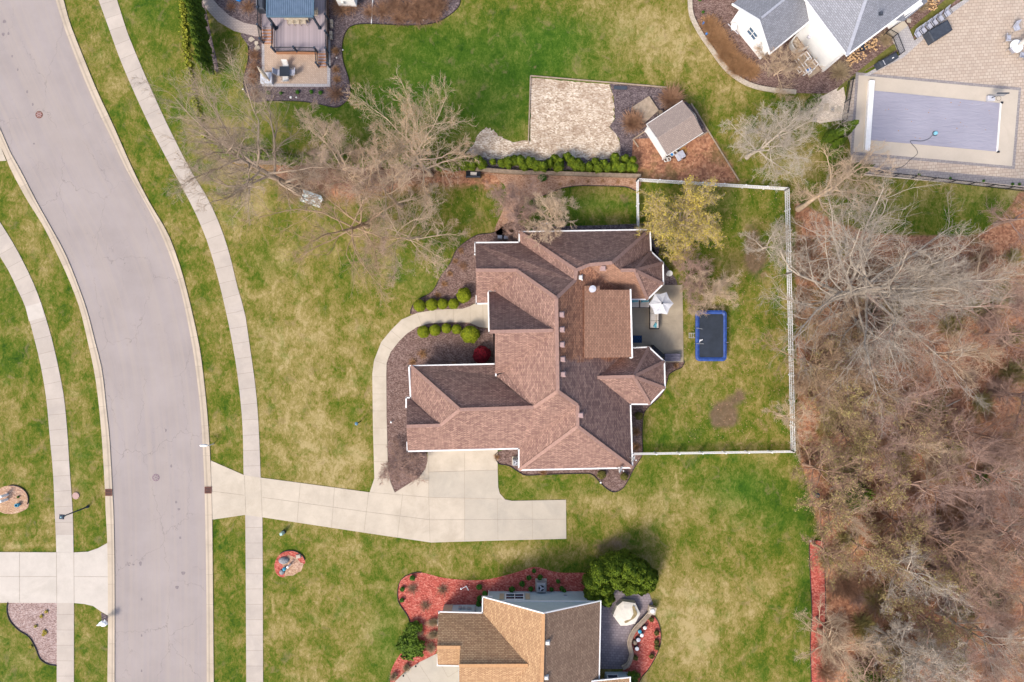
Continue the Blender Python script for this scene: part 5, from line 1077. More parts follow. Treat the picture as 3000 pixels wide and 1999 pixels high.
# ---------------- raised deck, top left ----------------
dk = thing('deck', 'raised composite deck with dark railings, two stairs and a paved corner', 'deck', W(860, 100))
zd = 1.0
mb = MB(); dpoly = [XY(a, b_, zd) for a, b_ in ((767,-60),(767,80),(800,80),(800,150),(956,150),(956,-60))]
MB().prism(dpoly, zd-.06, zd).build('deck_floor', mk('x')[0], dk)
m, nt, b = mk('composite_boards', .7, .3); p_ = pos(nt); s_ = nt.nodes.new('ShaderNodeSeparateXYZ'); lk(nt, p_, s_.inputs[0])
q_ = math_(nt, 'DIVIDE', s_.outputs[0], .145); fr = math_(nt, 'FRACT', q_); wnz = nt.nodes.new('ShaderNodeTexWhiteNoise'); wnz.noise_dimensions = '1D'; lk(nt, math_(nt, 'FLOOR', q_), wnz.inputs['W'])
c_ = mix(nt, wnz.outputs[0], (.40, .33, .335), (.32, .265, .275)); c_ = mix(nt, math_(nt, 'MULTIPLY', math_(nt, 'LESS_THAN', fr, .10), .7), c_, (.12, .09, .10))
c_ = mix(nt, math_(nt, 'MULTIPLY', noise(nt, p_, 1.2, 4, .6), .25), c_, (.28, .24, .28)); lk(nt, c_, b.inputs['Base Color']); M['boards'] = m
dk.children[0].data.materials.clear(); dk.children[0].data.materials.append(m)
MB().prism(offset(dpoly, .06), 0, zd-.07).build('deck_skirt', M['cedar'], dk)
def stairs(x0, x1, y0, y1, n):
    for i in range(n):
        ya, yb = y0+(y1-y0)*i/n, y0+(y1-y0)*(i+1)/n; z = zd*(1-(i+1)/(n+1))
        a, b_ = W(x0, ya, z), W(x1, yb, z); st = MB(); st.prism([(a.x, a.y), (b.x if False else b_.x, a.y), (b_.x, b_.y), (a.x, b_.y)], 0, z-.04); o = st.build('stair', M['cedar'], dk)
        MB().prism([(a.x, a.y-.02), (b_.x, a.y-.02), (b_.x, b_.y+.10), (a.x, b_.y+.10)], z-.038, z).build('tread', M['boards'], o)
stairs(767, 797, 80, 128, 5); stairs(932, 955, 150, 197, 5)
zr = zd+1.05
def post(x, y, zb=zd, zt=zr+.06):
    a = W(x, y, zt); mb = MB(); mb.box((a.x, a.y, (zb+zt)/2), (.13, .13, zt-zb)); mb.box((a.x, a.y, zt+.02), (.19, .19, .05)); mb.build('railing_post', M['navy'], dk); return a
def rail(a, b_, za=zr, zb=zr, h=.9, m='black', parent=None, w=.06, step=.13, name='railing'):
    A, B_ = Vector((a.x, a.y, za)), Vector((b_.x, b_.y, zb)); mb = MB(); mb.bar(A, B_, w, .05); lo = Vector((0, 0, -h)); mb.bar(A+lo, B_+lo, .05, .05)
    n = max(2, int((B_-A).length/step))
    for i in range(1, n): q = A.lerp(B_, i/n); mb.bar(q, q+lo, .022, .022)
    return mb.build(name, M[m], parent or dk)
pa = [post(795,73),post(795,139),post(859,138),post(921,140)]
for a, b_ in zip(pa, pa[1:]): rail(a, b_)
pr = [post(952,-30),post(952,42),post(952,91),post(953,141)]
for a, b_ in zip(pr, pr[1:]): rail(a, b_)
pf = [post(753,-40),post(753,21),post(753,72)]
for a, b_ in zip(pf, pf[1:]): rail(a, b_)
e = post(760,113,.05,1.15); rail(pf[2], e, zr, 1.1)
e1_ = post(925,184,.05,1.15); rail(pa[3], e1_, zr, 1.1); e2_ = post(957,185,.05,1.15); rail(pr[3], e2_, zr, 1.1)
# pergola
pg = thing('pergola', 'pergola with a ribbed blue-grey metal roof standing on the deck', 'pergola', W(850, 60, zd))
zt = 3.35
mb = MB(); x0, x1 = W(782, 49, zt).x, W(918, 49, zt).x; ye, yf = W(850, 49, zt).y, W(850, -90, zt).y; n = 44; pts = []
for i in range(n+1):
    x = x0+(x1-x0)*i/n; pts += [(x, zt+(.035 if i % 2 else 0))]
vs = [(x, ye, z) for x, z in pts]+[(x, yf, z) for x, z in pts]; mb.add(vs, [(i, i+1, n+2+i, n+1+i) for i in range(n)])
mb.build('roof_panel', pm('blue_grey_metal', (.105, .15, .215), (.08, .12, .175), 2, rough=.45), pg)
mb = MB(); mb.bar((x0,ye,zt-.02),(x1,ye,zt-.02),.14,.18); mb.bar((x0,ye,zt-.02),(x0,yf,zt-.02),.12,.18); mb.bar((x1,ye,zt-.02),(x1,yf,zt-.02),.12,.18); mb.build('roof_frame', pm('blue_grey_paint', (.09, .15, .21)), pg)
for x in (x0+.06, x1-.06):
    for y in (ye-.0, yf-.5): 
        mb = MB(); mb.box((x, y, (zd+zt)/2-.05), (.17, .17, zt-zd-.1)); mb.box((x, y, zd+.03), (.3, .3, .06)); mb.build('post', M['navy'], pg)
def chair(name, label, loc, rz, seat='lgrey', frame='black', group=None, cat='chair', w=.55, back=.55):
    t = thing(name, label, cat, loc, group, rz)
    mb = MB(); mb.bbox((0, .02, .42), (w, w*.9, .05), 0, .02); mb.v and None; s = mb.build('seat', M[seat]); s.parent = t
    mb = MB(); mb.add([(-w/2,-w*.42,.43),(w/2,-w*.42,.43),(w/2,-w*.42-.24,.43+back),(-w/2,-w*.42-.24,.43+back),(-w/2,-w*.42-.04,.43),(w/2,-w*.42-.04,.43),(w/2,-w*.42-.28,.43+back),(-w/2,-w*.42-.28,.43+back)], [(0,1,2,3),(7,6,5,4),(0,4,5,1),(2,6,7,3),(1,5,6,2),(0,3,7,4)])
    s = mb.build('backrest', M[seat]); s.parent = t
    mb = MB()
    for sx in (-1, 1):
        x = sx*(w/2+.02); mb.tube([(x,.26,0),(x,.24,.62),(x,-.2,.64),(x,-.34,.43+back)], .017, 5)
        mb.tube([(x,-.3,0),(x,-.2,.42)], .017, 5); mb.tube([(x,.25,.4),(x,-.2,.4)], .015, 5)
    s = mb.build('frame', M[frame]); s.parent = t; return t
def kidcopy(root, loc, rz, label, **k): return dup(root, loc, rz, None, label, **k)
# dining table under the pergola
dt = thing('dining_table', 'long beige table half under the pergola roof', 'table', W(875, 55, zd))
a = W(875, 52, zd); MB().bbox((a.x, a.y, zd+.74), (2.3, 1.1, .06), 0, .02).build('tabletop', M['stone'], dt)
for sx in (-1, 1):
    for sy in (-1, 1): MB().box((a.x+sx*1.0, a.y+sy*.42, zd+.36), (.08, .08, .7)).build('leg', M['wood'], dt)
dc = chair('dining_chair', 'wicker dining chair tucked under the front edge of the beige table', W(856, 69, zd), R(180), 'stone', 'wood', 'dining chairs at the front of the beige table')
for x in (873, 892): kidcopy(dc, W(x, 69, zd), R(180), 'wicker dining chair tucked under the front edge of the beige table')
kidcopy(dc, W(912, 45, zd), R(-90), 'tan armchair at the right end of the beige table, beside the pergola roof').pop('group', None) if False else None
ac = kidcopy(dc, W(925, 44, zd), R(90), 'tan armchair right of the pergola roof on the deck')
if 'group' in ac: del ac['group']
gc = W(762, 22, zd); gr = thing('grill', 'grey covered grill on the left side of the deck', 'grill', W(772, 22, zd)); c = W(772, 22, zd)
MB().bbox((c.x, c.y, zd+.5), (.75, 1.25, 1.0), 0, .12).build('cover', M['char'], gr); MB().tube([(c.x-.3,c.y-.3,zd+1.03),(c.x-.3,c.y+.3,zd+1.03)], .03, 5).build('handle', M['grey'], gr)
# brick patio furniture
tb = thing('patio_table', 'small square glass table between four chairs on the brick patio', 'table', W(840, 218)); c = W(840, 218)
MB().bbox((c.x, c.y, .70), (.95, .95, .04), 0, .02).build('tabletop', M['mat'], tb)
for sx in (-1, 1):
    for sy in (-1, 1): MB().tube([(c.x+sx*.42, c.y+sy*.42, .69), (c.x+sx*.46, c.y+sy*.46, .0)], .025, 5).build('leg', M['grey'], tb)
pc = chair('patio_chair', 'patio chair with white back above the square table on the brick patio', W(840, 199), R(180+180), 'offwhite', 'grey', None)
pc.rotation_euler[2] = 0
pc.rotation_euler = (0, 0, R(180)); pc.location = W(841, 202)
kidcopy(pc, W(841, 235), 0, 'patio chair with white back below the square table on the brick patio')
pc2 = chair('patio_chair', 'grey mesh patio chair left of the square table on the brick patio', W(823, 218), R(-90), 'sling', 'grey', None)
kidcopy(pc2, W(858, 218), R(90), 'grey mesh patio chair right of the square table on the brick patio')
sb = thing('storage_box', 'pale grey lidded storage box at the lower left corner of the brick patio', 'storage box', W(786, 236)); c = W(786, 236)
MB().bbox((c.x, c.y, .28), (1.05, 1.0, .56), 0, .03).build('box', M['lgrey'], sb); MB().bbox((c.x, c.y, .60), (1.12, 1.07, .08), 0, .03).build('lid', pm('pale_lid', (.55,.57,.62)), sb)
um = thing('closed_umbrella', 'folded beige umbrella leaning out over the pale storage box', 'umbrella', W(786, 234, .64)); c = W(783, 232, .66)
MB().tube([(c.x+.15, c.y-.1, .66), (c.x-.05, c.y+.1, 1.2), (c.x-.2, c.y+.35, 1.9), (c.x-.3, c.y+.5, 2.4)], [.05, .2, .16, .04], 8).build('canopy', M['stone'], um)
MB().tube([(c.x+.2, c.y-.16, .64), (c.x+.12, c.y-.06, .8)], .06, 6).build('pole', M['barkb'], um)
for x, y, l in [(973,73,'upper pair of stacked tan stone blocks beside the deck skirt'),(971,107,'lower pair of stacked tan stone blocks beside the deck skirt')]:
    c = W(x, y); mb = MB(); mb.bbox((c.x, c.y+.18, .2), (.26, .36, .4), 0, .04); mb.bbox((c.x, c.y-.2, .16), (.25, .36, .32), R(4), .04); solo('stone_block', mb, M['stone'], l, 'stone block', (c.x, c.y, 0))
bx = thing('bay_window', 'white bay projecting from the neighbouring house at the top edge', 'bay window', W(1010, -5)); c = W(1010, -12)
MB().prism([XY(980,-60,1.2), XY(987,7,1.2), XY(1040,9,1.2), XY(1044,-60,1.2)], .4, 2.4, True).build('wall', M['white'], bx); MB().box((W(1003,8,1.5).x, W(1003,8,1.5).y, 1.4), (.2, .16, .3)).build('vent', M['offwhite'], bx)
for i, s in enumerate(((1089, -20, 1088, 71),)): 
    solo('drain_pipe', MB().tube([W(1095,-30,.12), W(1092,0,.1), W(1088,71,.06)], .05, 8), M['white'], 'straight white drain pipe crossing the dark mulch at the top edge', 'pipe', W(1090, 30))
solo('bright_tub', MB().lathe(W(702, -2, 0), [(.3,0),(.36,.35),(.30,.36),(.27,.1)], 14), M['bright'], 'bright blue tub in the mulch inside the curved path', 'tub', W(702, -2))

# ---------------- street things ----------------
def manhole(px, py, label, m):
    t = thing('manhole_cover', label, 'manhole cover', W(px, py, .015)); c = W(px, py)
    MB().lathe((c.x, c.y, .013), [(.36,0),(.36,.012),(.30,.014)], 28).build('rim', M[m], t)
    mb = MB()
    for k in range(8):
        a = k*math.pi/4; mb.bar((c.x+.07*math.cos(a), c.y+.07*math.sin(a), .034), (c.x+.29*math.cos(a), c.y+.29*math.sin(a), .034), .07, .006)
    mb.build('spokes', M['asphalt'] if m == 'ironp' else M['pink'], t)
manhole(115, 337, 'round dark reddish manhole cover near the top of the road', 'rust'); manhole(457, 1400, 'round purplish manhole cover on the lower half of the road', 'ironp')
for x, y, l in ((320,1443,'rusty square storm grate in the left kerb'),(611,1436,'rusty square storm grate in the right kerb')):
    c = W(x, y); t = thing('storm_grate', l, 'storm drain', W(x, y, .1)); fr = MB()
    for s in (-1, 1): fr.box((c.x+s*.3, c.y, .105), (.07, .66, .03)); fr.box((c.x, c.y+s*.3, .105), (.53, .07, .03))
    fr.build('frame', M['rust'], t); MB().box((c.x, c.y, .094), (.6, .6, .006)).build('pit', M['black'], t); g = MB()
    for k in range(5): g.box((c.x-.2+k*.1, c.y, .108), (.04, .54, .02))
    g.box((c.x, c.y, .104), (.54, .05, .018)); g.build('bars', M['rust'], t)
solo('utility_cover', MB().lathe(W(223,1453,0), [(.34,0),(.34,.08),(.30,.10),(.28,.09)], 24), M['lidpink'], 'round pink utility lid in the bare patch beside the left sidewalk', 'utility cover', W(223,1453))
# street lamps: white cobra head on the right kerb, black square lantern at left
lp = thing('mailbox', 'long white mailbox on a pale arm reaching over the right kerb', 'mailbox', W(628, 1300)); c = W(598, 1306, 1.15); a = W(620, 1303, 1.1); g = W(626, 1301)
MB().tube([(g.x, g.y, 0), (g.x, g.y, 1.05)], .05, 8).build('post', M['offwhite'], lp)
MB().bar((g.x+.05, g.y, 1.02), (c.x, c.y, 1.02), .07, .06).build('arm', M['white'], lp)
MB().lathe((c.x-.02, c.y, 1.05), [(.10,0),(.155,.02),(.155,.16),(.10,.24),(.02,.26)], 16, 2.6, .8).build('box', M['white'], lp)
lb = thing('street_lamp', 'black post lamp with a square lantern top leaning over the left sidewalk', 'street lamp', W(258, 1485)); c = W(258, 1485)
MB().lathe((c.x, c.y, 0), [(.14,0),(.14,.15),(.07,.3),(.055,3.5),(.10,3.55)], 10).build('pole', M['navy'], lb)
zt = 3.62; MB().lathe((c.x, c.y, 3.5), [(.10,0),(.16,.35),(.02,.36)], 8).build('lantern_glass', M['glass_b'], lb)
MB().bbox((c.x, c.y, 3.93), (.44, .44, .10), R(-4), .06).build('lantern_roof', M['navy'], lb); MB().ball((c.x-.0, c.y-.0, 4.0), .07).build('finial', pm('pale_blue_glass', (.35,.62,.66), rough=.2), lb)
pl_ = thing('lawn_post_lamp', 'slim dark post lamp with a round blue glass top on the tan front lawn', 'post lamp', W(1056, 1236)); c = W(1056, 1236)
MB().tube([(c.x, c.y, 0), (c.x, c.y, 1.6)], .05, 8).build('pole', M['black'], pl_); MB().lathe((c.x, c.y, 1.55), [(.08,0),(.17,.15),(.15,.25),(.05,.3)], 12).build('lamp_head', pm('lamp_blue', (.10,.2,.28), rough=.3), pl_)
# mailbox bagged in white
mbx = thing('mailbox', 'mailbox wrapped in a crumpled white sheet beside the left kerb', 'mailbox', W(300, 1826)); c = W(304, 1822)
MB().box((c.x, c.y, .5), (.1, .1, 1.0)).build('post', M['wood'], mbx)
g = np.random.default_rng(3); mb = MB(); mb.lathe((W(302,1828,1.1).x, W(302,1828,1.1).y, .85), [(.14,0),(.34,.12),(.36,.3),(.22,.42),(.05,.45)], 11, 1.15, .75)
mb.tube([W(308,1822,1.1), W(306,1816,1.15)], [.12, .05], 6); mb.tube([W(292,1830,1.0), W(284,1833,.8)], [.14, .06], 6)
mb.v = [tuple(np.array(v)+g.normal(0, .018, 3)) for v in mb.v]; mb.build('wrapping', M['white'], mbx)
ub = thing('utility_box', 'green-white utility pedestal with a black base on the lawn below the driveway', 'utility box', W(832, 1559)); c = W(832, 1559)
MB().bbox((c.x, c.y, .45), (.26, .26, .9), R(15), .03).build('cabinet', pm('pale_green', (.42,.58,.52)), ub); MB().lathe((c.x, c.y, 0), [(.2,0),(.2,.2),(.15,.22)], 12).build('base', M['black'], ub)
# little island bed in the lawn
solo('boulder', MB().ball(W(831,1643,.12), .5, .55, 10), M['rock'], 'large grey boulder in the small round red bed on the lawn', 'boulder', W(831,1643)).scale = (1.05, .7, 1)
solo('boulder', MB().ball(W(826,1677,.1), .27, .7, 9), M['rock'], 'small pale grey boulder beside the blue ball on the lawn', 'boulder', W(826,1677))
solo('gazing_ball', MB().ball(W(833,1668,.25), .19, 1), M['blueglz'], 'shiny blue gazing ball between boulders in the small round bed', 'gazing ball', W(833,1668), sm=True)
solo('flat_stone', MB().bbox(W(874,1631,.08), (.45,.36,.14), .2), M['stone'], 'pale flat stone at the upper right of the small round bed', 'flat stone', W(874,1631))
solo('marker_post', MB().lathe(W(850,1655), [(.1,0),(.1,.7),(.11,.7),(.11,.8),(.03,.83)], 12), M['white'], 'short white cylindrical post in the small round red bed', 'marker post', W(850,1655))
for x, y, l in [(22,1450,'upper short white post in the round bed at the left edge'),(21,1464,'lower short white post in the round bed at the left edge')]:
    solo('marker_post', MB().lathe(W(x, y), [(.14,0),(.14,.8),(.15,.8),(.14,.95),(.04,.99)], 12), M['white'], l, 'marker post', W(x, y))
solo('glazed_pot', MB().lathe(W(56,1479), [(.14,0),(.2,.2),(.17,.42),(.12,.42),(.1,.2)], 14), M['blueglz'], 'blue glazed pot in the round bed at the left edge', 'pot', W(56,1479))
plant('gp', None, 'green_s', 'dormant_tuft', 'small green weed in the round bed at the left edge', 'plant', W(55,1456), None, 0, .12)
g0 = np.random.default_rng(4)
for i in range(7):
    x, y = g0.uniform(55, 140), g0.uniform(1780, 1925)
    plant('fl', lambda: blob_geo(140, 160, 1, 1, .6, .3, thick=1, core=.2), 'ylw', 'daffodil', 'tiny yellow-leafed plant in the bark mulch bed at the lower left', 'plant', W(x, y), 'daffodils in the lower left bed', x, .17)
# ---------------- benches under the trees ----------------
bn = thing('garden_bench', 'pale slatted garden bench with a blue-white striped back under the leaning trunk', 'bench', W(918, 590), None, R(-20))
mb = MB()
for i in range(9): mb.box((0, -.42+i*.10, .45), (1.9, .06, .03))
s = mb.build('seat', pm('blue_white_paint', (.66,.74,.76), (.74,.78,.74), 5)); s.parent = bn
mb = MB()
for i in range(6): mb.box((0, .42+.04*i, .52+i*.1), (1.9, .03, .07))
s = mb.build('backrest', pm('blue_slats', (.28,.40,.50), (.45,.55,.58), 5)); s.parent = bn
for sx in (-1, 1):
    mb = MB(); mb.box((sx*.95, 0, .62), (.08, .95, .06)); s = mb.build('armrest', M['offwhite']); s.parent = bn
    for sy in (-1, 1):
        mb = MB(); mb.box((sx*.92, sy*.4, .3), (.07, .07, .6)); s = mb.build('leg', M['offwhite']); s.parent = bn
bb = thing('bench', 'black bench with a white cushion against the retaining wall', 'bench', W(1387, 515)); c = W(1387, 515)
MB().bbox((c.x, c.y, .42), (1.4, .62, .10), 0, .03).build('seat', M['black'], bb); MB().box((c.x, c.y-.28, .62), (1.4, .07, .4)).build('backrest', M['char'], bb)
for sx in (-1, 1): MB().box((c.x+sx*.66, c.y, .3), (.08, .58, .6)).build('leg', M['black'], bb)
cu = MB().bbox((c.x+.05, c.y+.05, .51), (.62, .34, .10), R(-3), .04); solo('cushion', cu, M['cream'], 'white rectangular cushion lying on the black bench', 'cushion', (c.x, c.y, .47))
# retaining wall
mb = MB(); q = [W(*p, .42) for p in ((690,474),(820,478),(1000,480),(1190,486),(1350,494),(1500,505),(1690,511),(1877,517))]
for i, (a, b_) in enumerate(zip(q, q[1:])): mb.bar(a, b_, .34, .42)
solo('retaining_wall', mb, M['block'], 'long low weathered timber wall below the hedge', 'retaining wall', W(1300,490))
# ---------------- main patio ----------------
zp = .07
def P3(x, y, z=zp): return W(x, y, z)
for x, l in ((1858,'left armchair with cream cushion and teal pillow under the roof edge'),(1888,'right armchair with cream cushion and teal pillow under the roof edge')):
    t = thing('armchair', l, 'armchair', P3(x, 889)); c = W(x, 889, .45)
    MB().bbox((c.x, c.y, .25), (1.0, .86, .4), 0, .03).build('base', M['wicker'], t); MB().bbox((c.x, c.y-.03, .52), (.88, .74, .16), 0, .05).build('cushion', M['cream'], t)
    MB().bbox((c.x, c.y+.38, .62), (.9, .16, .4), 0, .05).build('backrest', M['wicker'], t)
    o = MB().bbox((c.x, c.y+.22, .72), (.72, .28, .22), R(6), .06); solo('pillow', o, M['teal'], ('left' if x < 1870 else 'right')+' teal patterned pillow on an armchair under the roof edge', 'pillow', (c.x, c.y+.2, .6))
c = W(1873, 892, .5); t = thing('side_table', 'dark narrow side table between the two cushioned armchairs', 'side table', P3(1873, 892)); MB().bbox((c.x, c.y, .5), (.34, .6, .05), 0, .01).build('tabletop', M['wicker'], t)
for sx in (-1, 1): MB().box((c.x+sx*.13, c.y, .28), (.05, .5, .42)).build('leg', M['black'], t)
sf = thing('sofa', 'long cream-cushioned wicker sofa running below the white umbrella', 'sofa', P3(1917, 929)); c = W(1917, 929, .4)
MB().bbox((c.x, c.y, .24), (.86, 2.3, .34), 0, .03).build('base', M['wicker'], sf)
for i in range(3): MB().bbox((c.x-.12, c.y+.72-i*.73, .49), (.58, .71, .16), 0, .05).build('seat_cushion', M['cream'], sf)
for i in range(3): MB().bbox((c.x+.25, c.y+.72-i*.73, .64), (.18, .69, .36), 0, .06).build('back_cushion', M['cream'], sf)
MB().bbox((c.x+.38, c.y, .48), (.08, 2.3, .62), 0, .01).build('backrest', M['wicker'], sf)
MB().bbox((c.x, c.y-1.17, .40), (.86, .08, .5), 0, .01).build('armrest', M['wicker'], sf)
solo('pillow', MB().bbox((c.x+.08, c.y-.82, .68), (.34, .46, .18), R(-30), .06), M['teal'], 'teal and white pillow at the lower end of the long sofa', 'pillow', (c.x, c.y-.8, .6))
c = W(1866, 994.5); rug = MB().box((c.x, c.y, .085), (.95, .72, .02)); rg = solo('door_mat', rug, pm('navy_mat', (.012,.03,.085)), 'navy blue door mat with a light trellis pattern', 'mat', (c.x, c.y, .08))
mb = MB()
for i in range(4):
    for j in range(2):
        cx, cy = c.x-.33+i*.22, c.y-.17+j*.34
        for k in range(4):
            a0 = k*math.pi/2; mb.bar((cx+.11*math.cos(a0), cy+.17*math.sin(a0), .098), (cx+.11*math.cos(a0+math.pi/2), cy+.17*math.sin(a0+math.pi/2), .098), .018, .003)
mb.build('trellis_pattern', pm('trellis_blue', (.06,.17,.33)), rg)
ur = thing('patio_umbrella', 'open pale grey six-sided umbrella beside the back of the house', 'umbrella', P3(1932, 893)); zc = 2.62
rim = [W(a, b_, 2.25) for a, b_ in ((1900,891),(1918,861),(1953,857),(1973,890),(1955,922),(1918,922))]; cen = sum(rim, Vector((0,0,0)))/6; cen.z = 2.85; mb = MB(); vs = []; fs = []; n = 6
for i in range(6):
    a, b_ = rim[i], rim[(i+1) % 6]; m1 = (a+b_)/2; m1 = m1.lerp(Vector((cen.x, cen.y, m1.z)), .10); m1.z += .02
    for P_, Q_ in ((a, m1), (m1, b_)):
        o = len(vs); 
        for s in range(5):
            t = s/4; vs += [Vector(cen).lerp(P_, t)-up*(.10*math.sin(math.pi*t) if P_ is m1 or True else 0)*(.6 if P_ is m1 else .2), Vector(cen).lerp(Q_, t)-up*(.10*math.sin(math.pi*t))*(.6 if Q_ is m1 else .2)]
        fs += [(o+2*s, o+2*s+2, o+2*s+3, o+2*s+1) for s in range(4)]
mb.add(vs, fs); mb.build('canopy', M['canvas'], ur)
MB().tube([(cen.x, cen.y, zp), (cen.x, cen.y, 2.84)], .035, 8).build('pole', M['grey'], ur); MB().lathe((cen.x, cen.y, 2.83), [(.10,0),(.08,.05),(.03,.12)], 10).build('finial', M['char'], ur)
MB().lathe((cen.x, cen.y, zp), [(.3,0),(.3,.06),(.06,.1)], 14).build('base', M['char'], ur)
rb = MB()
for p in rim: rb.bar(Vector((cen.x, cen.y, 2.83)), p-up*.03, .02, .02)
rb.build('ribs', M['grey'], ur)
gg = thing('covered_grill', 'long black covered grill against the angled bay wall', 'grill', P3(1922, 1032)); c = W(1923, 1032, .9); ang = math.atan2(-(1047-1016), 1939-1905)
MB().bbox((c.x+.05, c.y-.05, .55), (1.5, .62, 1.0), ang, .08).build('cover', M['black'], gg); MB().bbox((c.x+.05, c.y-.05, 1.08), (.8, .5, .14), ang, .05).build('hood', M['black'], gg)
db = thing('deck_box', 'grey ribbed deck box at the lower right of the concrete patio', 'storage box', P3(1970, 1048)); c = W(1970, 1048, .6)
MB().bbox((c.x, c.y, .33), (1.5, .74, .5), 0, .02).build('box', M['wicker'], db); mb = MB()
for i in range(5): mb.bbox((c.x, c.y-.30+i*.15, .62), (1.54, .135, .08), 0, .02)
mb.build('lid', pm('grey_lid', (.16,.145,.18), (.12,.11,.14)), db)
bh = thing('bird_bath', 'round white bird bath in the mauve brush beside the bay', 'bird bath', W(1960, 802)); c = W(1962, 802, .8)
MB().lathe((c.x, c.y, 0), [(.18,0),(.08,.1),(.07,.65),(.27,.78),(.28,.84),(.24,.82),(.03,.76)], 20).build('basin', M['offwhite'], bh)
# trampoline
tr = thing('trampoline', 'rectangular trampoline with a blue padded edge and black mat', 'trampoline', W(2083, 985)); zt = .9
def rrect(x0, y0, x1, y1, r, z, n=5):
    o = []
    for cx, cy, a in ((x1-r, y0+r, -90), (x1-r, y1-r, 0), (x0+r, y1-r, 90), (x0+r, y0+r, 180)):
        for k in range(n+1):
            t = R(a+90*k/n); o.append(W(cx+r*math.cos(t), cy+r*math.sin(t), z))
    return o
po, pi_ = rrect(2038, 910, 2129, 1059, 12, zt), rrect(2049, 921, 2119, 1048, 5, zt-.02); mb = MB(); n = len(po); g = np.random.default_rng(8)
mids = [a.lerp(b_, .5)+up*(.05+float(g.uniform(0, .03))) for a, b_ in zip(po, pi_)]; lo = [p-up*.16 for p in po]
mb.add(lo+po+mids+pi_, [(r*n+i, r*n+(i+1) % n, (r+1)*n+(i+1) % n, (r+1)*n+i) for r in range(3) for i in range(n)]); mb.build('pad', M['bluepad'], tr)
mb = MB(); mb.add([p-up*.04 for p in pi_], [tuple(range(n))]); q = mb; o = q.build('mat', M['mat'], tr)
if o.data.polygons[0].normal.z < 0: o.data.flip_normals()
for sx, sy in ((2046,925),(2121,925),(2046,1044),(2121,1044)):
    c = W(sx, sy, .4); MB().tube([(c.x, c.y, 0), (c.x, c.y, zt-.08)], .04, 6).build('leg', M['grey'], tr)
for x, y, x2, y2 in ((2038,962,2058,965),(2038,1008,2062,1008),(2128,962,2134,961),(2127,1004,2134,1004)):
    mb = MB(); a, b_ = W(x, y, .8), W(x2, y2, 1.5); mb.tube([(a.x, a.y, .2), (a.x, a.y, 1.2), b_], .022, 5); mb.build('net_pole', M['grey'], tr)
mb = MB(); A, B_ = W(2040,977,.85), W(2018,977,.02)
for dy in (0, -.45): mb.tube([A+Vector((0,dy,0)), B_+Vector((0,dy,0))], .02, 5)
for t in (.12,.4,.68,.95): a = A.lerp(B_, t); mb.tube([a, a+Vector((0,-.45,0))], .02, 5)
mb.build('ladder', M['lgrey'], tr)
mb = MB(); 
for pts in (((2049,997),(2054,999),(2058,995)),((2049,1004),(2053,996),(2058,997))): mb.tube([W(*p, .95) for p in pts], .04, 5)
mb.build('safety_strap', M['white'], tr)
# dishes
for i, (x, y, rx, dx, l) in enumerate(((1851,1344,13,-1,'upper satellite dish at the lower right roof corner'),(1814,1375,15,1,'lower satellite dish hanging over the bottom gutter'))):
    t = thing('satellite_dish', l, 'satellite dish', W(x, y, 2.6)); c = W(x, y, 3.7); V = []; F = []; n = 18; nrm = Vector((.86, -.35, .36)).normalized(); a = nrm.cross(up).normalized(); b_ = nrm.cross(a)
    for r in range(4):
        for k in range(n): th = 2*math.pi*k/n; V.append(c+(a*math.cos(th)*.36+b_*math.sin(th)*.42)*r/3+nrm*(.02*r*r) if r else c+nrm*0)
    F = [(r*n+k, r*n+(k+1) % n, (r+1)*n+(k+1) % n, (r+1)*n+k) for r in range(3) for k in range(n)]; mb = MB().add(V, F); mb.build('dish', M['offwhite'], t)
    f = c+nrm*.45+up*-.1; MB().tube([c-b_*.38, f], .02, 5).build('feed_arm', M['grey'], t); MB().bbox(f, (.10,.10,.12), 0, .02).build('feed_horn', M['white'], t)
    MB().tube([c-nrm*.02, c-nrm*.15-up*.3, c-nrm*.25-up*.95], .03, 6).build('mast', M['grey'], t)
# air conditioners, meters at the walls
for x, y, w_, l in ((1465,698,.46,'left of two small grey air conditioner tops by the crab apple'),(1483,699,.46,'right of two small grey air conditioner tops by the crab apple')):
    t = thing('air_conditioner', l, 'air conditioner', W(x, y)); c = W(x, y); MB().bbox((c.x, c.y, .35), (w_, w_*.75, .7), 0, .03).build('cabinet', M['grey'], t); MB().bbox((c.x, c.y, .72), (w_-.06, w_*.6, .03), 0, .01).build('grille', M['lgrey'], t)
def acu(x, y, rz, label, m='grey', s=.9):
    t = thing('air_conditioner', label, 'air conditioner', W(x, y)); c = W(x, y)
    MB().bbox((c.x, c.y, .42), (s, s, .84), rz, .08).build('cabinet', M[m], t); MB().lathe((c.x, c.y, .83), [(s*.38,0),(s*.38,.03),(s*.33,.035)], 22).build('fan_guard', M['grey'], t)
    MB().lathe((c.x, c.y, .85), [(s*.32,0),(s*.32,.02)], 20).build('fan_opening', M['black'], t); f = MB()
    for k in range(3): a = k*2.09; f.bar((c.x, c.y, .885), (c.x+s*.28*math.cos(a), c.y+s*.28*math.sin(a), .885), .14, .01)
    f.build('fan_blades', M['lgrey'], t); MB().box((c.x, c.y+.05, .03), (s*1.25, s*1.35, .06), rz).build('pad', M['slab_grey'], t)
acu(1585, 1715, 0, 'grey air conditioner with a black round fan beside the pale blue wall'); acu(1597, 670, 0, 'pale grey air conditioner half under the north eave behind the crab apple', 'lgrey', .8); acu(1511, 1352, 0, 'grey air conditioner in the notch beside the driveway corner', 'grey', .6)
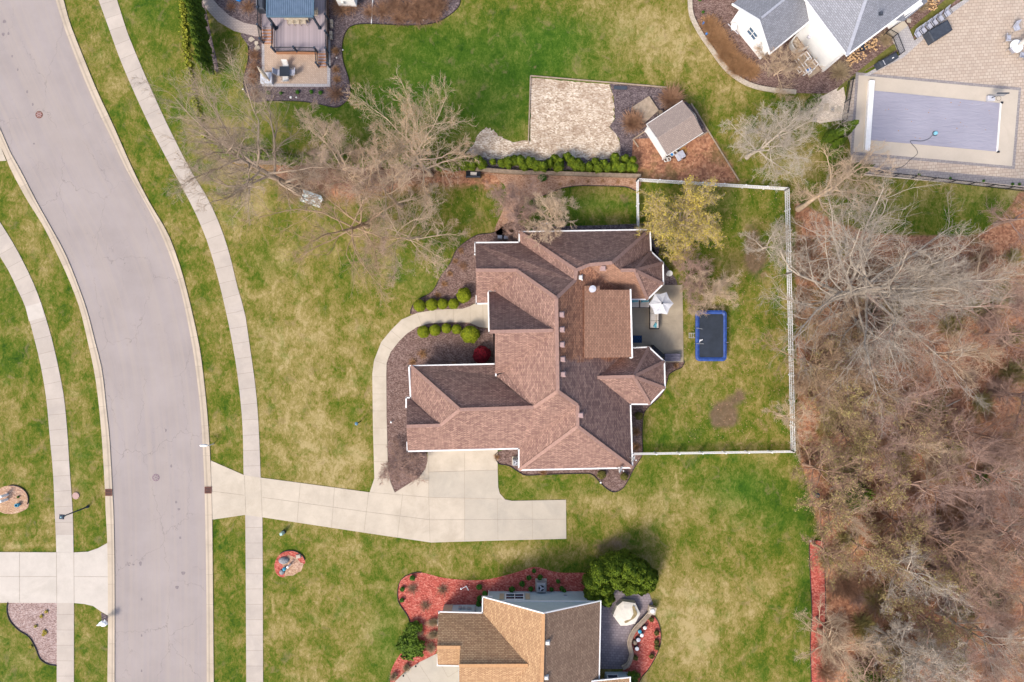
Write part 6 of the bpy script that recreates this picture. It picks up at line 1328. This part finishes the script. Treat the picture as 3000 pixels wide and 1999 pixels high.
# ---------------- white picket fence ----------------
fn = thing('picket_fence', 'white rail and picket fence around the back lawn of the middle house', 'fence', W(2312, 900)); hf = 1.15
def picket(a, b_, n):
    A, B_ = W(*a, hf), W(*b_, hf); A.z = B_.z = 0
    for i in range(n+1):
        q = A.lerp(B_, i/n); MB().box((q.x, q.y, hf/2+.05), (.12, .12, hf+.1)).add(*[[],[]]).build('post', M['white'], fn)
        if i < n:
            e = A.lerp(B_, (i+1)/n); mb = MB(); d = (e-q).normalized()
            for z in (.2, .62, hf-.03): mb.bar(q+up*z+d*.07, e+up*z-d*.07, .05, .08)
            m_ = int((e-q).length/.15)
            for k in range(1, m_): p = q.lerp(e, k/m_); mb.bar(p+up*.1, p+up*(hf+.02), .035, .035)
            mb.build('panel', M['white'], fn)
picket((1870,524),(2312,551),7); picket((2312,551),(2318,800),4); picket((2318,800),(2330,1326),7); picket((2330,1326),(1856,1333),7); picket((1870,524),(1872,672),2)
# ---------------- pool yard ----------------
def ifence(pts, step, label, hgt=1.25):
    t = thing('iron_fence', label, 'fence', W(*pts[0]))
    for (a, b_) in zip(pts, pts[1:]):
        A, B_ = W(*a), W(*b_); n = max(1, round((B_-A).length/step))
        for i in range(n+1): q = A.lerp(B_, i/n); MB().box((q.x, q.y, hgt/2+.03), (.06, .06, hgt+.06)).build('post', M['black'], t)
        for i in range(n):
            q, e = A.lerp(B_, i/n), A.lerp(B_, (i+1)/n); mb = MB()
            for z in (.12, hgt-.16, hgt-.02): mb.bar(q+up*z, e+up*z, .035, .035)
            m_ = int((e-q).length/.11)
            for k in range(1, m_): p = q.lerp(e, k/m_); mb.bar(p+up*.05, p+up*hgt, .016, .016)
            mb.build('panel', M['black'], t)
ifence([(2515,508),(2670,524),(3000,562),(3100,573)], 1.85, 'black iron fence along the gravel strip below the pool yard')
ifence([(2484,242),(2464,362)], 1.9, 'short black iron fence section left of the pool deck')
pcv = thing('pool_cover', 'lavender vinyl cover stretched over the rectangular pool', 'pool cover', W(2740, 360))
m, nt, b = mk('lavender_vinyl', .45, .4); p_ = pos(nt); n1 = noise(nt, mapv(nt, p_, (.6, 3.0, 1), R(12)), 1.1, 5, .6, .8); n2 = noise(nt, p_, .3, 3, .5)
lk(nt, ramp(nt, n2, [(.3, (.29, .278, .33)), (.7, (.335, .32, .375))]), b.inputs['Base Color']); bump(nt, b, n1, .55, .14)
MB().prism([XY(*q, .1) for q in ((2558,266),(2932,303),(2921,445),(2550,411))], .06, .10).build('sheet', m, pcv)
mb = MB(); a, b_ = W(2932,302,.14), W(2921,446,.14); mb.bar(a, b_, .13, .08); mb.build('leading_edge_bar', M['white'], pcv)
for p in (a, b_): MB().box(p+Vector((.1,0,.02)), (.22,.16,.12)).build('end_bracket', M['black'], pcv)
solo('cover_reel_box', MB().prism([XY(*q, .35) for q in ((2547,236),(2562,237),(2548,443),(2533,442))], .06, .42), M['white'], 'long white box at the left end of the pool cover', 'pool reel box', W(2547,340))
pp = thing('cover_pump', 'light blue round pump with a ring of debris on the lavender cover', 'pump', W(2739,392,.1)); c = W(2739,392,.1)
MB().lathe(c, [(.26,0),(.24,.04),(.12,.05)], 14).build('base', M['char'], pp); MB().lathe(c, [(.18,.04),(.17,.22),(.05,.26)], 14).build('body', pm('light_blue', (.22,.50,.62)), pp)
hq = smooth([(2733,396),(2720,408),(2700,414),(2680,413),(2667,414),(2672,423),(2685,438),(2688,450),(2680,459),(2665,470),(2650,485),(2625,495),(2570,500)], 4, False)
solo('hose', MB().tube([W(x, y, .15 if y < 425 else .10) for x, y in hq], .022, 5), M['char'], 'thin dark hose winding from the pump over the pool deck', 'hose', W(2700,414))
bk = thing('basketball_hoop', 'poolside basketball hoop with a dark board at the upper pool edge', 'basketball hoop', W(2897,296)); c = W(2897,292)
MB().bbox((c.x, c.y, .25), (.7,.5,.35), 0, .05).build('base', M['lgrey'], bk); MB().tube([(c.x,c.y,.4),(c.x,c.y-.05,1.4)], .04, 6).build('pole', M['black'], bk); q = W(2897,290,1.5)
MB().box((c.x,c.y-.1,1.55), (1.1,.04,.7)).build('backboard', M['grey'], bk); MB().box((c.x,c.y-.1,1.95), (1.14,.10,.1)).build('board_frame', M['char'], bk)
mb = MB(); mb.tube([(c.x+.23*math.cos(t), c.y-.38+.23*math.sin(t), 1.35) for t in np.linspace(0, 6.28, 17)], .015, 4); mb.build('rim', M['black'], bk)
ct = thing('covered_table', 'long table under a charcoal cover behind the row of chairs', 'table', W(2748,95)); q = [W(a, b_, .95) for a, b_ in ((2719,93),(2777,57),(2793,87),(2736,122))]
cq = sum(q, Vector((0,0,0)))/4; lowq = [Vector((cq.x+(p.x-cq.x)*1.04, cq.y+(p.y-cq.y)*1.06, .1)) for p in q]; mid_ = [Vector((cq.x+(p.x-cq.x)*1.0, cq.y+(p.y-cq.y)*1.0, .88)) for p in q]; inn = [Vector((cq.x+(p.x-cq.x)*.9, cq.y+(p.y-cq.y)*.86, .97)) for p in q]
mb = MB(); mb.add(lowq+mid_+inn, [(r+i, r+(i+1) % 4, r+4+(i+1) % 4, r+4+i) for r in (0, 4) for i in range(4)]+[(8,9,10,11)]); mb.build('cover', M['char'], ct)
mb = MB()
for a, b_ in ((0,1),(1,2),(2,3),(3,0)): mb.bar(inn[a]+up*.01, inn[b_]+up*.01, .03, .02)
mb.build('seam', M['navy'], ct)
od = ['first','second','third','fourth','fifth','sixth']; base = None; ca = math.atan2(-.8, .6)
for i, (x, y) in enumerate(((2682,107),(2698,96),(2715,84),(2731,73),(2748,61),(2768,46))):
    l = f'grey sling chair, {od[i]} from the lower left in the row behind the covered table'
    if base is None: base = chair('sling_chair', l, W(x, y, .05), R(-143), 'sling', 'black', 'sling chairs behind the covered table', back=.6)
    else: kidcopy(base, W(x, y, .05), R(-143), l)
fcs = [((2945,118),70,'leftmost'),((2970,88),10,'uppermost'),((2957,152),115,'lower left'),((2988,168),160,'lowest'),((3004,104),-30,'far right')]
cb = None
for (x, y), a, l in fcs:
    lab = f'grey sling chair, {l} of those round the white round table'
    if cb is None: cb = chair('round_table_chair', lab, W(x, y, .05), R(a), 'sling', 'grey', 'chairs round the white pool table'); cb.rotation_euler = (0,0,R(a-160))
    else: kidcopy(cb, W(x, y, .05), R({'uppermost':-158,'lower left':-50,'lowest':-12,'far right':150}[l]), lab)
rt = thing('round_table', 'white round table with a folded umbrella at the top right edge', 'table', W(2978,134)); c = W(2978,136,.7)
MB().lathe((c.x, c.y, .68), [(.62,0),(.64,.03),(.6,.06)], 26).build('tabletop', M['white'], rt); MB().tube([(c.x,c.y,.05),(c.x,c.y,.68)], .05, 8).build('leg', M['grey'], rt)
MB().lathe((c.x+.1, c.y+.05, .75), [(.05,0),(.22,.5),(.26,1.2),(.04,1.6)], 10).build('folded_umbrella', M['offwhite'], rt)
gv = thing('covered_grill', 'charcoal covered grill beside the foot of the black stair rail', 'grill', W(2605,175)); q = W(2605,174,1.0); an = math.atan2(28, 50)
MB().bbox((q.x, q.y, .55), (1.95, .62, 1.0), an, .14).build('cover', M['char'], gv); MB().bbox((q.x+.35, q.y+.1, 1.06), (.2,.08,.02), an, .005).build('badge', M['white'], gv)
MB().bbox((q.x-.5, q.y-.35, 1.05), (.06,.5,.03), an, .01).build('strap', M['lgrey'], gv)
# stairs with black rail
lg = thing('entry_steps', 'concrete landing and paver steps with a black handrail by the white house', 'steps', W(2645,120))
MB().prism([XY(*q, .5) for q in ((2601,93),(2648,60),(2660,76),(2618,108))], 0, .5).build('landing', M['patio'] if False else M['drive'], lg)
for i, (k0, z) in enumerate(((.0,.38),(.34,.25),(.67,.14))):
    A, B_, C_, D_ = (2618,108),(2660,76),(2684,130),(2638,163)
    lp_ = lambda p, q, t: (p[0]+(q[0]-p[0])*t, p[1]+(q[1]-p[1])*t); k1 = k0+.34
    MB().prism([XY(*q_, z) for q_ in (lp_(A,D_,k0), lp_(B_,C_,k0), lp_(B_,C_,min(1,k1)), lp_(A,D_,min(1,k1)))], 0, z).build('step', M['pav_edge'], lg)
ra = [Vector((*W(*p, z).xy, z)) for p, z in (((2609,87),1.5),((2631,99),1.4),((2651,150),1.1))]; mb = MB()
for a, b_ in zip(ra, ra[1:]):
    mb.bar(a, b_, .05, .05); mb.bar(a-up*.85, b_-up*.85, .04, .04); n = int((b_-a).length/.12)
    for k in range(1, n): p = a.lerp(b_, k/n); mb.bar(p, p-up*.85, .02, .02)
for p in ra: mb.bar(p+up*.04, Vector((p.x, p.y, .1)), .06, .06)
mb.build('handrail', M['black'], lg)
# white railings and platform by the white wall
wp_ = thing('small_deck', 'small tan deck with broken runs of white railing against the white wall', 'deck', W(2378,190))
MB().prism([XY(*q, .3) for q in ((2363,150),(2404,207),(2376,227),(2336,168))], .02, .30).build('deck_floor', M['wood'], wp_)
for a, b_ in (((2363,151),(2378,172)),((2336,170),(2355,157)),((2336,170),(2366,212)),((2371,169),(2357,184)),((2357,184),(2378,212)),((2386,175),(2398,188)),((2398,188),(2386,202)),((2362,214),(2378,205)),((2340,196),(2349,208))):
    A, B_ = W(*a, 1.0), W(*b_, 1.0); mb = MB(); mb.bar(A, B_, .08, .05); mb.bar(A-up*.5, B_-up*.5, .05, .05); mb.bar(A, A-up*.7, .07, .07); mb.bar(B_, B_-up*.7, .07, .07); mb.build('railing', M['white'], wp_)
solo('blue_seat', MB().bbox(W(2369,207,.5), (.38,.34,.4), R(30), .04), M['bright'], 'small blue seat inside the white railings', 'seat', W(2369,207,.3))
solo('planter_tub', MB().lathe(W(2525,143), [(.28,0),(.36,.45),(.31,.45),(.28,.35)], 18), M['navy'], 'dark planter tub among dried flower heads below the grey eave', 'planter', W(2525,143))
wd_ = thing('garden_dish', 'white dish and bracket cluster beside the low white wall', 'satellite dish', W(2152,78)); c = W(2150,80,.8)
MB().lathe((c.x, c.y, .75), [(.02,0),(.3,.12),(.32,.13)], 16, 1, 1.2).build('dish', M['offwhite'], wd_); mb = MB(); mb.tube([(c.x,c.y,.75),(c.x,c.y,0)], .04, 6); mb.bar((c.x-.5,c.y+.4,.6),(c.x+.5,c.y-.6,.6),.06,.06); mb.build('bracket', M['lgrey'], wd_)
for x, y, l in ((2057,74,'upper blue glass ornament in the mulch beside the stone border'),(2067,105,'lower blue glass ornament in the mulch beside the stone border')):
    solo('glass_ornament', MB().lathe(W(x, y), [(.03,0),(.03,.3),(.12,.38),(.10,.52),(.02,.56)], 10), M['bright'], l, 'garden ornament', W(x, y))
# shed yard
solo('half_barrel', MB().lathe(W(1931,337), [(.24,0),(.31,.45),(.31,.5),(.27,.5),(.26,.30),(.01,.3)], 22), M['block'], 'round dark half barrel in the corner between ramp and shed', 'barrel', W(1931,337))
for x, y, s, l in ((1949,472,.2,'white plastic pot at the foot of the shed corner, leftmost'),(1957,470,.2,'white plastic pot touching the leftmost one at the shed corner'),(1966,456,.2,'white pot with blue inside below the shed eave'),(1976,452,.2,'grey-white tall pot below the shed eave, right of the blue one')):
    t = solo('plastic_pot', MB().lathe(W(x, y), [(s*.7,0),(s,.4),(s*1.08,.42),(s*.9,.43),(s*.8,.25)], 14), M['offwhite'], l, 'pot', W(x, y))
    MB().lathe((W(x,y).x, W(x,y).y, .26), [(s*.78,0),(s*.7,.03)], 12).build('soil', M['bright'] if x == 1966 else M['mulch'], t)
gcart = thing('garden_cart', 'grey garden cart with a pale folded lid beside the shed', 'cart', W(1991,461), None, R(28)); 
for nm, c_, d_, m_ in (('tray',(.15,.08,.4),(.55,.7,.25),'sling'),('lid',(-.32,.0,.52),(.36,.75,.06),'lgrey')):
    s = MB().bbox(c_, d_, 0, .02).build(nm, M[m_]); s.parent = gcart
for sx in (-.2, .3):
    s = MB().lathe((0,0,0), [(.14,-.03),(.14,.03)], 12).build('wheel', M['black']); s.parent = gcart; s.location = (sx, -.35, .14); s.rotation_euler = (R(90), 0, 0)
solo('leaf_pile', MB().ball(W(2003,440,.02), .35, .25, 8), M['orange'], 'small heap of orange leaves under the shed eave', 'leaf pile', W(2003,440))
solo('tarp', MB().bbox(W(1818,258,.06), (1.3,.34,.12), R(-2), .02), M['char'], 'dark flat tarp bundle at the top edge of the garden plot', 'tarp', W(1818,258))
bn2 = thing('rain_barrel', 'round dark blue-black barrel at the edge of the lawn and the woodland', 'barrel', W(2384,1447)); c = W(2384,1447)
MB().lathe((c.x,c.y,0), [(.2,0),(.25,.3),(.24,.75),(.26,.8),(.24,.85)], 18).build('body', M['navy'], bn2); MB().lathe((c.x,c.y,.84), [(.23,0),(.1,.04)], 18).build('lid', M['char'], bn2)
# ---------------- south patio ----------------
fpc = thing('fire_pit_cover', 'cream faceted cover with a puddle of dirty water on the violet patio', 'covered fire pit', W(1836,1795)); zt = .75
outl = [(1796,1805),(1808,1776),(1825,1763),(1861,1768),(1876,1799),(1860,1828),(1836,1834),(1818,1834)]
top = [W(a, b_, zt) for a, b_ in outl]; ce = sum(top, Vector((0,0,0)))/8; mb = MB(); n = 8
l0 = [Vector((ce.x+(p.x-ce.x)*1.03, ce.y+(p.y-ce.y)*1.03, .06)) for p in top]; l2 = [Vector((ce.x+(p.x-ce.x)*.86, ce.y+(p.y-ce.y)*.86, zt+.06)) for p in top]; l3 = [Vector((ce.x+(p.x-ce.x)*.45-.1, ce.y+(p.y-ce.y)*.45+.1, zt+.16)) for p in top]
mb.add(l0+top+l2+l3, [(r*n+i, r*n+(i+1) % n, (r+1)*n+(i+1) % n, (r+1)*n+i) for r in range(3) for i in range(n)]+[tuple(range(3*n, 4*n))])
o = mb.build('cover', M['cover'], fpc); 
wq = smooth([(1852,1779),(1858,1776),(1862,1786),(1867,1798),(1860,1810),(1848,1818),(1834,1826),(1829,1822),(1836,1816),(1848,1808),(1855,1796)], 3)
wm = MB(); wm.prism([XY(*p, zt+.1) for p in wq], zt-.02, zt+.135); wm.build('puddle', M['dirtw'], fpc)
sw = smooth([(1905,1796),(1892,1811),(1878,1826),(1866,1838),(1855,1853),(1848,1868),(1844,1885),(1847,1902),(1850,1918),(1846,1935),(1838,1949),(1824,1957)], 3, False); mb = MB()
for i, (a, b_) in enumerate(zip(sw, sw[1:])): mb.bar(W(*a, .52), W(*b_, .52), .42, .09)
st_ = solo('seat_wall', mb, M['wallst'], 'curved sandy seat wall between the violet patio and the red mulch', 'seat wall', W(1850,1870))
mb = MB()
for a, b_ in zip(sw, sw[1:]): mb.bar(W(*a, .43), W(*b_, .43), .34, .42)
mb.build('wall_blocks', M['block'], st_)
c = W(1911,1790,.7); MB().bbox((c.x, c.y, .35), (.62,.62,.7), R(-12), .03).build('pillar', M['wallst'], st_); MB().bbox((c.x,c.y,.74), (.72,.72,.08), R(-12), .02).build('pillar_cap', M['stone'], st_)
solo('pillar_lamp', MB().lathe((c.x,c.y,.78), [(.2,0),(.24,.05),(.18,.1)], 16), M['offwhite'], 'round white lamp on the square pillar of the seat wall', 'lamp', (c.x,c.y,.78))
for x, y, r, l, m_ in ((1887,1835,.2,'white round lantern top, highest in the row right of the seat wall','offwhite'),(1872,1846,.2,'pale blue lantern in the row right of the seat wall','blueglz'),(1878,1857,.19,'white capped lantern just below the pale blue one','white'),(1868,1870,.22,'square dark lantern with white top in the row by the seat wall','lgrey'),(1864,1896,.21,'lowest white lantern on a square base by the seat wall','white')):
    t = thing('lantern', l, 'lantern', W(x, y)); c = W(x, y); MB().bbox((c.x,c.y,.2), (r*1.7,r*1.7,.4), R(30), .03).build('body', M['char'], t); MB().lathe((c.x,c.y,.4), [(r*.9,0),(r*.9,.05),(r*.4,.1),(r*.2,.11)], 16).build('top', M[m_], t)
solo('brown_bag', MB().ball(W(1860,1883,.15), .25, .7, 9), M['block'], 'brown lumpy bag between the lanterns behind the seat wall', 'bag', W(1860,1883))
solo('bird_bath', MB().lathe(W(1790,1733), [(.14,0),(.05,.1),(.05,.7),(.16,.78),(.12,.78)], 14), M['white'], 'small white bird bath tucked against the billowing evergreens', 'bird bath', W(1790,1733))
an = thing('antenna', 'grey tripod antenna standing in the red mulch', 'antenna', W(1363,1722)); c = W(1365,1720)
MB().tube([W(1350,1727,1.0), W(1367,1718,1.2)], .03, 5).build('arm', M['lgrey'], an); MB().tube([(c.x,c.y,0),W(1367,1719,1.2)], .04, 5).build('mast', M['grey'], an); MB().bbox(W(1369,1724,1.1), (.1,.5,.05), .5, .01).build('bracket', M['grey'], an); MB().ball(W(1351,1726,1.0), .1).build('receiver', M['white'], an)
for x, y, l in ((1225,910,'small white ball light left of the leftmost boxwood'),(1392,747,'small white globe by the gutter corner of the front wing'),(1759,1413,'small white path light on the edging of the lower mulch lobe'),(1147,1237,'small white path light in the mulch right of the walkway'),(2371,1585,'tiny white marker at the tip of the long red mulch strip')):
    solo('path_light', MB().lathe(W(x, y), [(.02,0),(.02,.2),(.10,.24),(.08,.32),(.01,.34)], 10), M['white'], l, 'path light', W(x, y))
for x, y in ((1219,1949),(1183,1977)):
    solo('path_light', MB().lathe(W(x, y), [(.02,0),(.02,.25),(.10,.28),(.02,.34)], 10), M['black'], 'small black path light on the edge of the south walkway', 'path light', W(x, y), 'black path lights by the south walkway')
# a few pale stones and litter lying in the plots
g0 = np.random.default_rng(12)
for x, y in ((868,286),(852,286),(986,170),(1004,147),(1240,60),(712,262)):
    solo('small_stone', MB().ball(W(x, y, .05), float(g0.uniform(.07,.14)), .7, 7), M['offwhite'], 'small pale stone lying in the dark mulch around the deck', 'stone', W(x, y), 'small pale stones in the deck mulch')

g0 = np.random.default_rng(21); mb = MB()
for k in range(26):
    x, y = g0.uniform(2590, 2900), g0.uniform(300, 420); c = W(x, y, .1); a = g0.uniform(0, 3.1); L = g0.uniform(.03, .07)
    mb.sheet([(c.x+L*math.cos(a+t)*(1 if i % 2 else .5), c.y+L*math.sin(a+t)) for i, t in enumerate((0, 1.4, 3.1, 4.6))], .108)
tag(mb.build('fallen_leaves', M['orange']), 'scattered brown leaves lying on the lavender pool cover', 'leaves', None, 'stuff')
mb = MB()
for k in range(900):
    x, y = g0.uniform(2000, 2330), g0.uniform(540, 1320)
    c = W(x, y); a = g0.uniform(0, 3.1); L = g0.uniform(.03, .06); z = .02
    mb.sheet([(c.x+L*math.cos(a+t)*(1 if i % 2 else .5), c.y+L*math.sin(a+t)) for i, t in enumerate((0, 1.4, 3.1, 4.6))], z)
for k in range(900):
    x, y = g0.normal(1100, 220), g0.normal(560, 80)
    if y < 475: continue
    c = W(x, y); a = g0.uniform(0, 3.1); L = g0.uniform(.03, .06)
    mb.sheet([(c.x+L*math.cos(a+t)*(1 if i % 2 else .5), c.y+L*math.sin(a+t)) for i, t in enumerate((0, 1.4, 3.1, 4.6))], .03)
tag(mb.build('fallen_leaves', M['dry']), 'sparse fallen leaves on the lawns under the bare trees', 'leaves', None, 'stuff')
